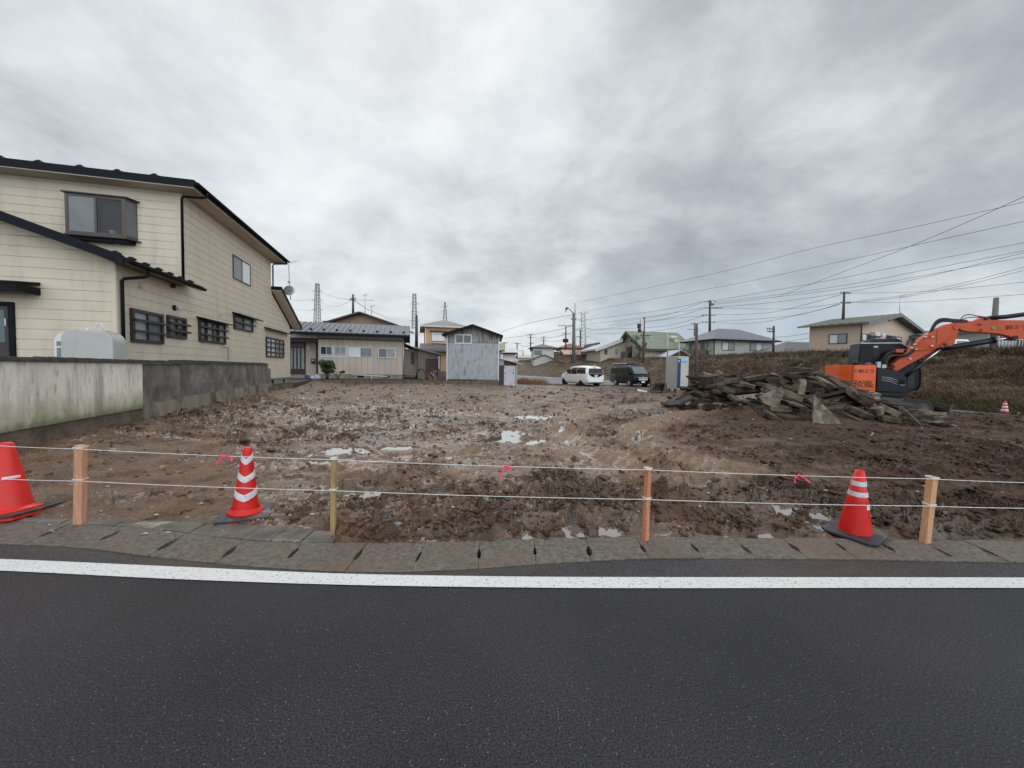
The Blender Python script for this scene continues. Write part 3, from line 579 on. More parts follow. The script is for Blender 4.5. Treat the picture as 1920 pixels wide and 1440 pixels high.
# loose clods thrown up by the tracks, far too many to count
def clod_field(n, seed):
    rs = np.random.RandomState(seed); Yc = 3.2*(30/3.2)**(rs.rand(n)**1.25); Xc = rs.uniform(-1.36, 1.42, n)*(Yc*.95+.4)
    z, ro, da, pu, cl_, si, we = lot_height(Xc, Yc)
    ky = np.interp(Xc, xs, resample(back, xs)); ky2 = np.where(Xc < gp(640, 1010).x, np.interp(Xc, xs, resample(eb, xs)), ky)
    pr_ = np.clip((ro-.3)*.55+.7*(cl_-.12)+.05*da-.2*si, .02, .55)*(pu < .25)
    for (bx, by_, br) in ((-4.6, 3.95, .5), (-2.72, 3.9, .36), (3.2, 3.5, .38)): pr_ = pr_*(np.hypot(Xc-bx, Yc-by_) > br)
    patch = sstep(-.25, .25, fbm(Xc*1.1, Yc*1.5, 3, .6, 600))
    ok = (rs.rand(n) < pr_*(.15+patch)) & (Yc > ky2+.05) & (Xc > wall_x(Yc)+.05) & (Xc < np.interp(Yc, [2, 4.5, 13, 28, 36.5], [18.3, 17.4, 16.6, 13.8, 12])) & (Yc < np.interp(Xc, [-16, -14.3, -5, -1.0, -.8, 0, 12.5], [26, 27.2, 29.8, 30.7, 32.2, 35.3, 36]))
    Xc, Yc, z, da, si = Xc[ok], Yc[ok], z[ok], da[ok], si[ok]; m = len(Xc)
    g = (1+5**.5)/2; V0 = np.array([(-1, g, 0), (1, g, 0), (-1, -g, 0), (1, -g, 0), (0, -1, g), (0, 1, g), (0, -1, -g), (0, 1, -g), (g, 0, -1), (g, 0, 1), (-g, 0, -1), (-g, 0, 1)])/1.9
    F0 = np.array([(0, 11, 5), (0, 5, 1), (0, 1, 7), (0, 7, 10), (0, 10, 11), (1, 5, 9), (5, 11, 4), (11, 10, 2), (10, 7, 6), (7, 1, 8), (3, 9, 4), (3, 4, 2), (3, 2, 6), (3, 6, 8), (3, 8, 9), (4, 9, 5), (2, 4, 11), (6, 2, 10), (8, 6, 7), (9, 8, 1)])
    s = np.exp(rs.normal(-4.45, .50, m))*(.72+.085*Yc); s = np.clip(s, .004, .07)
    P = V0[None]*(1+rs.uniform(-.38, .38, (m, 12, 1)))*np.stack([rs.uniform(.9, 2.4, m), rs.uniform(.7, 1.5, m), rs.uniform(.55, 1.0, m)], 1)[:, None]
    a = rs.normal(0, .8, m); ca, sa = np.cos(a)[:, None], np.sin(a)[:, None]
    t_ = rs.normal(0, .35, (m, 1)); x, y, zz = P[..., 0], P[..., 1], P[..., 2]; x, zz = x*np.cos(t_)-zz*np.sin(t_), x*np.sin(t_)+zz*np.cos(t_)
    V = np.stack([(x*ca-y*sa)*s[:, None]+Xc[:, None], (x*sa+y*ca)*s[:, None]+Yc[:, None], zz*s[:, None]+(z+s*.05)[:, None]], -1).reshape(-1, 3)
    F = (F0[None]+12*np.arange(m)[:, None, None]).reshape(-1, 3)
    me = bpy.data.meshes.new('mud_clods'); me.vertices.add(len(V)); me.vertices.foreach_set('co', V.astype(np.float32).ravel()); me.loops.add(F.size); me.loops.foreach_set('vertex_index', F.astype(np.int32).ravel())
    me.polygons.add(len(F)); me.polygons.foreach_set('loop_start', np.arange(0, F.size, 3, dtype=np.int32)); me.polygons.foreach_set('use_smooth', rs.rand(len(F)) < .5)
    at_ = me.attributes.new('dark', 'FLOAT', 'POINT'); at_.data.foreach_set('value', np.repeat(da, 12).astype(np.float32)); me.update(calc_edges=True)
    mm = mat('wet_clod', (.10, .06, .04), .5, spec=.3, bump=.8, bs=70); t2, b2 = nodes_of(mm); A = t2.nodes.new('ShaderNodeAttribute'); A.attribute_name = 'dark'; tc2 = t2.nodes.new('ShaderNodeTexCoord')
    nz = t2.nodes.new('ShaderNodeTexNoise'); nz.inputs['Scale'].default_value = 9; nz.inputs['Detail'].default_value = 5; t2.links.new(tc2.outputs['Object'], nz.inputs['Vector'])
    r1_ = t2.nodes.new('ShaderNodeMapRange'); r1_.inputs[1].default_value = .35; r1_.inputs[2].default_value = .65; t2.links.new(nz.outputs['Fac'], r1_.inputs[0])
    m1 = t2.nodes.new('ShaderNodeMix'); m1.data_type = 'RGBA'; m1.inputs[6].default_value = (.056, .029, .016, 1); m1.inputs[7].default_value = (.15, .087, .050, 1); t2.links.new(r1_.outputs[0], m1.inputs[0])
    m2 = t2.nodes.new('ShaderNodeMix'); m2.data_type = 'RGBA'; t2.links.new(A.outputs['Fac'], m2.inputs[0]); t2.links.new(m1.outputs[2], m2.inputs[6]); m2.inputs[7].default_value = (.050, .025, .013, 1); t2.links.new(m2.outputs[2], b2.inputs['Base Color'])
    r2_ = t2.nodes.new('ShaderNodeMapRange'); r2_.inputs[1].default_value = .35; r2_.inputs[2].default_value = .65; r2_.inputs[3].default_value = .7; r2_.inputs[4].default_value = .36; t2.links.new(nz.outputs['Fac'], r2_.inputs[0]); t2.links.new(r2_.outputs[0], b2.inputs['Roughness'])
    me.materials.append(mm); o = bpy.data.objects.new('mud_clods', me); COL.objects.link(o)
    tag(o, 'loose brown clods of churned wet mud scattered over the bare lot', 'mud', kind='stuff')
clod_field(260000, 77)
# standing water at one level, showing only where the mud lies lower
wt = mat('puddle_water', (.16, .125, .09), .03, spec=1.0, bump=.02, bs=5, coat=1.0); wt.node_tree.nodes['Principled BSDF'].inputs['IOR'].default_value = 1.9; wt.node_tree.nodes['Principled BSDF'].inputs['Coat Roughness'].default_value = .02
w_ = MB(); wys = resample(back, xs)
w_.add([(x, max(y, float(resample(eb, np.array([x]))[0]) if x < gp(640, 1010).x else y)+.02, .009) for x, y in zip(xs, wys)]+[(wall_x(22)+.3, 22, .009), (12, 22, .009)], [tuple(range(k))+(k+1, k)])
w_.f = [list(range(k))+[k+1, k]]; w_.sm = [False]
tag(w_.build('puddle_water', wt), kind='structure')
# stones and bits lying in the mud
MT['stone'] = mat('pebble', (.30, .28, .25), .7, var=.3, vs_=20)
MT['bluestone'] = mat('grey_stone', (.16, .19, .19), .6, var=.2, vs_=20)
peb = MB(); rs = random.Random(5)
for i in range(420):
    px = rs.uniform(0, 1920); py = 730+280*rs.random()**.8
    p = gp(px, py); 
    if p.x < wall_x(p.y)+.1: continue
    zz = float(lot_height(np.array([[p.x]]), np.array([[p.y]]))[0][0, 0]); s_ = rs.uniform(.006, .017)*(1+p.y*.12)
    a = rs.uniform(0, 3.1); ring = []
    for kk in range(5):
        w0 = a+kk*1.2566; ring.append(Vector((p.x+s_*math.cos(w0)*rs.uniform(.8, 1.5), p.y+s_*math.sin(w0)*rs.uniform(.6, 1), zz+s_*.1)))
    peb.add(ring+[Vector((p.x, p.y, zz+s_*.65)), Vector((p.x, p.y, zz-s_*.4))], [(kk, (kk+1) % 5, 5) for kk in range(5)]+[((kk+1) % 5, kk, 6) for kk in range(5)])
tag(peb.build('pebbles', 'stone'), 'pale pebbles and crumbs of concrete strewn over the mud', 'pebbles', kind='stuff')
p = gp(746, 1000); s_ = MB(); s_.lathe([(0.001, -.02), (.045, 0), (.05, .02), (.032, .045), (.001, .052)], 9, lambda x, y, z: Vector((p.x+x*1.1, p.y+y*.9, z+.05)))
tag(s_.build('stone', 'bluestone'), 'smooth blue-grey stone in the churned mud near the kerb', 'stone')
# ------------------------------------------------------------------ yards, side street, embankment
YZ = .55
yb_ = [(wall_x(3.0), 3.0), (wall_x(18.1), 18.1), (-12.2, 21.5), (-14.3, 27.5), (-11, 28.8), (-5, 30.1), (-1.05, 31.0)]
yard = MB(); far_ = [(-60, 2), (-60, 18), (-60, 25), (-60, 60), (-30, 60), (-8, 60), (-1.05, 60)]
m_ = len(yb_); yard.add([(x-(.25 if i < 2 else 0), y+(0 if i < 2 else .12), YZ) for i, (x, y) in enumerate(yb_)]+[(x, y, YZ) for x, y in far_]+[(x-(.25 if i < 2 else 0), y+(0 if i < 2 else .12), -.1) for i, (x, y) in enumerate(yb_)],
    [(i, i+1, m_+i+1, m_+i) for i in range(m_-1)]+[(2*m_+i, 2*m_+i+1, i+1, i) for i in range(m_-1)])
yard.add([(-1.05, 31.12, YZ), (-1.05, 60, YZ), (-1.05, 60, -.1), (-1.05, 31.12, -.1)], [(0, 1, 2, 3)])
tag(yard.build('yard', 'dirt'), kind='structure')
# rough concrete footing strip along the back of the lot
MT['muddyconc'] = mat('mud_splashed_concrete', (.17, .13, .09), .8, c2=(.075, .05, .035), vs_=3, bump=.8, bs=20)
fs_ = MB()
edge = [(-11.3, 17.9), (-12.2, 21.5), (-14.3, 27.5), (-11, 28.8), (-5, 30.1), (-1.05, 31.0)]
for (a, b_) in zip(edge[:-1], edge[1:]):
    A = Vector((*a, 0)); B = Vector((*b_, 0)); d = (B-A).normalized(); q = Vector((-d.y, d.x, 0))
    if q.y < 0 and d.x > 0: q = -q
    q = q*.12 if d.x > 0 else Vector((-.12, 0, 0)); h0, h1 = .52, .52
    fs_.hexa([A, B, B+q, A+q], [A+Vector((0, 0, h0)), B+Vector((0, 0, h1)), B+q+Vector((0, 0, h1)), A+q+Vector((0, 0, h0))])
tag(fs_.build('low_concrete_footing', 'muddyconc'), 'low mud-splashed concrete footing along the back edge of the bare lot', 'footing')
fk = MB(); A = Vector((-.75, 32.4, 0)); 
for a, b_ in (((-.78, 32.6), (0.1, 35.7)), ((0.1, 35.7), (12.3, 36.6)), ((12.3, 36.6), (14.05, 28))):
    A = Vector((*a, 0)); B = Vector((*b_, 0)); d = (B-A).normalized(); q = Vector((-d.y, d.x, 0))*.15
    fk.hexa([A, B, B+q, A+q], [A+Vector((0, 0, .14)), B+Vector((0, 0, .14)), B+q+Vector((0, 0, .14)), A+q+Vector((0, 0, .14))])
tag(fk.build('low_kerb_wall', 'muddyconc'), 'low concrete kerb between the bare lot and the side street with the vans', 'kerb')
OUT = [(23.5, -8), (21.5, 3), (19.6, 11), (19.1, 14.4), (18.3, 25), (17.2, 44), (8.6, 69), (1.3, 91), (-10, 118)]
INN = [(19.6, -8), (18.3, 2.9), (17.2, 9), (16.7, 13.2), (14.2, 27), (12.4, 36.9), (1.5, 42.5), (.2, 50), (-14, 104)]
sr = MB(); m_ = len(OUT); sr.add([(x, y, .03) for x, y in INN]+[(x, y, .03) for x, y in OUT], [(i, m_+i, m_+i+1, i+1) for i in range(m_-1)])
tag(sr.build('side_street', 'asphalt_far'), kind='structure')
def offs(P, d0, d1, z):
    mm = MB(); 
    for (a, b_) in zip(P[:-1], P[1:]):
        A = Vector((*a, 0)); B = Vector((*b_, 0)); dd = (B-A).normalized(); q = Vector((-dd.y, dd.x, 0))
        mm.add([A+q*d0+Vector((0, 0, z)), B+q*d0+Vector((0, 0, z)), B+q*d1+Vector((0, 0, z)), A+q*d1+Vector((0, 0, z))], [(3, 2, 1, 0)])
    return mm
MT['farpaint'] = mat('worn_white_paint', (.62, .63, .63), .6, var=.1)
tag(offs(OUT[5:], .0, 1.0, .036).build('street_line', 'farpaint'), kind='structure')
tag(offs(INN[6:8], -.9, -.2, .037).build('street_line', 'farpaint'), kind='structure')
TOE = [(24, -8), (22, 3), (20.1, 10), (19.5, 14.4), (18.8, 25), (17.8, 44), (9.1, 70), (1.9, 92), (-9, 120), (-30, 150)]
TOP = [(30, -8, 2.5), (28.5, 5, 2.6), (26.6, 12, 2.7), (25.2, 18.8, 2.8), (24, 31, 3.2), (21.6, 55, 3.5), (12.2, 95, 3.95), (2, 121, 4.2), (-12, 150, 4.4), (-34, 185, 4.6)]
def interp_poly(P, n=700):
    P = [Vector((p[0], p[1], p[2] if len(p) > 2 else 0)) for p in P]; C = catmull(P, 40)
    L_ = np.cumsum([0]+[(b_-a).length for a, b_ in zip(C[:-1], C[1:])])
    return C
tl_ = interp_poly(TOE); tp = interp_poly(TOP); ns = len(tl_); NV = 46
EX = np.zeros((ns, NV)); EY = np.zeros((ns, NV)); EZ = np.zeros((ns, NV))
for j in range(NV):
    if j < 36: s_ = j/35.0; ext = 0
    else: s_ = 1.0; ext = (j-35)**2*1.3
    for i in range(ns):
        a, c = tl_[i], tp[i]; dd = Vector((c.x-a.x, c.y-a.y, 0)); 
        dn = dd.normalized() if dd.length else Vector((1, 0, 0))
        EX[i, j] = a.x+dd.x*s_+dn.x*ext; EY[i, j] = a.y+dd.y*s_+dn.y*ext
        EZ[i, j] = c.z*(s_**.9 if s_ < 1 else 1)-.02*(j == 0)
bumps = .16*fbm(EX*.9, EY*.5, 4, .6, 300)+.10*np.abs(pnoise(EX*2.2, EY*1.4, 310))
EZ = EZ+bumps*np.minimum(1, np.arange(NV)/4.0)[None, :]*(np.arange(NV) < 37)
MT['bank'] = two_noise(two_noise(mat('embankment_turf', (.155, .108, .068), .9, c2=(.05, .038, .027), vs_=.9, bump=1, bs=9, detail=8), (.19, .145, .09), .45, .50, .66, None, .8), (.045, .030, .024), 1.3, .55, .7, None, .7)
tag(grid_mesh('embankment', EX, EY, EZ, MT['bank']), kind='structure')
# withered grass, one mass of blades
def blade_mesh(name, pts, h, w, mats_, label, seed=0, lean=.5):
    rs = np.random.RandomState(seed); n = len(pts); pts = np.array(pts)
    a = rs.uniform(0, 2*np.pi, n); hh = h*rs.uniform(.4, 1.3, n)*np.clip(1+1.6*fbm(pts[:, 0]*1.7, pts[:, 1]*1.7, 2, .5, seed+50), .2, 2); ww = w*rs.uniform(.6, 1.3, n)
    dx, dy = np.cos(a)*ww, np.sin(a)*ww; lx, ly = rs.normal(0, lean, n)*hh, rs.normal(0, lean, n)*hh
    V = np.empty((n, 3, 3)); V[:, 0] = pts+np.stack([-dx, -dy, np.zeros(n)-.02], 1); V[:, 1] = pts+np.stack([dx, dy, np.zeros(n)-.02], 1); V[:, 2] = pts+np.stack([lx, ly, hh], 1)
    me = bpy.data.meshes.new(name); me.vertices.add(n*3); me.vertices.foreach_set('co', V.astype(np.float32).ravel())
    me.loops.add(n*3); me.loops.foreach_set('vertex_index', np.arange(n*3, dtype=np.int32)); me.polygons.add(n); me.polygons.foreach_set('loop_start', np.arange(0, n*3, 3, dtype=np.int32))
    mi = np.minimum(len(mats_)-1, (np.clip(.5+.9*fbm(pts[:, 0]*.45, pts[:, 1]*.3, 3, .6, seed+7)+rs.normal(0, .18, n), 0, .999)*len(mats_)).astype(int))
    me.polygons.foreach_set('material_index', mi.astype(np.int32)); me.update(calc_edges=True)
    for m in mats_: me.materials.append(MT[m])
    o = bpy.data.objects.new(name, me); COL.objects.link(o); return tag(o, label, 'grass', kind='stuff')
MT['gr1'] = mat('dark_dead_grass', (.060, .038, .025), .9); MT['gr2'] = mat('olive_grass', (.115, .085, .048), .9)
MT['gr3'] = mat('straw_grass', (.27, .20, .13), .9); MT['gr4'] = mat('brown_grass', (.165, .108, .068), .9); MT['gr5'] = mat('green_grass', (.085, .12, .028), .9); MT['gr6'] = mat('russet_grass', (.26, .135, .065), .9)
rs = np.random.RandomState(3); P_ = []
ii = rs.uniform(0, ns-1.01, 150000)
ii = (ns-1.01)*(.25+.5*rs.beta(1.3, 2.2, 150000)); jj = rs.uniform(0, 34.9, 150000)
i0 = ii.astype(int); j0 = jj.astype(int); fi = ii-i0; fj = jj-j0
def bil(A): return (A[i0, j0]*(1-fi)+A[i0+1, j0]*fi)*(1-fj)+(A[i0, j0+1]*(1-fi)+A[i0+1, j0+1]*fi)*fj
P_ = np.stack([bil(EX), bil(EY), bil(EZ)], 1)
PG = P_[(jj < 4.5) & (P_[:, 1] < 18)]
P_ = P_[(jj < 27) | (rs.rand(len(jj)) < .35)]
blade_mesh('embankment_grass', P_, .17, .018, ['gr1', 'gr1', 'gr4', 'gr2', 'gr4', 'gr3', 'gr3'], 'withered brown and olive grass over the embankment beyond the side street', 3, .9)
P2 = PG; P2 = P2[rs.rand(len(P2)) < .8]; P2 = np.concatenate([P2+rs.normal(0, .12, P2.shape)*[1, 1, 0] for _ in range(3)])
blade_mesh('green_grass', P2, .12, .014, ['gr5', 'gr2', 'gr5'], 'short green grass at the foot of the embankment by the far cone', 9, .8)
n_ = 5000; q = np.stack([.6+3.2*rs.beta(1.2, 2.0, n_), rs.uniform(36.9, 42, n_), np.full(n_, .0)], 1)
blade_mesh('dry_grass', q, .42, .02, ['gr3', 'gr6', 'gr6', 'gr4'], 'tall russet dry grass beside the lean-to shed', 12, .35)
vg = MB(); vg.add([(-1, 31, .02), (12.3, 36.7, .02), (1.6, 42.6, .02), (.2, 50, .02), (-14, 104, .02), (-30, 104, .02), (-1.0, 60, .02)], [(0, 1, 2, 3, 4, 5, 6)])
MT['verge'] = mat('muddy_verge', (.13, .10, .065), .85, c2=(.07, .05, .035), vs_=1.2, bump=1, bs=9)
tag(vg.build('verge', 'verge'), kind='structure')
# dark dead scrub along the crest of the embankment
rs = np.random.RandomState(8); n_ = 26000; ii = (ns-1.01)*(.2+.62*rs.rand(n_)); jj = 28+9*rs.rand(n_)**.8; i0 = ii.astype(int); j0 = jj.astype(int); fi = ii-i0; fj = jj-j0
MT['gr7'] = mat('blackish_scrub', (.035, .025, .019), .95)
blade_mesh('dark_crest_grass', np.stack([bil(EX), bil(EY), bil(EZ)], 1), .20, .02, ['gr7', 'gr1', 'gr1', 'gr4'], 'dark dead scrub along the crest of the embankment below the houses', 31, .7)
# ================================================================== BUILDING PARTS
def window(parent, T, x0, x1, z0, z1, frame='brown', pane='glass', sashes=2, fw=.05, out=.04, bars=0, barmat='dkbrown', over=.0, panes=None, inner=None, name='window'):
    """frame ring proud of the wall, glass set back, sash bars; returns the window part"""
    m = MB(T)
    m.box(x0, x1, -out, .01, z1-fw, z1); m.box(x0, x1, -out, .01, z0, z0+fw); m.box(x0, x0+fw, -out, .01, z0+fw, z1-fw); m.box(x1-fw, x1, -out, .01, z0+fw, z1-fw)
    w = m.build(name, frame, parent)
    n = sashes; xa, xb = x0+fw, x1-fw; dx = (xb-xa)/n
    for i in range(n):
        p = MB(T); yy = -.026 if i % 2 == 0 else -.032
        p.box(xa+i*dx+.002, xa+(i+1)*dx-.002, yy, yy+.01, z0+fw, z1-fw)
        p.build('pane', (panes[i] if panes else pane), w)
    if n > 1:
        s = MB(T)
        for i in range(1, n): s.box(xa+i*dx-fw*.35, xa+i*dx+fw*.35, -max(out*.8, .038), -.024, z0+fw, z1-fw)
        s.build_each('sash', inner or frame, w)
    if bars:
        g = MB(T)
        for i in range(bars):
            zz = z0+(z1-z0)*(i+1)/(bars+1); g.box(x0+.02, x1+over, -out-.05, -out-.005, zz-.03, zz+.03)
        g.build('grille', barmat, w)
    return w
def boards(parent, T, z0, z1, pitch, xl, xr, m, name='siding', th=.014, gap=.013, y=0.0):
    """horizontal boards; xl(z), xr(z) give the ends"""
    b = MB(T); z = z0
    while z < z1-.02:
        ze = min(z+pitch, z1); za, zb = z+gap/2, ze-gap/2
        l0, l1, r0, r1 = xl(za), xl(zb), xr(za), xr(zb)
        if r0-l0 > .05 and r1-l1 > -.5:
            r1 = max(r1, l1+.001)
            b.prism([(l0, za), (r0, za), (r1, zb), (l1, zb)], y-th, y, T)
        z = ze
    return b.build(name, m, parent)
def snow_guards(parent, T, pts, m='black', s=.09):
    g = MB(T)
    for x, y, z in pts:
        g.add([T(x-s, y-s*.9, z), T(x+s, y-s*.9, z), T(x+s, y+s*.9, z), T(x-s, y+s*.9, z), T(x-s*.35, y-s*.35, z+s*.8), T(x+s*.35, y-s*.35, z+s*.8), T(x+s*.35, y+s*.35, z+s*.8), T(x-s*.35, y+s*.35, z+s*.8)],
              [(0, 1, 5, 4), (1, 2, 6, 5), (2, 3, 7, 6), (3, 0, 4, 7), (4, 5, 6, 7)])
        g.box(x-s*1.15, x+s*1.15, y-s*.2, y+s*.2, z+s*.15, z+s*.4)
    return g.build_each('snow_guard', m, parent)
# ================================================================== CREAM HOUSE
C0 = (-9.69, 9.44); ROT = 14.5
S = Fac(*C0, ROT+90)                                   # side wall: x runs away from the road
FA = Fac(*C0, ROT)                                     # front wall of the low wing (x to the right)
xC1, _ = S.uz(341, 500); c1 = S(xC1, 0, 0); FU = Fac(c1.x, c1.y, ROT)
house = thing('cream_house', 'two-storey cream clapboard house with black roof edges behind the block wall', 'house', (C0[0], C0[1], YZ))
_, zt_a = S.uz(338, 538); xU, _ = S.uz(508, 560); xR, zb = S.uz(544, 704); _, zr_ = S.uz(546, 613); _, zu_ = S.uz(508, 549)
_, z_up = FU.uz(337, 358); z_base = .85
slope = (zr_-zu_)/(xR-xU)
PI_ = .238
xr_side = lambda z: xR if z <= zr_ else (max(xU, xU+(z-zu_)/slope) if z < zu_ else xU)
xl_side = lambda z: 0.0 if z < zt_a else xC1
core = MB(S)
core.prism([(0.02, z_base), (xR-.02, z_base), (xR-.02, zr_), (xU, zu_), (xU, z_up), (xC1+.02, z_up), (xC1+.02, zt_a), (.02, zt_a)], .001, .25)
lowx = -7.0
core.prism([(0.02, z_base), (0.02, zt_a), (lowx, zt_a+1.9), (lowx, z_base)], .001, .2, FA)
core.prism([(-.02, 3.0), (-.02, z_up), (-9, z_up), (-9, 3.0)], .001, .2, FU)
core.build('wall_core', 'cream', house)
boards(house, S, z_base, z_up, PI_, xl_side, xr_side, 'cream')
gu = FA.uz(0, 405, -.45); ge = FA.uz(235, 490, -.45); yE = S.uz(382, 543, -.48)[0]; rs_ = (gu[1]-ge[1])/(gu[0]-ge[0])   # slope of the low wing's front edge
zA = lambda x: ge[1]+rs_*(x-ge[0])-.08
boards(house, FA, z_base, zA(-6.5), PI_, lambda z: lowx, lambda z: -.0 if z < zt_a+.05 else min(0, (z-zA(0))/rs_), 'cream')
boards(house, FU, 3.4, z_up, PI_, lambda z: -9, lambda z: 0, 'cream')
tr_ = MB(S); tr_.box(-.02, .05, -.03, .0, z_base, zt_a); tr_.box(xC1-.02, xC1+.06, -.03, 0, zt_a+.3, z_up); tr_.build_each('corner_trim', 'cream', house)
tr_ = MB(FA); tr_.box(-.07, .012, -.028, 0, z_base, zt_a); tr_.build_each('corner_trim', 'cream', house)
tr_ = MB(FU); tr_.box(-.07, .012, -.028, 0, zt_a-.3, z_up); tr_.build_each('corner_trim', 'cream', house)
fo = MB(S); fo.box(.1, xR-.08, .03, .28, -.1, z_base-.06); fo.box(.06, xR-.03, .0, .05, z_base-.06, z_base-.005)
f_ = fo.build('foundation', 'conc', house)
v = MB(S)
for px in (512, 533): x, _ = S.uz(px, 708); v.box(x-.16, x+.16, .02, .06, z_base-.26, z_base-.09)
v.build_each('vent', 'black', f_)
# roofs -----------------------------------------------------------------
OV = .5
# low wing: single slope falling towards the lot
ra = MB(FA)
xe = .48; L0 = xC1
zE = ge[1]+rs_*(xe-ge[0])
ra.prism([(xe, zE-.0), (xe, zE+.10), (-7.2, zE+.10+rs_*(-7.2-xe)), (-7.2, zE+rs_*(-7.2-xe))], -.50, L0-.03)
ra.prism([(xe, zE), (xe, zE+.10), (.03, zE+.10+rs_*(.03-xe)), (.03, zE+rs_*(.03-xe))], L0-.03, yE)
roofA = ra.build('roof', 'black', house)
fb = MB(FA); fb.prism([(xe+.01, zE-.10), (xe+.01, zE+.115), (-7.2, zE+.115+rs_*(-7.2-xe)), (-7.2, zE-.10+rs_*(-7.2-xe))], -.54, -.50)
fb.build('fascia', 'black', roofA)
sf = MB(FA); sf.prism([(xe-.03, zE-.02), (.0, zE-.02+rs_*(0-xe)+.0), (.0, zE-.05+rs_*(-xe)), (xe-.03, zE-.05)], -.49, yE-.04)
sf.prism([(.0, zE-.02-rs_*xe), (-7.2, zE-.02+rs_*(-7.2-xe)), (-7.2, zE-.05+rs_*(-7.2-xe)), (0, zE-.05-rs_*xe)], -.49, -.0); sf.build('soffit', 'soffit', roofA)
gt_ = MB(); 
def gutter(T, x, z, y0, y1, r=.055, m='black', parent=None, name='gutter'):
    q = MB(T); n = 7; ring = [(x+r+r*math.cos(math.pi+math.pi*k/n), z+r*math.sin(math.pi+math.pi*k/n)*1.1) for k in range(n+1)]
    q.prism(ring+[(x+2*r-.012, z), (x+.012, z)], y0, y1); return q.build(name, m, parent)
gutter(FA, xe-.01, zE+.03, -.52, yE-.06, .065, 'black', roofA)
snow_guards(roofA, FA, [(xe-.30, y, zE+.10-rs_*.30+.0) for y in np.linspace(-.25, yE-.15, 7)], 'black', .085)
def pipe(pts, r=.035, m='black', parent=None, name='downpipe'): return MB().tube(pts, r, 8).build(name, m, parent)
zg = zE-.10
pipe([FA(xe+.05, .28, zg+.10), FA(xe+.05, .28, zg-.06), FA(xe-.02, .22, zg-.12), FA(.10, .14, zg-.20), FA(.07, .12, zg-.26), FA(.07, .12, .62)], .038, 'black', house)
# upper storey: hip roof on wide boxed eaves
xe2 = .62; zu0 = FU.uz(353, 351, -.55)[1]; TH = .24
up = MB(FU); yb2 = xU-xC1+.55
B_ = [(xe2, -.55), (xe2, yb2), (-9.5, yb2), (-9.5, -.55)]
up.prism(B_, zu0+.03, zu0+TH, axis='xy')
rise = 0.13; hip = 3.2
up.add([FU(x, y, zu0+TH) for x, y in B_]+[FU(xe2-hip, -.55+hip, zu0+TH+hip*rise), FU(xe2-hip, yb2-hip, zu0+TH+hip*rise), FU(-9.5+hip, yb2-hip, zu0+TH+hip*rise), FU(-9.5+hip, -.55+hip, zu0+TH+hip*rise)],
       [(0, 1, 5, 4), (1, 2, 6, 5), (2, 3, 7, 6), (3, 0, 4, 7), (4, 5, 6, 7)])
roofU = up.build('roof', 'black', house)
q = MB(FU); q.box(-9.4, xe2-.03, -.52, yb2-.03, zu0, zu0+.03); q.build('soffit', 'soffit', roofU)
gutter(FU, xe2-.005, zu0+.17, -.56, yb2+.02, .06, 'black', roofU)
snow_guards(roofU, FU, [(FU.uz(px, 320, -.4)[0], -.40, zu0+TH+.02) for px in (-70, 3, 75, 152, 222, 291)], 'black', .10)
pipe([FU(xe2+.06, .05, zu0+.12), FU(xe2+.06, .05, zu0-.02), FU(xe2-.05, -.02, zu0-.08), FU(.12, -.10, zu0-.13), FU(.08, -.10, zu0-.2), FU(.08, -.10, zE+.2)], .038, 'black', house)
pipe([FU(xe2+.06, yb2-.35, zu0+.12), FU(xe2+.06, yb2-.35, zu0-.05), FU(.10, yb2-.42, zu0-.12), FU(.06, yb2-.42, zu0-.2), FU(.06, yb2-.42, zu_+.15)], .036, 'black', house)
# rear lean-to roof
v0 = S.uz(529, 540, -.5); v1 = S.uz(566, 613, -.5); sl2 = (v1[1]-v0[1])/(v1[0]-v0[0])
rb = MB(S); rb.prism([(xU-.02, v0[1]-.10), (xU-.02, v0[1]+.05), (v0[0], v0[1]+.05), (v1[0]+.1, v1[1]), (v1[0]+.1, v1[1]-.15), (v0[0], v0[1]-.12)], -.50, 5.0)
roofR = rb.build('roof', 'black', house)
q = MB(S); q.prism([(xU-.01, v0[1]-.13), (v0[0], v0[1]-.15), (v1[0]+.06, v1[1]-.18), (v1[0]+.06, v1[1]-.20), (v0[0], v0[1]-.17), (xU-.01, v0[1]-.15)], -.47, -.018); q.build('soffit', 'soffit', roofR)
# windows on the side wall: pixel boxes taken at the near edge and the far edge
def side_win(xa, ya0, ya1, xb, **kw):
    x0, z1 = S.uz(xa, ya0); _, z0 = S.uz(xa, ya1); x1, _ = S.uz(xb, (ya0+ya1)/2)
    return (x0, x1, z0, z1)
def awning(parent, T, x0, x1, z, d=.32, m='black'):
    q = MB(T); q.prism([(-.02, z), (-.02, z+.05), (-d, z-.02), (-d, z-.06)], x0, x1, T, 'yz'); return q.build('awning', m, parent)
a = side_win(241, 577, 640, 301); window(house, S, *a, frame='dkbrown', panes=['frost', 'glassg'], bars=2, over=.12, fw=.08, out=.09, name='window')
a = side_win(310, 590, 632, 345); window(house, S, *a, frame='dkbrown', panes=['glassg', 'glass'], bars=2, over=.12, fw=.08, out=.09, name='window')
a = side_win(370, 597, 640, 419); w = window(house, S, *a, frame='dkbrown', panes=['glass', 'frost', 'glass', 'frost'], sashes=4, bars=2, over=.1, fw=.07, out=.09, name='window'); awning(w, S, a[0]-.1, a[1]+.35, a[3]+.02)
a = side_win(436, 588, 616, 471); w = window(house, S, *a, frame='dkbrown', panes=['glassg', 'frost'], bars=1, over=.15, fw=.07, out=.09, name='window'); awning(w, S, a[0]-.1, a[1]+.55, a[3]+.02)
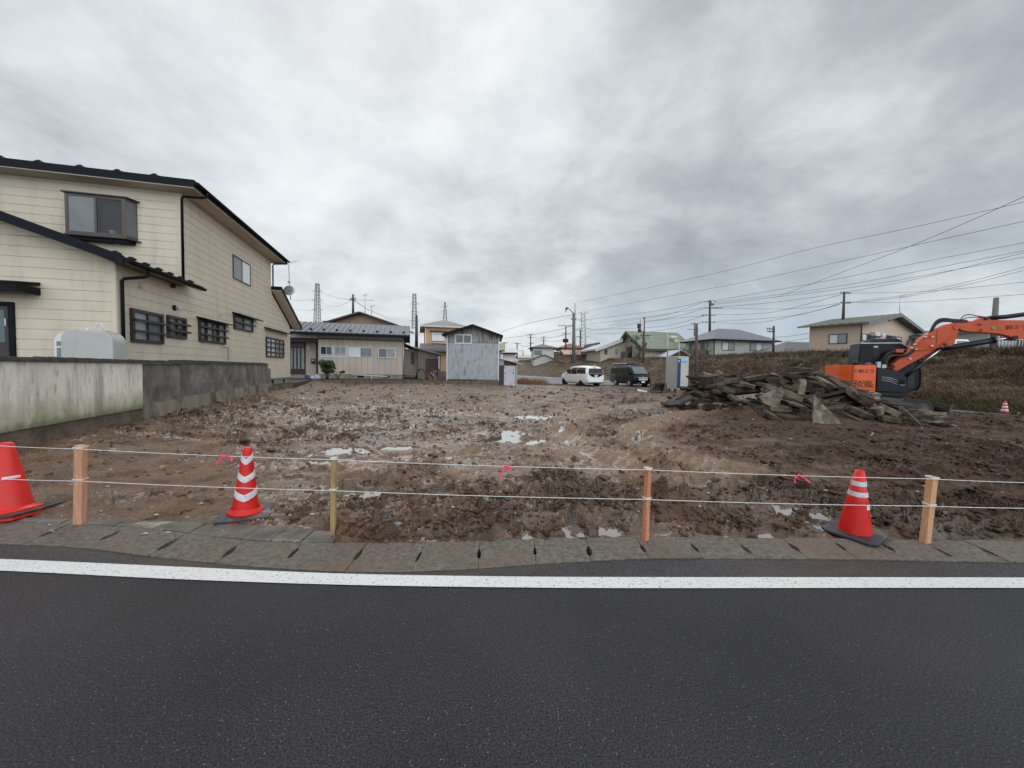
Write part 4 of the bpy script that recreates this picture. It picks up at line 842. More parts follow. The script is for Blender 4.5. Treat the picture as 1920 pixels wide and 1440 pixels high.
a = side_win(497, 631, 669, 530); w = window(house, S, *a, frame='dkbrown', panes=['curtain', 'frost'], bars=3, fw=.07, out=.08, name='window'); awning(w, S, a[0]-.15, a[1]+.7, a[3]+.42)
gq = MB(S)
for f_ in (.25, .75): xx = a[0]+(a[1]-a[0])*f_; gq.box(xx-.02, xx+.02, -.07, -.03, a[2]+.05, a[3]-.05)
gq.build_each('muntin', 'dkbrown', w)
a = side_win(435, 476, 521, 468); window(house, S, *a, frame='brown', panes=['glassg', 'curtain'], fw=.05, out=.05, name='window')
# corner bay window on the upper front wall
bx0, bz1 = FU.uz(119, 357, -.0); bx1, _ = FU.uz(258, 380, 0); _, bz0 = FU.uz(119, 432, -.2); bx0 = FU.uz(119, 390, -.35)[0]; bxm = FU.uz(234, 390, -.35)[0]
bz1 = FU.uz(119, 359, -.35)[1]; bz0 = FU.uz(119, 436, -.35)[1]
bay = MB(FU); D = .31
bay.prism([(bx0, .0), (bx0, -D), (bxm, -D), (bx1, .0)], bz0, bz0+.09, axis='xy'); bay.prism([(bx0, .0), (bx0, -D), (bxm, -D), (bx1, .0)], bz1-.07, bz1, axis='xy')
bay.box(bx0, bx0+.07, -D, -D+.05, bz0+.09, bz1-.07); bay.box(bxm-.10, bxm, -D-.002, -D+.06, bz0+.09, bz1-.07)
xm_ = (bx0+bxm)/2
dv = Vector((bx1-bxm, D, 0)); 
kx, ky_ = bxm+(bx1-bxm)*.86, -D*.14; bay.prism([(kx, ky_), (bx1, .0), (bx1-.03, .0), (kx-.03, ky_)], bz0+.09, bz1-.07, axis='xy')
bw = bay.build('bay_window', 'brown', house)
q = MB(FU); q.box(bx0+.07, xm_-.03, -D+.015, -D+.03, bz0+.09, bz1-.07); q.build('pane', 'glassg', bw)
q = MB(FU); q.box(xm_+.0, bxm-.10, -D+.02, -D+.026, bz0+.09, bz1-.07); q.build('pane', 'clear', bw)
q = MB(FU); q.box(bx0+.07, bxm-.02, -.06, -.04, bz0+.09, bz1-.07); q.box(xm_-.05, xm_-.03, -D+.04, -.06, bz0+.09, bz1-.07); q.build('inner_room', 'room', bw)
q = MB(FU); q.box(xm_-.045, xm_+.012, -D+.005, -D+.03, bz0+.09, bz1-.07); q.build('sash', 'brown', bw)
q = MB(FU); q.prism([(bxm, -D+.01), (kx, ky_+.005), (kx-.01, ky_+.015), (bxm-.01, -D+.02)], bz0+.09, bz1-.07, axis='xy'); q.build('pane', 'glassg', bw)
q = MB(FU); q.prism([(bx0-.06, .0), (bx0-.06, -D-.06), (bxm+.04, -D-.06), (bx1+.08, .0)], bz1+.001, bz1+.035, axis='xy'); q.prism([(bx0-.02, .0), (bx0-.02, -D-.02), (bxm+.02, -D-.02), (bx1+.10, .0)], bz0-.035, bz0-.001, axis='xy'); q.build_each('hood', 'dkbrown', bw)
q = MB(FU); q.prism([(bx0+.05, .0), (bx0+.05, -D+.05), (bxm-.02, -D+.05), (bx1-.05, .0)], bz0-.13, bz0-.036, axis='xy'); q.build('sill_box', 'black', bw)
# the white bowl standing inside on the sill
bx = FU.uz(213, 432, -D+.12)[0]
q = MB(lambda x, y, z: FU(bx+x, -D+.12+y, bz0+.095+z)); q.lathe([(.05, 0), (.06, .01), (.10, .09), (.105, .10), (.09, .095), (.05, .02)], 16)
tag(q.build('bowl', 'white'), 'white bowl on the sill behind the glass of the upper bay window', 'bowl')
# wall fittings
q = MB(); p = FU(*[FU.uz(223, 457)[0], 0, FU.uz(223, 457)[1]]); q.disc(p-FU.ey*.03, FU.ey, .075, .06); q.build('vent_cap', 'soffit', house)
for (px, py, r_) in ((260, 535, .055), (321, 536, .05)):
    x, z = S.uz(px, py); q = MB(); q.disc(S(x, -.05, z), S.ey, r_*1.3, .08); q.build('vent_cap', 'soffit' if px == 260 else 'dkbrown', house)
x, z = S.uz(325, 577); q = MB(); q.disc(S(x, -.02, z), S.ey, .085, .05); ft = q.build('wall_lamp', 'black', house)
q = MB(); q.tube([S(x+.05, -.05, z), S(x+.07, -.2, z-.02)], .045, 10); q.build('lamp_head', 'alu', ft)
x, z = S.uz(411, 588); q = MB(S); q.prism([(-.0, z-.05), (-.0, z+.06), (-.12, z-.04)], x-.05, x+.05, S, 'yz'); q.build('vent_hood', 'soffit', house)
x0_, z_ = S.uz(412, 650); x1_, _ = S.uz(425, 651); q = MB(); q.tube([S(x0_, -.05, z_), S(x1_, -.05, z_), S(x1_, -.05, z_-.5)], .012, 6); q.build('pipe', 'steel', house)
# porch canopy and glazed door at the far left of the front wall
x1_, zc_ = FA.uz(42, 532, -.45); q = MB(FA); q.box(x1_-2.2, x1_, -.6, -.45, zc_-.18, zc_); q.prism([(-.62, zc_-.02), (-.62, zc_+.03), (-.0, zc_+.12), (-.0, zc_+.06)], x1_-2.2, x1_, FA, 'yz'); q.box(x1_-.05, x1_, -.45, 0, zc_-.18, zc_-.02)
q.build('canopy', 'black', house)
dx1, dz1 = FA.uz(29, 567); dx0 = dx1-1.7
q = MB(FA); q.box(dx1-.10, dx1, -.06, 0, YZ+.2, dz1); q.box(dx0, dx0+.1, -.06, 0, YZ+.2, dz1); q.box(dx0+.1, dx1-.1, -.06, 0, dz1-.1, dz1); dr_ = q.build('door', 'black', house)
q = MB(FA); zl = FA.uz(15, 642)[1]; q.box(dx0+.1, dx1-.1, -.02, 0, YZ+.2, zl+.0); q.box(dx1-.19, dx1-.1, -.03, 0, zl, dz1-.1); q.box(dx0+.1, dx1-.19, -.03, 0, dz1-.18, dz1-.1); q.build('door_frame', 'dkbrown', dr_)
q = MB(FA); q.box(dx0+.1, dx1-.19, -.015, -.003, zl, dz1-.18); q.build('pane', 'tealglass', dr_)
q = MB(FA); q.box(dx1-.165, dx1-.14, -.06, -.03, dz1-.55, dz1-.38); q.build('handle', 'steel', dr_)
# ------------------------------------------------------------------ oil tank in front of the low wing
TKd = -.85
tx0, tz1 = FA.uz(97, 640, TKd); tx1, _ = FA.uz(211, 640, TKd); _, tztop = FA.uz(150, 617, TKd)
tank = thing('heating_oil_tank', 'pale grey rounded heating oil tank between the cream house and the block wall', 'tank', FA((tx0+tx1)/2, TKd, YZ))
prof = []; Rr = .20; W0, W1 = tx0+.16, tx1; H_ = tztop
for k in range(9): w = math.pi-(math.pi/2)*k/8; prof.append((W0+.22+.22*math.cos(w), H_-.20+.20*math.sin(w)))
for k in range(9): w = math.pi/2-(math.pi/2)*k/8; prof.append((W1-.26+.26*math.cos(w), H_-.26-.02+.26*math.sin(w)))
prof += [(W1, YZ+.25), (W0, YZ+.25)]
q = MB(FA); q.prism(prof, TKd, TKd+.45); q.build('shell', 'tank', tank, bevel=.025, smooth=False)
q = MB(FA); prof2 = [(x-.19, z-.05) if x < W0+.3 else (x, z) for x, z in prof]
q.prism([(tx0, YZ+.3), (tx0, H_-.26), (tx0+.05, H_-.14), (tx0+.16, H_-.07), (W0+.02, H_-.07), (W0+.02, YZ+.3)], TKd+.04, TKd+.41); q.build('end_cover', 'white', tank, bevel=.03)
q = MB(FA); q.box(tx0+.06, tx0+.13, TKd+.03, TKd+.041, H_-.62, H_-.42); q.box(tx0+.06, tx0+.13, TKd+.03, TKd+.041, H_-.38, H_-.28); q.build('gauge', 'glassg', tank)
for fx in (.2, .8):
    q = MB(FA); xx = tx0+(tx1-tx0)*fx
    q.box(xx-.03, xx+.03, TKd+.05, TKd+.11, YZ, YZ+.26); q.build('leg', 'steel', tank); q = MB(FA); q.box(xx-.03, xx+.03, TKd+.34, TKd+.4, YZ, YZ+.26); q.build('leg', 'steel', tank)
vx = FA.uz(187, 600, TKd+.2)[0]; q = MB(); zz = H_-.05
q.tube([FA(vx+.05, TKd+.2, zz), FA(vx+.05, TKd+.2, zz+.16)]+[FA(vx+.05*math.cos(w), TKd+.2, zz+.16+.05*math.sin(w)) for w in np.linspace(0, math.pi, 7)][1:]+[FA(vx-.05, TKd+.2, zz+.12)], .014, 8); q.build('vent_pipe', 'white', tank)
vx = FA.uz(163, 612, TKd+.2)[0]; q = MB(lambda x, y, z: FA(vx+x, TKd+.2+y, zz+z)); q.lathe([(.04, 0), (.04, .07), (.028, .08), (.028, .10), (.0, .10)], 10); q.build('filler_cap', 'white', tank)
# ------------------------------------------------------------------ retaining wall: three stretches, three things
az_w = math.degrees(math.atan2(1, -.354)); wo = (wall_x(2.0), 2.0); W = Fac(*wo, az_w)
wx = lambda px, py: W.uz(px, py)
xa_ = wx(-300, 720)[0]; xb_ = wx(268, 720)[0]; xc_ = wx(340, 690)[0]; xd_ = wx(505, 690)[0]
zlow = .54; zcopA = wx(268, 681)[1]
t1 = thing('plastered_wall', 'stained white plastered wall with moss along its foot, nearest the road', 'wall', W((xa_+xb_)/2, 0, 0))
q = MB(W); q.box(xa_, xb_, 0, .20, zlow, zcopA); q.build('rendered_panel', 'plaster', t1, bevel=.01)
q = MB(W); q.box(xa_, xb_+.02, .03, .25, -.2, zlow); q.build('concrete_foot', 'muddyconc', t1)
def coping(par, x0, x1, z, seed):
    rs = random.Random(seed); q = MB(W); n = int((x1-x0)/.14); pts = [x0+(x1-x0)*i/n for i in range(n+1)]
    for a, b_ in zip(pts[:-1], pts[1:]):
        j = rs.uniform(-.012, .012); y0 = -.05+rs.uniform(-.015, .015)
        q.hexa([W(a, y0, z), W(b_, y0, z), W(b_, .27, z), W(a, .27, z)], [W(a, y0+.02, z+.055+j), W(b_, y0+.02, z+.055+j), W(b_, .24, z+.07+j), W(a, .24, z+.07+j)])
    return q.build('coping', 'moss', par)
coping(t1, xa_, xb_+.0, zcopA, 1)
def blocks(par, x0, x1, z0, z1, m, y=0.0, seed=1, bl=.40, bh=.195, stepend=0):
    rs = random.Random(seed); q = MB(W); rows_ = max(1, round((z1-z0)/bh)); bh = (z1-z0)/rows_
    for r_ in range(rows_):
        x = x0-(bl/2 if r_ % 2 else 0); xe_ = x1-(stepend*(r_-rows_+2) if r_ >= rows_-1 and stepend else 0)
        while x < xe_-.02:
            a = max(x, x0)+.005; b_ = min(x+bl, xe_)-.005; x += bl
            if b_-a < .03: continue
            j = rs.uniform(-.004, .004); q.box(a, b_, y+j, y+.12, z0+r_*bh+.005, z0+(r_+1)*bh-.005)
    q.build('block', m, par)
    c = MB(W); c.box(x0, x1-stepend-.05, y+.007, y+.16, z0, z1-.01); c.box(x1-stepend-.05, x1-.01, y+.007, y+.16, z0, z1-bh*1.05)
    c.build('mortar', 'conc', par)
MT['midconc'] = two_noise(mat('weathered_concrete', (.27, .25, .175), .8, c2=(.18, .16, .115), vs_=1.6, streak=(2, 2, .5), bump=.6, bs=30), (.045, .04, .035), 1.2, .52, .66, (1, 1, .6), .8)
t2 = thing('short_block_wall', 'dark concrete block wall between the white plastered wall and the taller block wall', 'wall', W((xb_+xc_)/2, 0, 0))
blocks(t2, xb_+.03, xc_, .62, zcopA, 'cmu', .03, 2)
q = MB(W); q.box(xb_+.03, xc_, .0, .22, -.2, .62); q.build('concrete_foot', 'midconc', t2); coping(t2, xb_, xc_, zcopA, 2)
zc3 = wx(345, 680)[1]
t3 = thing('long_block_wall', 'long weathered grey block wall running back to the rear corner of the cream house', 'wall', W((xc_+xd_)/2, 0, 0))
blocks(t3, xc_, xd_+.3, .66, zc3, 'cmu', .02, 3, stepend=.45)
q = MB(W); q.box(xc_, xd_+.5, -.01, .2, -.2, .66); q.build('concrete_foot', 'midconc', t3); coping(t3, xc_-.05, xd_-.35, zc3, 3)
# ------------------------------------------------------------------ aerial with dish at the rear eave
p0 = at(545, 562, 21.0); pt = at(541, 496, 21.0)
ant = thing('rooftop_aerial', 'television aerial mast with round satellite dish above the rear lean-to roof', 'aerial', p0)
pipe([p0, pt], .022, 'steel', ant, 'mast')
dc = at(542.5, 545, 20.9); dn = Vector((.25, -1, .25)).normalized()
q = MB(); aa = dn.orthogonal().normalized(); bb = dn.cross(aa); ring = [dc]; n = 20
vs = [dc-dn*(-.05)]
for rr_ in (.13, .27):
    for k in range(n): w = 2*math.pi*k/n; vs.append(dc+(aa*math.cos(w)+bb*math.sin(w))*rr_-dn*(-.05+.10*(rr_/.27)**2)*(-1))
fs = [(0, 1+k, 1+(k+1) % n) for k in range(n)]+[(1+k, 1+n+k, 1+n+(k+1) % n, 1+(k+1) % n) for k in range(n)]
q.add(vs, fs, True); ds = q.build('dish', MT['glassg'] if False else 'steel', ant); so = ds.modifiers.new('s', 'SOLIDIFY'); so.thickness = .02
pipe([dc, dc+dn*.3-Vector((0, 0, .05))], .012, 'black', ant, 'feed_arm')
q = MB(); c = at(542, 529, 20.95); q.disc(c, (0, -1, 0), .06, .08, 12); q.build('junction_box', 'soffit', ant)
q = MB(); 
for k, hx in enumerate((-.25, -.12, 0, .14, .28)):
    c = pt+Vector((hx+.12, 0, .12+hx*.25)); q.tube([c-Vector((0, .12, .14)), c+Vector((0, .12, .14))], .008, 4)
q.tube([pt+Vector((-.16, 0, .04)), pt+Vector((.45, 0, .2))], .012, 5); q.build('antenna_elements', 'steel', ant)
# ================================================================== BACK ROW
def seam_roof(parent, P00, P10, P11, P01, m, ribm=None, th=.08, pitch=.42, rib=.035, name='roof', guards=None, gs=.09):
    """sloping sheet: P00->P10 along the eave, P01->P11 along the ridge; raised seams run up the slope"""
    P00, P10, P11, P01 = map(Vector, (P00, P10, P11, P01)); nrm = (P10-P00).cross(P01-P00).normalized()
    if nrm.z < 0: nrm = -nrm
    q = MB(); q.hexa([P00, P10, P11, P01], [p+nrm*th for p in (P00, P10, P11, P01)]); r_ = q.build(name, m, parent)
    L_ = (P10-P00).length; n = max(2, int(L_/pitch)); s = MB(); e = (P10-P00)/L_
    for i in range(n+1):
        t_ = i/n; a = P00.lerp(P10, t_)+nrm*(th-.002); b_ = P01.lerp(P11, t_)+nrm*(th-.002)
        w = e*rib*.5; s.hexa([a-w, a+w, b_+w, b_-w], [a-w+nrm*rib, a+w+nrm*rib, b_+w+nrm*rib, b_-w+nrm*rib])
    s.build('standing_seam', ribm or m, r_)
    if guards:
        g = MB()
        for t_ in guards:
            c = P00.lerp(P10, t_)*.82+P01.lerp(P11, t_)*.18+nrm*th; u = (P01-P00).normalized(); w = e*gs
            g.hexa([c-w-u*gs, c+w-u*gs, c+w+u*gs, c-w+u*gs], [c-w*.4+nrm*gs, c+w*.4+nrm*gs, c+w*.5+nrm*gs*.8+u*gs*.4, c-w*.5+nrm*gs*.8+u*gs*.4])
        g.build_each('snow_guard', 'black', r_)
    return r_
MT['paleside'] = two_noise(mat('pale_panel', (.50, .425, .36), .6, c2=(.42, .36, .30), vs_=.9, streak=(1, 1, .4)), (.36, .34, .23), 1.0, .55, .75, None, .5)
MT['greyroof'] = mat('grey_blue_roof', (.10, .115, .135), .6, spec=.35, var=.12, vs_=1)
MT['tanwall'] = mat('tan_wall', (.30, .20, .135), .7, var=.08)
MT['peach'] = mat('peach_wall', (.52, .315, .17), .65, var=.06)
MT['beige'] = mat('beige_wall', (.50, .43, .34), .65, var=.06)
MT['pinkbeige'] = mat('pink_beige_wall', (.50, .38, .30), .65, var=.05)
MT['offwhite'] = mat('off_white_wall', (.56, .55, .52), .65, var=.05)
MT['greywall'] = mat('grey_wall', (.42, .41, .39), .65, var=.05)
MT['maroon'] = mat('maroon_shutter', (.045, .008, .014), .5, var=.2)
MT['dkwall'] = mat('taupe_wall', (.16, .13, .105), .7, var=.1)
MT['tin'] = two_noise(mat('bare_tin_sheet', (.36, .375, .395), .45, metal=.25, c2=(.30, .31, .33), vs_=3, streak=(1, 1, .5)), (.12, .115, .115), 3.0, .56, .64, (3.0, 3.0, .45), .8)
MT['tin2'] = two_noise(mat('streaked_tin_sheet', (.34, .33, .33), .55, c2=(.27, .26, .26), vs_=3), (.07, .055, .05), 3.0, .50, .60, (3.0, 3.0, .3), .9)
MT['tin3'] = two_noise(mat('pale_tin_door', (.50, .50, .54), .5), (.14, .13, .12), 3.0, .55, .68, (2, 2, .7), .8)
MT['rust'] = mat('rusty_red_sheet', (.12, .025, .02), .7, c2=(.06, .035, .03), vs_=9)
MT['oldwood'] = mat('old_timber', (.13, .10, .07), .8, c2=(.06, .045, .032), vs_=4, streak=(12, 12, .8))
MT['roofgrey'] = mat('slate_grey_roof', (.15, .14, .145), .6, var=.12, vs_=1)
MT['roofbrown'] = mat('brown_roof_edge', (.06, .045, .04), .6, var=.15)
MT['bluecan'] = mat('navy_awning', (.03, .03, .07), .5)
MT['leaf1'] = mat('dark_leaf', (.028, .042, .014), .6); MT['leaf2'] = mat('mid_leaf', (.055, .08, .022), .6); MT['leaf3'] = mat('pale_leaf', (.12, .16, .05), .6)
MT['bark'] = mat('bark', (.07, .055, .04), .85, c2=(.035, .028, .02), vs_=9)
# --- bungalow ----------------------------------------------------------------
YB = 30.6; pA = at(597, 700, YB); BG = Fac(pA.x, pA.y, 15.0)
zb0 = YZ
bung = thing('bungalow', 'long cream bungalow with grey ribbed roof and four aluminium windows behind the lot', 'house', BG(0, 0, YZ))
xw1, _ = BG.uz(755, 700); _, zwt = BG.uz(680, 637); _, zfb = BG.uz(680, 702)
xl, zl_ = BG.uz(546, 640, 1.2)
q = MB(BG); q.box(0, xw1, 0, 6.5, zfb, zwt); q.build('wall', 'paleside', bung)
q = MB(BG); q.box(.02, xw1-.02, .03, 6.4, -.1, zfb-.003); f_ = q.build('foundation', 'conc', bung)
q = MB(BG)
for px in (676, 725): x, z = BG.uz(px, 706); q.box(x-.25, x+.25, .0, .04, z-.08, z+.06)
q.build_each('vent', 'black', f_)
q = MB(BG)
n = 14
for i in range(1, n): x = xw1*i/n; q.box(x-.008, x+.008, -.006, .0, zfb+.02, zwt-.02)
q.build('panel_joint', 'dkwall', bung)
_, zev = BG.uz(680, 627, -.9); xe0, _ = BG.uz(540, 622, -.9); xe1, _ = BG.uz(768, 628, -.9); _, zrd = BG.uz(680, 609, 2.4)
q = MB(BG); q.box(xl-1, xw1, -.001, 6.4, zwt, zev-.02); q.build('upper_wall', 'beige', bung)
q = MB(BG); q.box(.0, xw1+.05, -.25, .0, zwt-.03, zwt+.05); q.build('lintel_band', 'dkbrown', bung)
gl = [ (BG.uz(px, 622, -.9)[0]-xe0)/(xe1-xe0) for px in (580, 604, 629, 655, 680, 706, 732, 757)]
r1 = seam_roof(bung, BG(xe0, -.9, zev), BG(xe1, -.9, zev), BG(xe1, 2.6, zrd), BG(xe0, 2.6, zrd), 'greyroof', pitch=.40, rib=.05, guards=gl, gs=.13)
r2 = seam_roof(bung, BG(xe0, 6.8, zev-.1), BG(xe1, 6.8, zev-.1), BG(xe1, 2.62, zrd), BG(xe0, 2.62, zrd), 'greyroof')
q = MB(BG); q.box(xe0, xe1+.02, -1.02, -.9, zev-.14, zev+.02); q.build('gutter', 'black', r1)
q = MB(BG); q.prism([(-.9, zev-.02), (2.6, zrd-.03), (6.8, zev-.12), (6.8, zev-.3), (2.6, zrd-.22), (-.9, zev-.2)], xe1-.02, xe1+.04, BG, 'yz'); q.build('fascia', 'black', r1)
q = MB(BG); q.prism([(0, zwt), (0, zev), (2.6, zrd-.1), (6.3, zev+.1), (6.3, zwt)], xw1-.06, xw1, BG, 'yz'); q.build('gable_wall', 'offwhite', bung)
# windows of the front wall
def bwin(a, b_, t_, bt, panes, fr='alu', sashes=2, T=BG, par=bung, **k):
    x0, z1 = T.uz(a, t_); x1, z0 = T.uz(b_, bt); return window(par, T, x0, x1, z0, z1, frame=fr, panes=panes, sashes=sashes, **k)
bwin(600.5, 623, 649, 665.5, ['glass', 'glassg']); bwin(627, 649, 649, 665.5, ['frost', 'frost']); bwin(652.5, 698.5, 650.5, 670.5, ['curtain', 'glassg']); bwin(709, 742, 652.5, 672, ['glass', 'frost'], out=.08, fw=.06)
x0, z0 = BG.uz(600, 667); x1, _ = BG.uz(652, 667); q = MB(BG); q.box(x0, x1, -.05, 0, z0-.12, z0); q.box(BG.uz(623.5, 660)[0], BG.uz(626.5, 660)[0], -.045, 0, z0, z0+.8); q.box(BG.uz(649.5, 660)[0], BG.uz(652, 660)[0], -.045, 0, z0, z0+.8); q.build('sill', 'alu', bung)
x, z = BG.uz(636, 640.5); q = MB(BG); q.box(x-.12, x+.12, -.12, 0, z-.05, z+.05); q.build('vent_hood', 'soffit', bung)
# entrance bay on the left
EB = BG.shift(0, 1.2); 
q = MB(EB); q.box(xl-2, 0.02, 0, 4, zfb-.2, zwt+.3); q.build('porch_wall', 'paleside', bung)
xd0, zd1 = EB.uz(543, 650); xd1, _ = EB.uz(573, 650); _, zd0 = EB.uz(560, 702)
q = MB(EB); q.box(xd1-.1, xd1, -.05, 0, zd0, zd1+.45); q.box(xd0, xd1-.1, -.05, 0, zd1+.38, zd1+.45); q.box(xd0, xd1-.1, -.05, 0, zd1-.08, zd1); q.box(xd0, xd1-.1, -.04, 0, zd0, zd0+.45); q.box(xd0, xd0+.08, -.05, 0, zd0+.45, zd1)
for k_ in (1, 2, 3): xx = xd0+(xd1-.1-xd0)*k_/4; q.box(xx-.05, xx+.05, -.045, 0, zd0+.45, zd1-.08)
dd = q.build('door', 'dkbrown', bung)
q = MB(EB); q.box(xd0+.08, xd1-.1, -.012, -.003, zd0+.45, zd1-.08); q.build('pane', 'curtain' if False else 'frost', dd)
q = MB(EB); q.box(xd0, xd1-.1, -.02, -.003, zd1, zd1+.38); q.build('transom', 'dkwall', dd)
xq, zq = EB.uz(590, 635, -.7); q = MB(EB); q.box(xl-2, BG.uz(596, 640, .5)[0], -.95, 0, zwt-.12, zwt-.04); q.box(xl-2, BG.uz(596, 640, .3)[0], -.98, -.9, zwt-.30, zwt-.04); q.build('canopy', 'bluecan', bung)
q = MB(EB); x, _ = EB.uz(596, 680); q.box(x-.06, x+.05, -.35, -.2, zfb, zwt-.1); q.build('post', 'dkbrown', bung)
x, z = EB.uz(579.5, 652); q = MB(); q.disc(EB(x, -.09, z), (0, 0, 1), .13, .16, 12); q.build('porch_lamp', 'white', bung)
x, z = EB.uz(587.5, 677); q = MB(EB); q.box(x-.15, x+.15, -.15, 0, z-.2, z+.2); mbx = q.build('mailbox', 'dkbrown', bung); q = MB(EB); q.box(x-.09, x+.09, -.165, -.15, z+.02, z+.1); q.build('mail_slot', 'alu', mbx)
q = MB(EB); q.box(xd0-.2, xd1+.15, -1.0, -.0, zd0-.30, zd0-.02); q.build('step', 'conc', bung)
pipe([BG(xw1+.06, -.05, zwt+.4), BG(xw1+.06, -.05, zfb-.3)], .045, 'steel', bung)
# lower wing on the right, lit gable side and lean-to
x1, z1 = BG.uz(782, 700, 3.0)
SD = Fac(BG(xw1, 0, 0).x, BG(xw1, 0, 0).y, 105)
RW = BG.shift(xw1+.05, 2.2); xa, zt_ = RW.uz(757, 652); xb, _ = RW.uz(782, 655); _, zb_ = RW.uz(770, 701)
q = MB(RW); q.box(0, xb, 0, 3.5, zb_, zt_-.1); q.build('wing_wall', 'paleside', bung)
q = MB(RW); q.box(xb*.55, xb*.8, -.05, 0, RW.uz(776, 683)[1], zt_-.35); q.build('window', 'dkbrown', bung)
e0 = RW.uz(757, 642, -.8); e1 = RW.uz(786, 656, -.8); q = MB(RW); q.prism([(-.05, e0[1]), (e1[0], e1[1]), (e1[0], e1[1]-.14), (-.05, e0[1]-.14)], -.8, 3.6); q.build('wing_roof', 'black', bung)
# --- brown garage with maroon shutter ------------------------------------------
pG = at(783, 706, 33.0); GA = Fac(pG.x, pG.y, 15.0)
gar = thing('garage', 'taupe lean-to garage with maroon shutter beside the bungalow', 'garage', GA(1, 0, YZ))
xg1, _ = GA.uz(826, 700); zgl = GA.uz(783, 655)[1]; zgr = GA.uz(826, 662)[1]; _, zgb = GA.uz(800, 708.5)
q = MB(GA); q.prism([(0, YZ-.1), (xg1, YZ-.1), (xg1, zgr-.05), (0, zgl-.05)], 0, 4); q.build('wall', 'dkwall', gar)
a = GA.uz(783, 650, -.4); b_ = GA.uz(828.5, 664.5, -.4); q = MB(GA); q.prism([(a[0]-.3, a[1]+.02), (b_[0], b_[1]+.08), (b_[0], b_[1]-.08), (a[0]-.3, a[1]-.13)], -.4, 4.2); q.build('roof', 'roofgrey', gar)
a = GA.uz(798, 672); b_ = GA.uz(821, 708); q = MB(GA)
ns_ = 12; hh = (a[1]-YZ)/ns_
for i in range(ns_): q.box(a[0], b_[0], -.03, 0, YZ+i*hh, YZ+(i+1)*hh-.02)
q.build('shutter', 'maroon', gar)
a = GA.uz(822, 667); q = MB(GA); q.box(a[0], a[0]+.12, -.05, .0, YZ+.9, a[1]); q.build('post', 'alu', gar)
# arch hoop in front
q = MB(); c = at(789.5, 712, 31.5); q.tube([Vector((c.x+.42*math.cos(w), c.y, YZ+.85*math.sin(w)*1.0)) for w in np.linspace(0, math.pi, 14)], .05, 6)
tag(q.build('rubber_hoop', 'rubber'), 'black arched hose standing beside the maroon garage shutter', 'hose')
# --- brown upper storey behind the bungalow ---------------------------------------
def gable_house(name, label, near, rot, w, d, zb, ze, zr, wall, roof, ov=.5, ridge='x', th=.12, gm=None, group=None, seams=None):
    """near: ground point of the left front corner; w along the facade, d deep; ridge along x or y"""
    T = Fac(near[0], near[1], rot); t_ = thing(name, label, 'house', (near[0], near[1], zb), group)
    q = MB(T)
    if ridge == 'x': q.prism([(0, zb), (0, ze), (d/2, zr-.02), (d, ze), (d, zb)], 0, w, T, 'yz')
    else: q.prism([(0, zb), (w, zb), (w, ze), (w/2, zr-.02), (0, ze)], 0, d, T)
    q.build('wall', wall, t_)
    if ridge == 'x':
        s = (zr-ze)/(d/2); 
        A = seam_roof(t_, T(-ov, -ov, ze-s*ov), T(w+ov, -ov, ze-s*ov), T(w+ov, d/2, zr), T(-ov, d/2, zr), roof, th=th, pitch=seams or .6)
        B = seam_roof(t_, T(-ov, d+ov, ze-s*ov), T(w+ov, d+ov, ze-s*ov), T(w+ov, d/2+.01, zr), T(-ov, d/2+.01, zr), roof, th=th, pitch=seams or .6)
    else:
        s = (zr-ze)/(w/2)
        A = seam_roof(t_, T(-ov, -ov, ze-s*ov), T(-ov, d+ov, ze-s*ov), T(w/2, d+ov, zr), T(w/2, -ov, zr), roof, th=th, pitch=seams or .6)
        B = seam_roof(t_, T(w+ov, -ov, ze-s*ov), T(w+ov, d+ov, ze-s*ov), T(w/2+.01, d+ov, zr), T(w/2+.01, -ov, zr), roof, th=th, pitch=seams or .6)
    return t_, T
def hip_house(name, label, near, rot, w, d, zb, ze, zr, wall, roof, ov=.6, th=.14, fascia='black', ridge=None, group=None):
    T = Fac(near[0], near[1], rot); t_ = thing(name, label, 'house', (near[0], near[1], zb), group)
    q = MB(T); q.box(0, w, 0, d, zb, ze); q.build('wall', wall, t_)
    q = MB(T); A = [(-ov, -ov), (w+ov, -ov), (w+ov, d+ov), (-ov, d+ov)]
    i_ = min(w, d)/2+ov; rl = ridge
    if w >= d: Rg = [(-ov+i_, d/2), (w+ov-i_, d/2)]; F = [(0, 1, 5, 4), (1, 2, 5), (2, 3, 4, 5), (3, 0, 4)]
    else: Rg = [(w/2, -ov+i_), (w/2, d+ov-i_)]; F = [(0, 1, 4), (1, 2, 5, 4), (2, 3, 5), (3, 0, 4, 5)]
    q.add([T(x, y, ze+th) for x, y in A]+[T(x, y, zr) for x, y in Rg], F); r_ = q.build('roof', roof, t_)
    q = MB(T); q.prism(A, ze-.02, ze+th-.002, axis='xy'); q.build('fascia', fascia, r_)
    return t_, T
def near_at(px, Y): p = at(px, 700, Y); return (p.x, p.y)
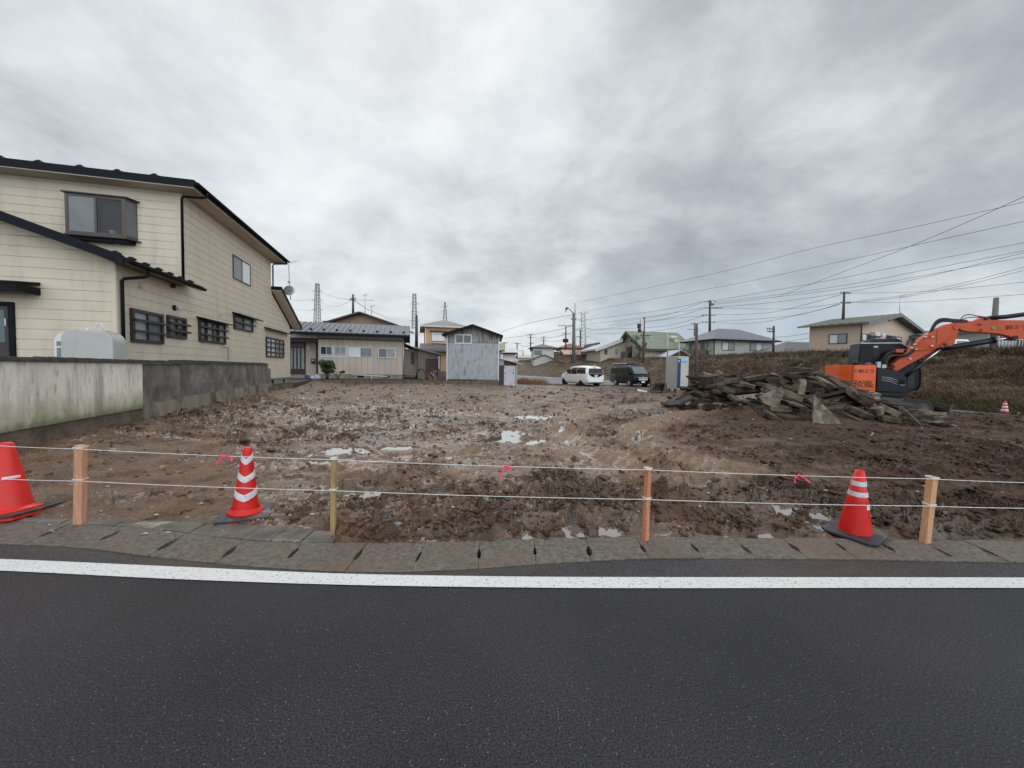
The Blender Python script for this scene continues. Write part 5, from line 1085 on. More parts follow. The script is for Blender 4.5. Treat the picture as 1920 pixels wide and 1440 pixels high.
# brown house, gable to us
n_ = near_at(622, 44); T0 = Fac(*n_, 4); w_b = T0.uz(734, 600)[0]; ze = T0.uz(734, 606)[1]; zr = T0.uz(663, 588)[1]
bh, T_ = gable_house('brown_house', 'tan upper storey with dark low gable roof rising behind the bungalow', n_, 4, w_b, 8, YZ, ze-.1, zr, 'tanwall', 'roofbrown', ov=.9, ridge='y')
q = MB(T_)
for f_ in (.3, .72): q.box(w_b*f_-.015, w_b*f_+.015, -.01, 0, ze-4, ze+.2)
q.build('panel_joint', 'roofbrown', bh)
q = MB(T_); zz = T_.uz(612, 601)[1]; q.prism([(-1.2, zz), (0, zz+.1), (0, zz-.35), (-1.2, zz-.2)], .5, 3); q.build('side_canopy', 'black', bh)
for i, (px, pt_, pb) in enumerate(((684.5, 553, 588), (696.5, 574, 590))):
    a = at(px, pb, 46); b_ = at(px, pt_, 46); an = thing('television_aerial', ['taller television aerial on the brown roof behind the bungalow', 'shorter television aerial on the brown roof behind the bungalow'][i], 'aerial', a)
    pipe([a, b_], .035, 'steel', an, 'mast'); q = MB(); q.tube([b_+Vector((-.2, 0, -.05)), b_+Vector((.35, 0, .05))], .03, 4)
    for k_ in range(4): c = b_+Vector((-.1+.15*k_, 0, .02*k_)); q.tube([c-Vector((0, .2, .15)), c+Vector((0, .2, .15))], .015, 4)
    q.build('antenna_elements', 'steel', an)
# peach two-storey house
n_ = near_at(797, 43); T0 = Fac(*n_, 14); w_ = T0.uz(870, 640)[0]; ze = T0.uz(815, 613.5)[1]; zr = T0.uz(825, 600)[1]
ph, T_ = hip_house('peach_house', 'peach two-storey house with grey hip roof between the bungalow and the tin shed', n_, 14, w_, 7, YZ, ze, zr+.3, 'peach', 'roofgrey', ov=.55, fascia='offwhite')
a = T_.uz(809.5, 624); b_ = T_.uz(834, 640); window(ph, T_, a[0], b_[0], b_[1], a[1], frame='white', panes=['curtain', 'curtain'], fw=.1, out=.18)
q = MB(T_); a = T_.uz(806, 621.5); b_ = T_.uz(838, 640); q.box(a[0], b_[0], -.35, 0, a[1]-.02, a[1]+.12); q.build('window_hood', 'roofbrown', ph)
q = MB(T_); q.box(a[0]+.15, b_[0], -.2, 0, b_[1]-.28, b_[1]-.1); q.build('sill', 'peach', ph)
a = T_.uz(787, 652, -1.0); b_ = T_.uz(845, 652, -1.0); q = MB(T_); q.prism([(-1.3, a[1]-.35), (-1.3, a[1]-.1), (0, a[1]+.55), (0, a[1]-.35)], a[0], b_[0], T_, 'yz'); q.build('lower_roof', 'roofgrey', ph)
q = MB(T_); q.box(-.02, .08, -.06, 0, a[1]-.1, ze); q.build('downpipe', 'white', ph)
q = MB(T_); zz = T_.uz(832, 696)[1]; q.box(.0, w_, -.03, 0, YZ-.2, zz); q.build('plinth', 'dkwall', ph)
# --- tin shed -----------------------------------------------------------------------
YS = 31.0; p_ = at(838, 712, YS); TS = Fac(p_.x, p_.y, 3.0)
xs1 = TS.uz(934.5, 700)[0]; zeL = TS.uz(838, 627)[1]; zeR = TS.uz(934, 628.5)[1]; xap, zap = TS.uz(886, 611); zsb = TS.uz(860, 711)[1]
shed = thing('tin_shed', 'tall grey tin-clad shed with black gable edge and dark upper window', 'shed', TS(xs1/2, 0, .2))
zm = TS.uz(886, 643)[1]; zeM = (zeL+zeR)/2
q = MB(TS); q.prism([(0, zsb), (xs1, zsb), (xs1, zm), (0, zm)], 0, 5); q.build('lower_wall', 'tin', shed)
q = MB(TS); q.prism([(.01, zm+.03), (xs1-.01, zm+.03), (xs1-.01, zeM), (xap, zap-.1), (.01, zeM)], .01, 5); q.build('upper_wall', 'tin2', shed)
q = MB(TS)
for i in range(1, 24): x = xs1*i/24; q.box(x-.012, x+.012, -.008, .0, zsb+.05, zm-.03)
q.build('sheet_rib', 'tin', shed)
q = MB(TS)
for i in range(1, 18): x = xs1*i/18; q.box(x-.012, x+.012, -.0, .012, zm+.08, min(zeM+(zap-zeM)*(1-abs(x-xap)/(xs1/2))-.25, 99))
q.build('sheet_rib', 'tin2', shed)
q = MB(TS); q.box(-.04, .05, -.05, .0, zsb-.1, zeM-.1); q.box(xs1-.05, xs1+.04, -.05, 0, .1, zeM-.1); q.build_each('corner_trim', 'alu', shed)
eL = TS.uz(829, 626, -.6); eR = TS.uz(943, 629, -.6); ap = TS.uz(886, 607.5, -.6)
q = MB(TS); q.prism([(eL[0], eL[1]-.12), (eL[0], eL[1]+.03), (ap[0], ap[1]), (eR[0], eR[1]+.03), (eR[0], eR[1]-.12), (ap[0], ap[1]-.17)], -.6, 5.4); q.build('roof', 'roofgrey', shed)
q = MB(TS); q.prism([(eL[0]-.01, eL[1]-.2), (eL[0]-.01, eL[1]+.02), (ap[0], ap[1]-.01), (eR[0]+.01, eR[1]+.02), (eR[0]+.01, eR[1]-.2), (ap[0], ap[1]-.24)], -.64, -.6); q.build('bargeboard', 'black', shed)
a = TS.uz(853, 626.5); b_ = TS.uz(885, 645); window(shed, TS, a[0], b_[0], b_[1], a[1], frame='white', panes=['glass', 'glass'], fw=.09, out=.06)
q = MB(TS); q.box(0, xs1, .04, 4.9, -.1, zsb-.005); q.build('plinth', 'muddyconc', shed)
a = TS.uz(895, 712); b_ = TS.uz(931, 722); q = MB(TS); q.box(a[0], b_[0], -.02, .035, .1, a[1]); q.build('concrete_base', 'greywall' if False else 'conc', shed)
# --- small lean-to with pale door ---------------------------------------------------
TL = TS.shift(xs1+.06, .35); le = thing('lean_to_shed', 'small rusty lean-to with pale tin door against the tin shed', 'shed', TL(.7, 0, .1))
x0, _ = TL.uz(945, 700); x1, _ = TL.uz(965.5, 700); x2, _ = TL.uz(969, 700); zf = TL.uz(945, 685)[1]; zt1 = TL.uz(935, 671)[1]; zt2 = TL.uz(968, 680)[1]
q = MB(TL); q.box(0, x0, .02, 2.2, .02, zf+.0); q.build('side_boards', 'oldwood', le)
q = MB(TL)
for k_ in range(1, 5): q.box(x0*k_/5-.015, x0*k_/5+.015, .0, .02, .02, zf)
q.build('batten', 'dkbrown', le)
q = MB(TL); q.box(x0+.01, x1, -.03, 0, .12, zf-.02); dr_ = q.build('door', 'tin3', le)
q = MB(TL); q.box(x1-.16, x1-.10, -.07, -.03, 1.1, 1.25); q.box(x0+.06, x0+.16, -.05, -.03, 1.12, 1.2); q.build('handle', 'dkbrown', dr_)
q = MB(TL); q.box(x1+.01, x2, 0, 2.2, .02, zf); q.build('end_wall', 'tin2', le)
q = MB(TL); q.prism([(x0, zf), (x2, zf), (x2, zt2-.1), (x0, zt1-.25)], -.02, 2.2); q.build('fascia', 'rust', le)
q = MB(TL); q.box(0, x0-.01, -.03, .02, zf+.02, zt1-.1); q.build('tin_panel', 'tin', le)
a = TL.uz(934, 670, -.35); b_ = TL.uz(977, 681.5, -.35); q = MB(TL); q.prism([(a[0], a[1]), (b_[0], b_[1]), (b_[0], b_[1]-.07), (a[0], a[1]-.07)], -.35, 2.4); q.build('roof', 'tin3', le)
# --- things seen over the lean-to ---------------------------------------------------------
n_ = near_at(931, 48); T0 = Fac(*n_, 3); a = T0.uz(931, 644); b_ = T0.uz(946, 657)
bx_ = thing('balcony_house', 'beige house corner with boxed balcony just right of the tin shed', 'house', (n_[0], n_[1], 0))
q = MB(T0); q.box(-3, b_[0]-.35, .3, 6, 0, a[1]-.3); q.build('wall', 'beige', bx_)
q = MB(T0); q.box(-2.5, b_[0], -.5, .3, b_[1], a[1]); q.build('balcony', 'beige', bx_); q = MB(T0); q.box(-2.5, b_[0]+.02, -.52, .32, b_[1]-.15, b_[1]-.002); q.build('balcony_edge', 'roofbrown', bx_)
n_ = near_at(944, 62); T0 = Fac(*n_, 3); w_ = T0.uz(967, 660)[0]; ze = T0.uz(955, 661)[1]
sh, T_ = gable_house('ribbed_roof_house', 'low beige house with pale ribbed roof seen over the lean-to', n_, 3, w_, 6, 0, ze, ze+.7, 'beige', 'tin3', ov=.35, ridge='x')
q = MB(T_); q.box(-.4, w_+.3, -.45, -.35, ze-.25, ze-.07); q.build('fascia', 'black', sh)
n_ = near_at(944, 55); T0 = Fac(*n_, 3); w_ = T0.uz(972, 660)[0]; z1 = T0.uz(955, 671)[1]
q = MB(T0); q.prism([(0, z1), (w_*.85, z1-.05), (w_, z1-.25), (w_, z1-.5), (0, z1-.45)], 0, 3); wr = thing('carport', 'low carport with white roof behind the lean-to shed', 'carport', (n_[0], n_[1], 0)); q.build('roof', 'offwhite', wr)
for fx in (.08, .92): q = MB(T0); q.box(w_*fx-.06, w_*fx+.06, .5, .62, 0, z1-.45); q.build('post', 'alu', wr)
# bush and clutter in front of the bungalow ---------------------------------------------------
def leaf_cloud(name, centers, n, ls, mats_, parent=None, seed=1, flat=.8):
    """many small leaf faces through overlapping clumps: centers = (x, y, z, rx, rz)"""
    rs = np.random.RandomState(seed); per = rs.choice(len(centers), n, p=np.array([c[3]**2 for c in centers])/sum(c[3]**2 for c in centers))
    C = np.array(centers)[per]; d = rs.normal(size=(n, 3)); d /= np.linalg.norm(d, axis=1)[:, None]; rr = rs.uniform(.35, 1.08, n)**.6
    P = C[:, :3]+d*rr[:, None]*np.stack([C[:, 3], C[:, 3], C[:, 4]], 1)
    a = rs.normal(size=(n, 3)); a /= np.linalg.norm(a, axis=1)[:, None]; b = np.cross(a, rs.normal(size=(n, 3))); b /= np.linalg.norm(b, axis=1)[:, None]
    s = ls*rs.uniform(.6, 1.4, n)[:, None]; V = np.stack([P-a*s, P+b*s*.5, P+a*s, P-b*s*.5], 1)
    off = np.zeros(3); p = parent
    while p is not None: off += np.array(p.location); p = p.parent
    V = V-off
    me = bpy.data.meshes.new(name); me.vertices.add(n*4); me.vertices.foreach_set('co', V.astype(np.float32).ravel()); me.loops.add(n*4); me.loops.foreach_set('vertex_index', np.arange(n*4, dtype=np.int32))
    me.polygons.add(n); me.polygons.foreach_set('loop_start', np.arange(0, n*4, 4, dtype=np.int32)); me.polygons.foreach_set('material_index', rs.choice(len(mats_), n).astype(np.int32)); me.update(calc_edges=True)
    for m in mats_: me.materials.append(MT[m])
    o = bpy.data.objects.new(name, me); COL.objects.link(o); o.parent = parent; return o
c = at(613, 706, 28.4); bush = thing('round_bush', 'rounded dark green evergreen bush in front of the bungalow wall', 'bush', (c.x, c.y, YZ))
cs = []; rs = random.Random(4)
for i in range(22):
    w = rs.uniform(0, 6.28); r_ = rs.uniform(.1, .48); cs.append((c.x+r_*math.cos(w), c.y+r_*math.sin(w), c.z+.55+rs.uniform(-.25, .5), rs.uniform(.16, .3), rs.uniform(.13, .24)))
leaf_cloud('foliage', cs, 5200, .055, ['leaf1', 'leaf2', 'leaf1', 'leaf3', 'leaf2'], bush, 2)
q = MB()
for i in range(6): w = i; q.tube([Vector((c.x+.05*math.cos(w), c.y, YZ-.05)), Vector((c.x+.28*math.cos(w*1.7), c.y+.2*math.sin(w), YZ+.75))], [.04, .02], 6)
q.build('stem', 'bark', bush)
c2 = at(634, 704, 28.2); sb = thing('sprawling_shrub', 'thin sprawling shrub to the right of the round bush', 'bush', (c2.x, c2.y, YZ))
q = MB(); tips = []
for i in range(5):
    e_ = Vector((c2.x+rs.uniform(-.5, .4), c2.y, YZ+rs.uniform(.3, .85))); q.tube([Vector((c2.x, c2.y, YZ)), (Vector((c2.x, c2.y, YZ))+e_)/2+Vector((0, 0, .1)), e_], [.02, .015, .008], 5); tips.append((e_.x, e_.y, e_.z, .13, .1))
q.build('stem', 'bark', sb); leaf_cloud('foliage', tips, 420, .05, ['leaf1', 'leaf2'], sb, 5)
c = at(580, 709, 28.3); q = MB(); MT['bluebag'] = mat('blue_bag', (.05, .07, .22), .5); MT['whitebag'] = mat('white_sack', (.55, .56, .60), .5, c2=(.3, .32, .4), vs_=9)
def sack(px, Y, w, h, m, label):
    c = at(px, 708, Y); q = MB(lambda x, y, z: Vector((c.x+x*w, c.y+y*w*.6, YZ+z*h)))
    q.lathe([(.0, 0), (.42, .0), (.52, .25), (.48, .6), (.30, .88), (.12, 1.0), (0, 1.0)], 9); o = q.build('sack', m); tag(o, label, 'sack'); return o
sack(579.5, 28.3, .38, .26, 'bluebag', 'blue plastic sack by the bungalow entrance step'); sack(586, 28.2, .36, .27, 'whitebag', 'white sack between the blue sack and the round bush'); sack(595, 28.25, .50, .36, 'whitebag', 'largest white bundle at the foot of the round bush')
q = MB(); a = at(660, 702.5, 29.0); b_ = at(727, 706, 29.0); q.tube([a, b_], .03, 6); m0 = a.lerp(b_, .55)
lp = thing('white_pipe_rail', 'long thin white pipe propped low along the bungalow foundation', 'pipe', (m0.x, m0.y, YZ)); q.build('rail', 'white', lp)
q = MB(); q.tube([Vector((m0.x, m0.y, YZ-.02)), m0], .025, 6); q.build('prop', 'white', lp)
# dry weeds at the garage
q = MB(); wc = at(806, 712, 30.6); wd = thing('dry_weeds', 'pale dry weeds standing in front of the maroon shutter', 'weeds', (wc.x, wc.y, YZ)); rs = random.Random(9)
for i in range(26):
    x = wc.x+rs.uniform(-.7, .7); e_ = Vector((x+rs.uniform(-.4, .5), wc.y, YZ+rs.uniform(.3, 1.05))); q.tube([Vector((x, wc.y, YZ)), e_], [.013, .006], 3, False)
MT['drystalk'] = mat('dry_stalk', (.30, .22, .17), .8); q.build('stalk', 'drystalk', wd)
q = MB()
for (px, py) in ((809, 700), (817, 696.5), (812, 703)): c = at(px, py, 30.6); q.lathe([(0, -.06), (.05, -.02), (.05, .03), (0, .07)], 6, lambda x, y, z, c=c: c+Vector((x, y, z)))
MT['seed'] = mat('pale_seedhead', (.5, .42, .4), .8); q.build('seed_head', 'seed', wd)
# sheds behind and a few small poles are built with the distant things
# ================================================================== CONES, STAKES, CORD
def cone_T(base, tilt=(0, 0), yaw=0.0):
    Mx = Matrix.Translation(base) @ Matrix.Rotation(tilt[0], 4, 'X') @ Matrix.Rotation(tilt[1], 4, 'Y') @ Matrix.Rotation(yaw, 4, 'Z')
    return lambda x, y, z: Mx @ Vector((x, y, z))
def band(T, rz, z0, z1, a0=0, a1=2*math.pi, chev=0.0, ca=0.0, n=72, lift=.001, th=.0015):
    """sheet wrapped on the cone between heights z0 and z1; chev drops the middle of the sheet at angle ca"""
    q = MB(T); vs = []
    for i in range(n+1):
        a = a0+(a1-a0)*i/n; dz = 0
        if chev: d = abs(((a-ca+math.pi) % (2*math.pi))-math.pi); dz = -chev*(1-min(d, math.pi-d)/(math.pi/2))
        for z in (z0+dz, z1+dz):
            for l in (lift, lift+th): r = rz(z)+l; vs.append((r*math.cos(a), r*math.sin(a), z))
    fs = []
    for i in range(n):
        b = i*4; c = b+4
        fs += [(b+1, c+1, c+3, b+3), (b, b+2, c+2, c), (b, c, c+1, b+1), (b+2, b+3, c+3, c+2)]
    q.add([T(*v) for v in vs], fs, False); return q
def make_cone(label, base, h, r0, r1, base_w, tilt=(0, 0), yaw=0.0, kind='chev', group=None, baseh=.03, face=-math.pi/2, bevel=True):
    T = cone_T(base, tilt, yaw); c = thing('traffic_cone', label, 'traffic cone', base, group)
    zb = baseh; rz = lambda z: r0+(r1-r0)*max(0, min(1, (z-zb)/(h-zb)))
    hb = base_w/2
    if kind in ('chev', 'plain'):
        q = MB(T); q.prism([(-hb*.98, -hb*.98), (hb*.98, -hb*.98), (hb*.98, hb*.98), (-hb*.98, hb*.98)], -.012, .012, axis='xy'); q.build('flange', 'cone', c, bevel=.004)
        q = MB(T); ring = [(-hb, -hb), (hb, -hb), (hb, hb), (-hb, hb)]; rr_ = [(math.cos(a), math.sin(a)) for a in np.linspace(0, 2*math.pi, 25)[:-1]]
        q.prism(ring, .014, .014+baseh*.9, axis='xy'); q.build('rubber_weight', 'conebase', c, bevel=.008)
        q = MB(T); q.lathe([(r0*1.0, zb), (r0*1.27, zb+.008), (r0*1.30, zb+.018), (r0*1.27, zb+.032), (r0*1.02, zb+.038), (r0*.985, zb+.06)], 40); q.build('collar', 'cone', c)
    else:
        q = MB(T); q.prism([(-hb, -hb+.05), (-hb+.05, -hb), (hb-.05, -hb), (hb, -hb+.05), (hb, hb-.05), (hb-.05, hb), (-hb+.05, hb), (-hb, hb-.05)], 0, baseh, axis='xy'); q.build('rubber_base', 'conebase', c, bevel=.008)
    q = MB(T)
    if kind == 'open': q.lathe([(rz(zb)*1.0, zb), (rz(h*.5), h*.5), (r1, h), (r1-.006, h+.002), (r1-.012, h-.0), (r1-.010, h-.06), (r1+.0, h-.2)], 40)
    else: q.lathe([(rz(zb)*1.0, zb), (rz(h*.5), h*.5), (rz(h*.93), h*.93), (rz(h*.965)*1.0, h*.972), (r1*.82, h*.993), (r1*.45, h), (0.0005, h+.001)], 40)
    q.build('body', 'cone', c)
    if kind == 'chev':
        ca = face
        for z0, z1 in ((.165, .228), (.34, .40), (.512, .57)):
            band(T, rz, z0+.06, z1+.06, chev=.06, ca=ca).build('reflective_band', 'refl', c)
    elif kind == 'open':
        band(T, rz, h*.775, h*.845).build('reflective_band', 'refl', c); band(T, rz, h*.615, h*.685).build('reflective_band', 'refl', c)
        band(T, rz, h*.43, h*.498, a0=-2.0, a1=-.1, n=16).build('reflective_band', 'refl', c); band(T, rz, h*.315, h*.335, a0=-1.5, a1=-.2, n=12).build('sticker', 'refl', c)
    elif kind == 'plain':
        band(T, rz, h*.50, h*.535, a0=-1.15, a1=-.05, n=12).build('sticker', 'refl', c)
    else:
        for z0, z1 in ((.72, .84), (.46, .60), (.2, .34)): band(T, rz, h*z0, h*z1, n=16).build('reflective_band', 'refl', c)
    return c
b1 = gp(22, 966, .03); make_cone('plain red cone with one white sticker, at the left end of the cord', b1, .705, .155, .052, .50, (R(-3), R(-7)), R(8), 'plain')
b2 = gp(460, 966, .03); make_cone('red cone with three silver chevrons on a black rubber weight', b2, .675, .118, .036, .43, (R(0), R(2.5)), R(28), 'chev', face=-1.62)
b3 = gp(1602, 999, .055); make_cone('tilted open-topped red cone with silver bands on a grey rubber base', b3, .585, .122, .034, .40, (R(4), R(-1.5)), R(33), 'open', baseh=.028)
b4 = at(1883, 783, 13.9); make_cone('small far cone with red and white bands at the edge of the side street', (b4.x, b4.y, .15), .45, .10, .03, .26, kind='far')
# stakes ------------------------------------------------------------------
def wood(name, c, c2): return two_noise(mat(name, c, .65, c2=c2, vs_=3, streak=(30, 30, 1.6), bump=.4, bs=50), tuple(x*.45 for x in c[:3]), 2.5, .62, .78, (14, 14, 1.5), .5)
MT['wood_a'] = wood('stained_stake', srgb(200, 152, 122), srgb(176, 122, 92)); MT['wood_b'] = wood('grey_stake', srgb(176, 148, 104), srgb(140, 112, 76))
MT['wood_c'] = wood('reddish_stake', srgb(202, 140, 106), srgb(176, 110, 80)); MT['wood_d'] = wood('fresh_stake', srgb(208, 162, 124), srgb(186, 134, 98))
MT['endgrain'] = mat('end_grain', srgb(205, 165, 120), .7)
STK = [(150, 983, 835, 151.5, .034, 8, 'wood_a', 'thick pinkish square stake, first from the left'), (624.5, 1006, 858, 626.5, .021, 0, 'wood_b', 'thin greyish timber stake between the chevron cone and the reddish stake'),
       (1210, 1014, 878, 1215, .024, 30, 'wood_c', 'reddish timber stake near the middle of the lot edge'), (1734, 1018, 895, 1748, .032, 12, 'wood_d', 'fresh pale orange stake leaning to the right beside the tilted cone')]
strings_hi, strings_lo = [], []
for (px, pb, pt_, pxt, hw, yaw, m, lab) in STK:
    a = gp(px, pb, .03); top_ = at(pxt, pt_, a.y+.005); d = top_-a; L_ = d.length
    rot = Vector((0, 0, 1)).rotation_difference(d.normalized()).to_matrix().to_4x4()
    Mx = Matrix.Translation(a) @ rot @ Matrix.Rotation(R(yaw), 4, 'Z')
    st_ = thing('wooden_stake', lab, 'stake', a, 'timber stakes carrying the white cord')
    T = lambda x, y, z, Mx=Mx: Mx @ Vector((x, y, z))
    q = MB(T); q.box(-hw, hw, -hw*.8, hw*.8, -.12, L_-.003); q.build('post', m, st_, bevel=.003)
    q = MB(T); q.box(-hw+.003, hw-.003, -hw*.8+.003, hw*.8-.003, L_-.003, L_+.001); q.build('cut_end', 'endgrain', st_)
    strings_hi.append((T, hw, L_)); strings_lo.append((T, hw, L_))
hi_px = [(-420, 822), (0, 836), (151.5, 842), (626, 862), (1214, 881), (1745, 898), (1920, 905), (2400, 918)]
lo_px = [(-420, 889), (0, 898), (150, 902), (625, 920), (1212, 936.5), (1740, 949), (1920, 953), (2400, 964)]
Ys = [gp(a[0], a[1], .03).y for a in STK]
def cord(P, label, nm):
    dep = [4.05, Ys[0]+.12, Ys[0]-.035, Ys[1]-.03, Ys[2]-.03, Ys[3]-.035, Ys[3]-.06, Ys[3]-.15]
    pts = [at(p[0], p[1], d) for p, d in zip(P, dep)]; fine_ = []
    for a, b_ in zip(pts[:-1], pts[1:]):
        n = 10
        for i in range(n): t_ = i/n; c = a.lerp(b_, t_); c.z -= .010*4*t_*(1-t_)*(b_-a).length*.35; fine_.append(c)
    fine_.append(pts[-1]); q = MB(); q.tube(fine_, .0028, 6)
    r_ = thing('boundary_cord', label, 'cord', pts[3]); q.build('cord', 'rope', r_)
    for i, (T, hw, L_) in enumerate(strings_hi):   # two turns round each stake
        c = pts[2+i]; q = MB()
        zz = (c-T(0, 0, 0)).length
        for k_ in range(2):
            z = zz+.006*k_; h_ = hw+.004; w = hw*.8+.004
            q.tube([T(-h_, -w, z), T(h_, -w, z+.002), T(h_, w, z+.004), T(-h_, w, z+.004), T(-h_, -w, z)], .003, 5)
        q.build('knot', 'rope', r_)
    return pts
P_hi = cord(hi_px, 'upper white cord stretched from stake to stake along the kerb', 'upper'); P_lo = cord(lo_px, 'lower white cord stretched from stake to stake along the kerb', 'lower')
def on_cord(px, P, PX):
    for (a, b_), (pa, pb_) in zip(zip(PX[:-1], PX[1:]), zip(P[:-1], P[1:])):
        if a[0] <= px <= b_[0]: t_ = (px-a[0])/(b_[0]-a[0]); c = pa.lerp(pb_, t_); c.z -= .014*t_*(1-t_)*(pb_-pa).length; return c
def ribbon(px, tails, label):
    c = on_cord(px, P_hi, hi_px); r_ = thing('pink_ribbon', label, 'ribbon', c, 'pink ribbons tied on the upper cord')
    q = MB(); q.tube([c+Vector((-.012, 0, -.002)), c+Vector((0, 0, .004)), c+Vector((.012, 0, -.002))], .009, 8); q.build('knot', 'pink', r_)
    for tl in tails:
        pts = [c+Vector((0, -.004, 0))]+[at(x, y, c.y-.01-.008*i) for i, (x, y) in enumerate(tl)]
        pts = catmull(pts, 5); q = MB(); w = .007; vs = []
        for i, p in enumerate(pts):
            d = (pts[min(i+1, len(pts)-1)]-pts[max(0, i-1)]).normalized(); s_ = d.cross(Vector((0, 1, 0))).normalized()*w*(.6 if i == 0 else 1); s_ = s_+Vector((0, .006*math.sin(i*1.1), 0))
            vs += [p-s_, p+s_]
        q.add(vs, [(2*i, 2*i+1, 2*i+3, 2*i+2) for i in range(len(pts)-1)], True); o = q.build('tail', 'pink', r_); m_ = o.modifiers.new('s', 'SOLIDIFY'); m_.thickness = .001
ribbon(421, [[(413, 862), (405, 871)], [(431, 857), (435, 867)]], 'pink ribbon with two splayed tails left of the chevron cone')
ribbon(948, [[(942, 884), (937, 896)], [(957, 877), (956, 886)]], 'pink ribbon with a long tail on the cord at mid lot')
ribbon(1497, [[(1492, 894), (1490, 906)], [(1508, 896), (1519, 906)]], 'pink ribbon left of the tilted silver-banded cone')
# ================================================================== EXCAVATOR
MT['cabglass'] = mat('tinted_cab_glass', (.006, .008, .012), .3, spec=.2)
MT['lamp_red'] = mat('red_lamp', (.5, .04, .02), .3)
MT['mudsteel'] = mat('muddy_steel', (.13, .10, .075), .7, c2=(.05, .04, .032), vs_=6, bump=.6, bs=20)
MT['letter'] = mat('black_lettering', (.035, .008, .006), .5); MT['green_mark'] = mat('green_mark', (.05, .42, .06), .5); MT['olive_mark'] = mat('olive_mark', (.20, .14, .035), .5)
HD = -22.0
E1 = (13.8, 13.4); X0 = Fac(*E1, HD)                 # right flank of the machine, x forwards
ex = thing('excavator', 'orange and black compact excavator parked behind the rubble heap', 'excavator', X0(-1.0, 1.1, 0))
U = lambda px, py, y=0.0: X0.uz(px, py, y)
WID = 2.15
house_ = thing('upper_body', None, None, X0(-1, 1.1, .7)) if False else None
# counterweight and engine doors
ot = U(1600, 685.5)[1]; ob = U(1641, 733)[1]; xa = U(1601, 700)[0]; xb = U(1643.5, 700)[0]; xt = U(1556, 700, .35)[0]
def rounded(x0, x1, r, y0, y1, n=7):
    """plan outline, rounded at the tail"""
    pts = [(x1, y0)]+[(x0+r-r*math.sin(math.pi/2*k/n)*1.0, y0+r-r*math.cos(math.pi/2*k/n)) for k in range(n+1)]
    pts += [(x0+r-r*math.cos(math.pi/2*k/n), y1-r+r*math.sin(math.pi/2*k/n)) for k in range(n+1)]+[(x1, y1)]
    return pts
tail = U(1570, 700, .45)[0]; zt = U(1575, 684)[1]; zlow_ = .86
q = MB(X0); q.prism(rounded(tail, xa-.015, .55, .0, WID), zlow_, zt, axis='xy'); cw = q.build('counterweight', 'orange_paint', ex, bevel=.035)
q = MB(X0); q.box(xa-.015, xa+.012, .03, WID-.03, zlow_, zt-.03); q.build('panel_gap', 'black', ex)
q = MB(X0); q.box(xa+.012, xb-.012, -.012, WID, zlow_+.0, zt-.015); q.build('engine_door', 'orange_paint', ex, bevel=.018)
q = MB(X0); q.box(xb-.012, xb+.01, .02, WID-.03, zlow_, zt-.05); q.build('panel_gap', 'black', ex)
bl = [(1645, 688.6), (1652, 689.4), (1660, 691), (1669, 692.6), (1677, 694.8), (1685, 697.8), (1692, 701.5), (1697, 705.5), (1699.5, 709), (1700.3, 717), (1700.8, 735)]
P_ = [U(*p) for p in bl]; P_.append((P_[-1][0], zlow_+.02)); P_.append((xb+.01, zlow_+.02))
q = MB(X0); q.prism(P_[::-1], -.02, .95); q.build('front_side_cover', 'gun', ex, bevel=.03)
q = MB(X0); a = U(1641, 735.2); b_ = U(1702, 743); q.box(a[0], b_[0], -.035, WID, b_[1]-.02, zlow_+.0); q.build('skirt', 'gun', ex, bevel=.01)
for i, (x0, y0, x1, y1) in enumerate(((1652, 706.5, 1682, 713.5), (1652, 709.5, 1681, 717), (1652, 713, 1681, 721))):
    a = U(x0, y0); b_ = U((x0+x1)/2+2, y0+(y1-y0)*.30); c = U(x1, y1); q = MB(); q.tube([X0(a[0], -.022, a[1]), X0(b_[0], -.022, b_[1]), X0(c[0], -.022, c[1])], .012, 5); q.build('vent_slot', 'steel', ex)
a = U(1685.5, 712.5); b_ = U(1695, 720.5); q = MB(X0); q.box(a[0], b_[0], -.028, -.015, b_[1], a[1]); q.build('grab_recess', 'black', ex)
a = U(1687, 721.5); b_ = U(1696, 722.5); q = MB(X0); q.box(a[0], b_[0], -.03, -.015, b_[1], a[1]); q.build('handle', 'steel', ex)
# exhaust, mirror, roof fittings on the deck
a = U(1604, 683, .5); q = MB(); q.tube([X0(a[0], .5, a[1]-.05), X0(a[0], .5, a[1]+.16)], [.075, .06], 12); q.build('exhaust', 'rubber', ex)
a = U(1628.5, 682.5, .3); q = MB(X0); q.box(a[0]-.05, a[0]+.05, .25, .4, a[1]-.06, a[1]+.05); q.build('beacon', 'lamp_red', ex)
a = U(1637, 685.5, .2); q = MB(X0); q.box(a[0]-.35, a[0]+.12, .15, .6, zt-.02, zt+.035); q.build('grab_rail', 'mudsteel', ex)
a = U(1647, 684, .15); q = MB(X0); q.box(a[0]-.05, a[0]+.05, .1, .22, zt-.1, zt+.12); q.box(a[0]+.09, a[0]+.2, .1, .22, zt-.1, zt+.02); q.build('hydraulic_block', 'steel', ex)
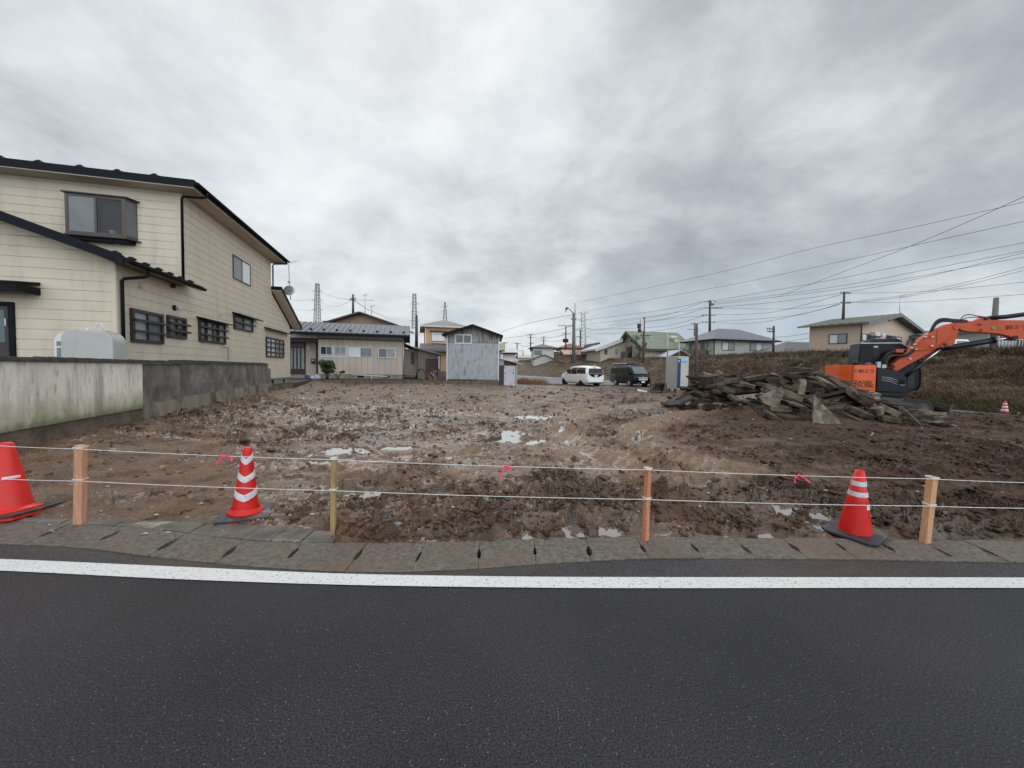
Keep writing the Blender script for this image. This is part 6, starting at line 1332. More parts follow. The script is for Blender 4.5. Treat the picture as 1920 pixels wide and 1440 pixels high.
# cab on the far side
yc0, yc1 = 1.18, 2.12
C_ = lambda px, py: U(px, py, yc0)
cabp = [(1608.5, 681), (1610, 668), (1613.5, 645.5), (1616, 644), (1655, 643.5), (1692, 644.5), (1700, 649), (1706, 655), (1712, 672), (1717, 700), (1716, 722), (1712, 733), (1700, 736), (1650, 728), (1608, 712)]
q = MB(X0); q.prism([C_(*p) for p in cabp][::-1], yc0, yc1); q.build('cab', 'gun', ex, bevel=.03)
def flat(poly, y, m, name, th=.012, par=ex):
    q = MB(X0); q.prism([U(px, py, y) for px, py in poly][::-1], y-th, y); return q.build(name, m, par)
flat([(1611, 678), (1615.5, 647.5), (1638, 646.5), (1638, 679)], yc0, 'cabglass', 'rear_side_window'); flat([(1650, 679), (1650, 647), (1690, 647), (1700, 655), (1706, 679)], yc0, 'cabglass', 'side_window')
q = MB(X0); a = C_(1613, 643.5); b_ = C_(1694, 643.0); q.box(a[0], b_[0], yc0-.03, yc1+.02, a[1]-.02, a[1]+.015); q.build('roof_rail', 'steel', ex)
q = MB(X0); rf = [C_(*p) for p in ((1636, 642.5), (1638, 635.5), (1684, 633.5), (1692, 636), (1701, 643))]; q.prism(rf[::-1], yc0+.15, yc1-.1); q.build('roof_hatch', 'gun', ex, bevel=.02)
q = MB(X0); a = C_(1638, 650); q.box(a[0], a[0]+.12, yc0-.025, yc0, a[1]-.03, a[1]+.02); q.build('sticker', 'refl', ex)
q = MB(X0); a = C_(1701, 700); b_ = C_(1713, 727); q.box(a[0], b_[0]-.02, yc0-.05, yc0-.02, b_[1], a[1]); q.build('step_plate', 'rubber', ex)
for (x0, y0, x1, y1) in ((1714, 663, 1724, 700), (1724, 700, 1727, 724), (1727, 724, 1716, 733)):
    pass
fr = [(1706, 655), (1716, 664), (1722, 672), (1727, 700), (1727, 722), (1720, 732), (1712, 733)]
q = MB(X0); q.prism([U(px, py, yc0+.3) for px, py in fr][::-1], yc0+.3, yc0+.55); q.build('cab_front', 'cabglass', ex, bevel=.02)
q = MB(); q.tube([X0(*(lambda a: (a[0], yc0+.28, a[1]))(U(px, py, yc0+.28))) for px, py in ((1707, 657), (1717, 665), (1723, 674), (1727, 700), (1726, 722), (1719, 732))], .022, 6); q.build('front_guard', 'gun', ex)
# boom and arm
yb0, yb1 = .78, 1.10
def V2(px, py, y=yb0): return U(px, py, y)
def bslab(poly, m, name, y0=yb0, y1=yb1, bv=.012, par=ex): q = MB(X0); q.prism([U(px, py, y0) for px, py in poly][::-1], y0, y1); return q.build(name, m, par, bevel=bv)
boom = bslab([(1666, 690), (1687, 672.5), (1700, 661), (1712, 650.6), (1729, 634), (1752, 619), (1778, 607.6), (1790, 606.5), (1796.5, 609.5), (1797, 622.5), (1789.5, 645), (1781, 651.5), (1773, 652.6), (1765, 650.5), (1757.5, 654), (1735, 667), (1708, 681), (1690, 691.5), (1683, 696)], 'red_orange', 'boom')
q = MB(X0); 
for (x0, y0, x1, y1) in ((1757, 617, 1757, 652),): a = V2(x0, y0); b_ = V2(x1, y1); q.box(a[0]-.006, a[0]+.006, yb0-.006, yb0, b_[1]+.02, a[1]-.03)
q.build('weld_seam', 'letter', boom)
q = MB(); q.tube([X0(*(lambda a: (a[0], yb0-.008, a[1]))(V2(px, py))) for px, py in ((1760, 648), (1775, 638), (1790, 629))], .018, 5); q.build('weld_rib', 'red_orange', boom)
arm = bslab([(1790, 606), (1795, 602), (1812, 602.3), (1831, 601.2), (1838, 597.5), (1845, 593.8), (1856, 593.8), (1860, 599.6), (1890, 600.2), (1920, 600.4), (1990, 600), (1992, 628), (1955, 630), (1930, 630.5), (1915, 636), (1906, 638.5), (1899, 636.8), (1892, 629.5), (1870, 625.5), (1835, 622.8), (1815, 621.6), (1803, 619.5), (1797, 614)], 'red_orange', 'arm', yb0+.03, yb1-.03)
for (px, py, r_) in ((1793, 613.5, .085), (1772, 646, .05), (1903, 633, .07), (1850, 597, .05), (1673, 688, .07)):
    a = V2(px, py); q = MB(); q.disc(X0(a[0], (yb0+yb1)/2, a[1]), X0.ey, r_, (yb1-yb0)+.06, 16); q.build('pin', 'gun' if px != 1793 else 'red_orange', boom if px < 1795 else arm)
def rod(pts, r, m, name, y=.86, n=10, par=ex):
    q = MB(); q.tube([X0(*(lambda a: (a[0], y, a[1]))(U(px, py, y))) for px, py in pts], r, n); return q.build(name, m, par)
rod([(1698, 705.5), (1730, 681)], .062, 'gun', 'lift_cylinder', .62); rod([(1729, 681.8), (1763, 655)], .026, 'chrome', 'lift_rod', .62)
rod([(1755, 656), (1764, 651), (1769, 654)], .04, 'gun', 'rod_end', .62)
rod([(1767, 653), (1790, 650), (1826, 644.5), (1863, 638)], .098, 'gun', 'arm_cylinder', .86, 14); rod([(1861, 638), (1897, 633)], .032, 'chrome', 'arm_rod', .86)
rod([(1861.5, 638.4), (1864.5, 637.8)], .115, 'gun', 'cylinder_gland', .86, 14)
rod([(1854, 596.5), (1885, 594.2), (1920, 589.5), (1990, 583)], .075, 'gun', 'bucket_cylinder', .86, 12)
def hose(pts, r=.03, y=.80, name='hose', m='rubber'): return rod([(p.x, p.y) for p in catmull([(a[0], a[1], 0) for a in pts], 6)], r, m, name, y, 6)
hose([(1743, 627), (1747, 618), (1753, 607), (1760, 600.5), (1770, 598.5), (1785, 600), (1800, 601.2), (1812, 602)], .05, .86); hose([(1744, 630), (1752, 612), (1762, 604), (1775, 602), (1796, 603.5), (1815, 603)], .035, .82)
hose([(1800, 599.5), (1806, 593), (1813, 590.3), (1820, 590), (1830, 592), (1842, 593.8), (1854, 594.5)], .016, .9); hose([(1800, 600.5), (1812, 596), (1824, 595), (1840, 594.8), (1854, 595.6)], .016, .82)
hose([(1662, 690), (1661, 680), (1666, 671), (1676, 666.5), (1690, 667), (1702, 664), (1712, 656)], .055, .74); hose([(1656, 688), (1656, 676), (1663, 666), (1674, 661), (1686, 661), (1698, 656)], .06, .95)
hose([(1700, 648), (1702, 641), (1708, 635), (1713, 634), (1714, 640), (1709, 648)], .028, .85); hose([(1692, 662), (1698, 668), (1708, 662), (1716, 655)], .03, .74)
for pts in (((1688, 670), (1704, 660), (1712, 652), (1729, 640), (1748, 626)), ((1690, 673), (1706, 664), (1716, 656), (1724, 657), (1740, 655), (1752, 648)), ((1700, 668), (1712, 659), (1719, 653.5))):
    hose(pts, .017, .76, 'pipe_line', 'red_orange')
for (px, py) in ((1715, 645.5), (1735, 631.5), (1748, 631.5), (1717, 655), (1747, 648.5), (1709, 652), (1706, 672.5), (1737, 626), (1840, 607.5), (1842.5, 618)):
    a = U(px, py, .75); q = MB(X0); q.box(a[0]-.035, a[0]+.035, .72, .79, a[1]-.02, a[1]+.022); q.build('pipe_clamp', 'refl' if px < 1800 else 'red_orange', boom if px < 1800 else arm)
a = U(1687, 657.5, .7); q = MB(X0); q.box(a[0]-.11, a[0]+.10, .68, .8, a[1]-.06, a[1]+.06); q.build('work_lamp', 'lamp_red', ex)
# swing frame, tracks and dozer blade
q = MB(X0); q.box(-1.9, .05, .25, 1.9, .62, .87); q.build('slew_frame', 'rubber', ex)
def track(y0, y1):
    q = MB(X0); xs0, xs1 = -2.0, .72; rr = .31; zc_ = .31; pr = []
    for k in range(11): w = math.pi/2+math.pi*k/10; pr.append((xs0+rr+rr*math.cos(w), zc_+rr*math.sin(w)))
    for k in range(11): w = -math.pi/2+math.pi*k/10; pr.append((xs1-rr+rr*math.cos(w), zc_+rr*math.sin(w)))
    q.prism(pr, y0, y1); o = q.build('track', 'rubber', ex)
    g = MB(X0); n = len(pr)
    for i in range(26):
        x = xs0+rr+(xs1-xs0-2*rr)*i/25
        for z in (0.625, -.005): g.box(x-.02, x+.02, y0-.01, y1+.01, z-.012, z+.012)
    g.build('track_shoe', 'mudsteel', o)
    w_ = MB()
    for x in (xs0+rr, xs1-rr): w_.disc(X0(x, y0-.01, zc_), X0.ey, .2, .03, 16)
    for k in range(4): w_.disc(X0(xs0+.7+.43*k, y0-.01, .14), X0.ey, .085, .03, 12)
    w_.build('track_roller', 'mudsteel', o)
track(-.0, .45); track(1.7, 2.15)
bx0, bzt = U(1740, 757, -.15); bx1, _ = U(1786, 756, -.15)
bxc = 1.22
q = MB(X0); pr = [(bxc+.02*math.sin(3*t_), .10+.44*t_) for t_ in np.linspace(0, 1, 6)]
prof = [(bxc-.05-.07*math.sin(math.pi*t_), .08+.42*t_) for t_ in np.linspace(0, 1, 7)]
q.prism([(p[0], p[1]) for p in prof]+[(p[0]-.05, p[1]) for p in prof[::-1]], -.1, 2.25); q.build('dozer_blade', 'mudsteel', ex)
q = MB(X0); q.box(.35, bxc-.08, .55, .72, .2, .38); q.box(.35, bxc-.08, 1.45, 1.62, .2, .38); q.build('blade_arm', 'gun', ex)
def text_on(parent, T, s, px, py, size, m, y=-.004, name='lettering', bold=0.0, sx=1.0):
    fc = bpy.data.curves.new('t', 'FONT'); fc.body = s; fc.size = 1.0; fc.extrude = .01; fc.offset = bold
    tmp = bpy.data.objects.new('t', fc); COL.objects.link(tmp); dg = bpy.context.evaluated_depsgraph_get(); dg.update()
    me = bpy.data.meshes.new_from_object(tmp.evaluated_get(dg)); bpy.data.objects.remove(tmp); bpy.data.curves.remove(fc)
    x0, z0 = T.uz(px, py, y); off = Vector((0, 0, 0)); p = parent
    while p is not None: off += p.location; p = p.parent
    for v in me.vertices: c = v.co.copy(); w = T(x0+c.x*size*sx, y-c.z*.25, z0+c.y*size); v.co = w-off
    me.materials.clear(); me.materials.append(MT[m]); me.name = name; o = bpy.data.objects.new(name, me); COL.objects.link(o); o.parent = parent; return o
text_on(ex, X0, '㈱ミライ興業', 1609.5, 698.6, .15, 'letter', -.016, bold=.012, sx=1.02)
q = MB(X0); a = U(1602.5, 693, -.014); q.box(a[0], a[0]+.07, -.018, -.012, a[1]-.10, a[1]+.01); q.build('olive_emblem', 'olive_mark', ex)
text_on(ex, X0, 'ZAXIS', 1600.5, 718.8, .15, 'letter', -.016, bold=.028, sx=1.25); text_on(ex, X0, '75USK', 1600.5, 725.5, .17, 'letter', -.016, bold=.02, sx=1.2)
text_on(cw, X0, '後方', 1567, 703, .11, 'letter', .0, bold=.01)
text_on(arm, X0, '㈱ミライ興業', 1885, 617.5, .165, 'letter', yb0+.026, bold=.012, sx=1.1)
a = U(1862, 615.5, yb0+.02); q = MB(lambda x, y, z: X0(a[0]+x, yb0+.02+z*.02, a[1]+y)); q.lathe([(0.0, 0), (.055, 0), (.055, .4), (0, .4)], 14, lambda x, y, z: X0(a[0]+x*.8, yb0+.018+z*.02, a[1]+y*1.2)); q.build('green_emblem', 'green_mark', arm)
a = U(1876, 615.5, yb0+.02); q = MB(X0); q.box(a[0]-.045, a[0]+.04, yb0+.02, yb0+.028, a[1]-.06, a[1]+.05); q.build('olive_emblem', 'olive_mark', arm)
# ================================================================== RUBBLE HEAP
def slab_mat(name, c, c2): return two_noise(mat(name, c, .8, c2=c2, vs_=5, bump=1, bs=26, detail=9), (.035, .022, .014), 2.6, .47, .60, None, .85)
MT['slab_a'] = slab_mat('broken_concrete', (.125, .088, .062), (.040, .027, .018)); MT['slab_b'] = slab_mat('dark_asphalt_slab', (.045, .040, .036), (.022, .019, .017)); MT['slab_c'] = slab_mat('pale_concrete', (.26, .205, .15), (.11, .082, .058))
MT['slab_d'] = slab_mat('brown_slab', (.085, .056, .038), (.040, .026, .018))
def slab(name, label, cat, c, u, v, n_, lu, lv, th, m, seed, group=None, outline=None):
    """irregular broken slab: u, v span its face, n_ its thickness direction"""
    rs = random.Random(seed); c = Vector(c); u = Vector(u).normalized(); n_ = Vector(n_).normalized(); v = n_.cross(u).normalized(); 
    if outline is None:
        k = rs.randint(4, 6); outline = []
        for i in range(k):
            w = 2*math.pi*(i+rs.uniform(-.28, .28))/k; cx, cy = math.cos(w), math.sin(w); s_ = 1/max(abs(cx), abs(cy)); s_ = min(s_, 1.32); outline.append((cx*s_*rs.uniform(.78, 1.08), cy*s_*rs.uniform(.7, 1.1)))
    pts = []
    for (a, b_), (a2, b2) in zip(outline, outline[1:]+outline[:1]):
        pts.append((a, b_)); pts.append(((a+a2)/2+rs.uniform(-.07, .07), (b_+b2)/2+rs.uniform(-.08, .08)))
    q = MB(); N_ = len(pts)
    rings = []
    for kk, (h, sc_) in enumerate(((-.5, .985), (-.2, 1.0), (.3, 1.0), (.5, .995))):
        rings.append([c+u*(a*lu/2*sc_*(1+rs.uniform(-.03, .03)))+v*(b_*lv/2*sc_*(1+rs.uniform(-.04, .04)))+n_*(th*h+rs.uniform(-.08, .08)*th) for a, b_ in pts])
    vs = [p for r_ in rings for p in r_]; fs = []
    for kk in range(3):
        for i in range(N_): fs.append((kk*N_+i, kk*N_+(i+1) % N_, (kk+1)*N_+(i+1) % N_, (kk+1)*N_+i))
    vs.append(c-n_*th*.5); vs.append(c+n_*(th*.5+rs.uniform(0, .1)*th)); cb, ct = len(vs)-2, len(vs)-1
    for i in range(N_): fs.append(((i+1) % N_, i, cb)); fs.append((3*N_+i, 3*N_+(i+1) % N_, ct))
    q.add(vs, fs); o = q.build(name, m); return tag(o, label, cat, group)
TOW = Vector((.6, -.8, 0))
def pslab(px0, py0, px1, py1, Y, depth, th, m, label, tilt=.25, seed=0, Y2=None, group=None, outline=None, name='concrete_slab'):
    tilt = tilt*.45 if tilt < 1 else tilt; th = th*1.1
    """slab whose near long edge runs between two photo pixels, lying back by depth"""
    a = at(px0, py0, Y); b_ = at(px1, py1, Y2 or Y); u = (b_-a); L_ = u.length; u = u/L_
    back_ = Vector((.45, .85, 0)); back_ = (back_-u*back_.dot(u)).normalized(); n_ = u.cross(back_).normalized()
    if n_.z < 0: n_ = -n_
    rot = Matrix.Rotation(tilt, 3, u); b2 = rot @ back_; n2 = rot @ n_
    c = (a+b_)/2+b2*depth/2-n2*th*.2
    return slab(name, label, 'slab', c, u, b2, n2, L_, depth, th, m, seed, group, outline)
SL = [ # px0,py0,px1,py1,Y,depth,th,mat,label,tilt,Y2
 (1258, 762, 1300, 724, 14.8, .9, .13, 'slab_a', 'long brown slab propped at the far left end of the heap', .5, 15.3), (1268, 763, 1312, 741, 14.3, .9, .10, 'slab_b', 'dark slab leaning just in front of the leftmost propped slab', .6, 14.6),
 (1311, 712, 1363, 708, 14.3, .7, .30, 'slab_d', 'thick earthy block on top of the heap at its left shoulder', .1, 14.0), (1341, 694, 1356, 705, 14.0, .35, .08, 'slab_c', 'short pale board-like slab slanting at the left crest', .3, 13.9),
 (1323, 729, 1394, 708, 13.7, .7, .09, 'slab_a', 'long flat slab rising to the right below the left crest', .15, 13.4), (1398, 711, 1440, 704, 13.6, .6, .12, 'slab_a', 'light-edged slab near the crest left of middle', .1, 13.4),
 (1389, 718, 1420, 727, 13.2, .7, .10, 'slab_c', 'whitish edged slab under the crest left of middle', .1, 13.0), (1420, 720, 1470, 728, 13.1, .7, .10, 'slab_a', 'dark long slab in the middle layer left of the upright stone', .1, 12.8),
 (1440, 711, 1500, 719, 13.1, .8, .13, 'slab_a', 'long brown slab under the crest at mid heap', .1, 12.9), (1474, 702, 1532, 708, 13.1, .8, .12, 'slab_b', 'dark slab on the crest below the topmost slab', .05, 12.9),
 (1496, 693, 1541, 695, 12.9, .8, .13, 'slab_a', 'topmost dark slab lying flat on the crest of the heap', .12, 12.8), (1532, 703, 1579, 712, 12.7, .7, .10, 'slab_b', 'thin dark slab on the right of the crest in front of the orange tail', .1, 12.5),
 (1500, 741, 1506, 708, 12.4, .18, .16, 'slab_c', 'narrow pale stone standing upright at mid heap', .1, 12.5), (1511, 723, 1541, 726, 12.5, .6, .30, 'slab_b', 'square dark block beside the narrow upright stone', -.1, 12.4),
 (1528, 708, 1572, 732, 12.3, .5, .08, 'slab_c', 'pale slab slanting down to the right below the crest', .6, 12.0), (1552, 713, 1600, 740, 12.4, .9, .10, 'slab_d', 'broad brown slab sloping towards the excavator door', .7, 12.1),
 (1590, 730, 1622, 754, 11.9, .6, .16, 'slab_a', 'thick pale-edged slab below the excavator lettering', .7, 11.7), (1603, 731, 1642, 736, 12.0, .6, .10, 'slab_a', 'small rounded slab against the bottom of the excavator door', .15, 11.9),
 (1427, 728, 1508, 757, 12.4, .9, .12, 'slab_a', 'very long slab slanting down across the middle of the heap', .5, 11.7), (1415, 738, 1440, 775, 12.2, .8, .12, 'slab_c', 'large tan slab standing on edge left of the triangular slab', 1.1, 11.9),
 (1445, 765, 1488, 770, 11.8, .5, .12, 'slab_c', 'whitish chipped slab low in the middle of the heap', .3, 11.6), (1470, 752, 1516, 768, 11.7, .3, .05, 'slab_c', 'thin light strip of concrete left of the triangular slab', .5, 11.4),
 (1428, 772, 1470, 792, 11.7, .5, .10, 'slab_a', 'low slab sliding out at the foot left of the triangular slab', .5, 11.4), (1452, 782, 1518, 793, 11.5, .6, .18, 'slab_d', 'earth-covered slab at the foot beside the triangular slab', .4, 11.2),
 (1541, 775, 1617, 764, 11.5, 1.0, .12, 'slab_d', 'broad mud-covered slab to the right of the triangular slab', .35, 11.3), (1512, 758, 1530, 745, 12.0, .4, .2, 'slab_d', 'brown lump of earth and concrete behind the triangular slab', .3, 12.0),
 (1617, 745, 1650, 760, 11.6, .6, .25, 'slab_a', 'rounded grey boulder-like slab right of the lettering slab', .4, 11.5), (1572, 777, 1630, 800, 11.1, .5, .10, 'slab_a', 'long slab slanting low right of the triangular slab', .5, 10.8),
 (1600, 770, 1650, 790, 11.2, .5, .13, 'slab_a', 'long grey slab above the low slanting one on the right', .5, 11.0), (1630, 800, 1662, 806, 10.8, .4, .07, 'slab_c', 'flat pale slab at the foot on the right', .15, 10.7),
 (1638, 772, 1662, 768, 11.2, .35, .2, 'slab_c', 'whitish broken lump on the right of the heap', .3, 11.1), (1662, 766, 1692, 778, 11.1, .5, .14, 'slab_c', 'pale jagged slab next to the whitish lump', .3, 11.0),
 (1686, 764, 1732, 806, 11.0, .35, .08, 'slab_a', 'narrow slab leaning down at the right end of the heap', .8, 10.7), (1660, 786, 1700, 790, 10.9, .4, .12, 'slab_a', 'flat slab low at the right end', .2, 10.8),
 (1645, 750, 1735, 762, 12.2, 1.0, .06, 'slab_b', 'long thin black sheet lying below the excavator skirt', .05, 12.0), (1655, 757, 1740, 765, 11.8, .8, .08, 'slab_b', 'lower dark sheet in front of the black one', .05, 11.6),
 (1352, 729, 1380, 742, 13.3, .6, .09, 'slab_a', 'brown slab in the left middle of the heap', .4, 13.1), (1362, 742, 1392, 758, 13.0, .45, .09, 'slab_a', 'small tan slab slanting low left of middle', .6, 12.8), (1332, 733, 1362, 741, 13.5, .6, .08, 'slab_a', 'grey slab with a pale lower edge on the left slope', .4, 13.3),
 (1283, 762, 1297, 757, 14.2, .3, .05, 'slab_c', 'small pale round-edged piece at the left foot of the heap', .8, 14.1), (1318, 762, 1336, 757, 13.9, .35, .12, 'slab_d', 'purple-brown block at the left foot of the heap', .3, 13.8),
 (1366, 775, 1392, 771, 12.9, .3, .06, 'slab_c', 'short pale slab lying by itself in front of the heap', .1, 12.8), (1326, 781, 1343, 777, 12.9, .25, .03, 'slab_c', 'thin pale flake on the mud in front of the heap', .05, 12.8)]
for i, s_ in enumerate(SL): pslab(*s_[:9], tilt=s_[9], Y2=s_[10], seed=100+i)
# the pale triangular slab stands on edge
A = at(1527, 741, 11.3); B = at(1525, 794, 10.9); Cc = at(1582, 799, 10.75); th_ = Vector((.12, .2, .03))
q = MB(); rs = random.Random(3)
def jag(a, b_, n=5, k=.02): return [a.lerp(b_, i/n)+(Vector((rs.uniform(-k, k), 0, rs.uniform(-k, k))) if i else Vector()) for i in range(n)]
ring = jag(A, B)+jag(B, Cc)+jag(Cc, A); n = len(ring); g_ = sum(ring, Vector())/n
q.add(ring+[p+th_ for p in ring]+[g_, g_+th_], [(i, (i+1) % n, 2*n) for i in range(n)]+[(n+(i+1) % n, n+i, 2*n+1) for i in range(n)]+[((i+1) % n, i, n+i, n+(i+1) % n) for i in range(n)])
tag(q.build('concrete_slab', 'slab_c'), 'pale triangular slab standing upright at the front of the heap', 'slab')
rs = random.Random(21); fillers = 0
SKY = [(1255, 762), (1290, 728), (1312, 705), (1345, 693), (1400, 700), (1470, 700), (1500, 694), (1545, 700), (1590, 716), (1640, 738), (1690, 755), (1735, 768), (1770, 782)]
BOT = [(1255, 770), (1320, 772), (1400, 776), (1440, 790), (1520, 796), (1600, 800), (1690, 806), (1735, 804), (1770, 792)]
ip = lambda P, x: float(np.interp(x, [p[0] for p in P], [p[1] for p in P]))
for i in range(295):
    px = rs.uniform(1258, 1765) if i % 3 else rs.choice([rs.uniform(1256, 1340), rs.uniform(1600, 1765)]); t0_, b0 = ip(SKY, px), ip(BOT, px); f_ = rs.random(); py = t0_+5+(b0-t0_-8)*f_
    Yb = float(np.interp(px, [1255, 1440, 1550, 1735], [15.0, 12.0, 11.3, 10.6])); Y = Yb+(1-f_)*1.5+.2
    c = at(px, py, Y); a = rs.uniform(-.6, .6)+(-.25); u = Vector((math.cos(a), math.sin(a), rs.uniform(-.4, .3))); nn_ = Vector((rs.uniform(-.4, .5), rs.uniform(-.5, .4), 1)).normalized(); v = nn_.cross(u).normalized(); nn_ = u.normalized().cross(v)
    sz = rs.uniform(.35, 1.2)
    slab('rubble_piece', 'smaller broken piece of concrete or asphalt wedged among the slabs of the heap', 'rubble', c, u, v, nn_, sz, sz*rs.uniform(.35, .7), rs.uniform(.05, .11), rs.choice(['slab_a', 'slab_b', 'slab_a', 'slab_d', 'slab_c']), 500+i, 'small rubble pieces in the heap')
# a stick and crumbs in front of the heap
q = MB(); q.tube([at(1625, 828, 8.6), at(1631, 820, 8.75), at(1637, 812, 9.0)], [.02, .016, .02], 6); MT['stick'] = mat('pale_stick', (.25, .2, .15), .8)
tag(q.build('stick', 'stick'), 'short pale stick lying in the mud in front of the heap', 'stick')
# ================================================================== DIGGER BUCKET on the ground
YK = 25.7; K = Fac(at(1216, 738, YK).x, YK, -6)
bk = thing('digger_bucket', 'rusty spare digger bucket standing open on the mud beside the portable toilet', 'bucket', K(.5, 0, 0))
x1 = K.uz(1250, 738)[0]; ztop = K.uz(1240, 718)[1]; z0 = K.uz(1235, 737.5)[1]
q = MB(K); q.prism([(0, z0), (.08, z0), (.42, ztop-.12), (.34, ztop-.02)], -.0, .5); q.build('side_plate', 'mudsteel', bk); q = MB(K); q.prism([(x1-.28, z0-.04), (x1, z0-.1), (x1-.01, ztop+.0), (x1-.13, ztop-.05)], -.05, .5); q.build('side_plate', 'mudsteel', bk)
q = MB(K); q.box(.2, x1-.05, .42, .56, z0, ztop-.02); q.prism([(.22, ztop-.14), (.34, ztop-.02), (x1-.1, ztop+.02), (x1-.1, ztop-.08), (.42, ztop-.12)], .0, .5); q.build('shell', 'rust' if False else 'dkbrown', bk)
q = MB(K); q.box(.02, x1-.15, -.06, .42, z0-.04, z0+.02); q.build('cutting_lip', 'mudsteel', bk)
for k_ in range(5): q = MB(K); x = .22+k_*.17; q.prism([(x, z0+.10), (x+.07, z0+.10), (x+.055, z0+.17), (x+.015, z0+.17)], .1, .25); q.build('tooth', 'steel', bk)
q = MB(K); q.box(.45, .95, .1, .4, ztop+.02, ztop+.08); q.build('ear', 'mudsteel', bk)
# wooden props and boards beside it
YT = 26.5; q = MB(); q.tube([at(1193, 731, YT), at(1199, 718, YT)], .04, 4); bo = thing('wooden_brace', 'small wooden brace of three laths left of the digger bucket', 'brace', at(1193, 733, YT)); q.build('upright', 'oldwood', bo)
q = MB(); q.tube([at(1184, 730, YT), at(1193, 733.5, YT-.2)], .035, 4); q.build('foot', 'oldwood', bo); q = MB(); q.tube([at(1194, 728, YT), at(1215, 733, YT-.2)], .03, 4); q.build('rail', 'oldwood', bo)
q = MB(); c = at(1206, 731, YT+.3); q.hexa([c+Vector((-.35, 0, -.1)), c+Vector((.4, 0, -.22)), c+Vector((.45, .5, -.1)), c+Vector((-.3, .5, 0))], [c+Vector((-.35, 0, -.05)), c+Vector((.4, 0, -.17)), c+Vector((.45, .5, -.05)), c+Vector((-.3, .5, .05))])
tag(q.build('white_board', 'white'), 'pale board lying behind the wooden brace', 'board')
# ================================================================== PORTABLE TOILET
YP = 25.9; p_ = at(1270, 729, YP); TP = Fac(p_.x, p_.y, 16)     # near corner between the two visible walls
to = thing('portable_toilet', 'grey-white portable toilet cabin with dark blue stripe', 'portable toilet', (p_.x, p_.y, 0))
z0 = TP.uz(1270, 730)[1]; z1 = TP.uz(1270, 669.5)[1]; wR = TP.uz(1291, 700)[0]; TPs = Fac(p_.x, p_.y, 16+90); wL = -TPs.uz(1248, 700)[0] if False else 0
MT['toilet'] = mat('grp_panel', (.50, .49, .47), .45, var=.06, vs_=2); MT['toilet2'] = mat('ribbed_grp', (.43, .42, .40), .5, var=.08, vs_=2); MT['navy'] = mat('navy_stripe', (.010, .045, .12), .4); MT['sky'] = mat('light_blue_label', (.25, .52, .78), .4)
dL = TPs.uz(1248, 700)[0]
q = MB(TP); q.box(0, wR, 0, abs(dL), z0, z1); q.build('body', 'toilet', to, bevel=.03)
q = MB(TP); q.box(-.03, wR+.03, -.03, abs(dL)+.03, z1-.0, z1+.05); q.build('roof', 'white', to, bevel=.02)
q = MB(TP)
for i in range(10): y = .06+(abs(dL)-.12)*i/9; q.box(-.02, -.001, y-.03, y+.03, z0+.12, z1-.08)
q.build('rib', 'toilet2', to)
a = TP.uz(1270.7, 672); b_ = TP.uz(1275, 728); q = MB(TP); q.box(a[0], b_[0], -.012, 0, b_[1], a[1]); stp = q.build('stripe', 'navy', to)
q = MB(TP); a = TP.uz(1276, 675.5); b_ = TP.uz(1288.5, 681.5); q.box(a[0], b_[0], -.01, 0, b_[1], a[1]); lbl = q.build('label', 'sky', to)
q = MB(TP); q.box(a[0]+.04, b_[0]-.04, -.015, -.01, (a[1]+b_[1])/2-.02, (a[1]+b_[1])/2+.02); q.build('label_line', 'navy', lbl)
a = TP.uz(1272.8, 677); q = MB(TP); q.box(a[0]-.035, a[0]+.035, -.016, -.011, a[1]-.07, a[1]+.07); q.build('emblem', 'white', stp)
a = TP.uz(1277, 703); q = MB(TP); q.box(a[0]-.05, a[0]+.04, -.06, 0, a[1]-.03, a[1]+.03); q.build('handle', 'white', to)
q = MB(TP); q.box(b_[0]+.02, b_[0]+.03, -.006, 0, z0+.1, z1-.1); q.build('door_seam', 'toilet2', to)
for (fx, fy_) in ((.1, .1), (wR-.15, .1), (.1, abs(dL)-.2), (wR-.15, abs(dL)-.2)): q = MB(TP); q.box(fx-.08, fx+.1, fy_-.08, fy_+.1, 0.02, z0); q.build('block_foot', 'conc', to)
# ================================================================== THE TWO VANS
MT['carwhite'] = mat('pearl_white_paint', (.84, .85, .85), .22, coat=.6); MT['carblack'] = mat('gloss_black_paint', (.004, .005, .006), .25, coat=.1, spec=.3)
MT['carglass'] = mat('privacy_glass', (.008, .010, .012), .1, spec=.35); MT['shield'] = mat('windscreen', (.13, .16, .17), .06, spec=.8); MT['plate'] = mat('number_plate', (.66, .67, .66), .5); MT['headlamp'] = mat('headlamp_lens', (.62, .66, .70), .12); MT['tail'] = mat('tail_lamp', (.16, .01, .012), .15)
MT['rimdark'] = mat('dark_alloy', (.03, .03, .032), .3, metal=.7); MT['rimlight'] = mat('silver_alloy', (.62, .63, .64), .3, metal=.3)
def loft(name, m, parent, T, sta, mirror=True, smooth=True):
    """sta: list of (x, ring) with ring = [(y, z)...] for one side, top centre last; closed body"""
    q = MB(T); full = []
    for x, r_ in sta: full.append([(x, y, z) for y, z in r_]+[(x, -y, z) for y, z in r_[::-1]])
    n = len(full[0]); vs = [T(*p) for r_ in full for p in r_]; fs = []
    for i in range(len(full)-1):
        for k in range(n): fs.append((i*n+k, i*n+(k+1) % n, (i+1)*n+(k+1) % n, (i+1)*n+k))
    fs.append(tuple(range(n))[::-1]); fs.append(tuple(range((len(full)-1)*n, len(full)*n)))
    q.add(vs, fs, smooth); q.sm[-1] = False; q.sm[-2] = False; o = q.build(name, m, parent)
    o.data.polygons.foreach_get; return o
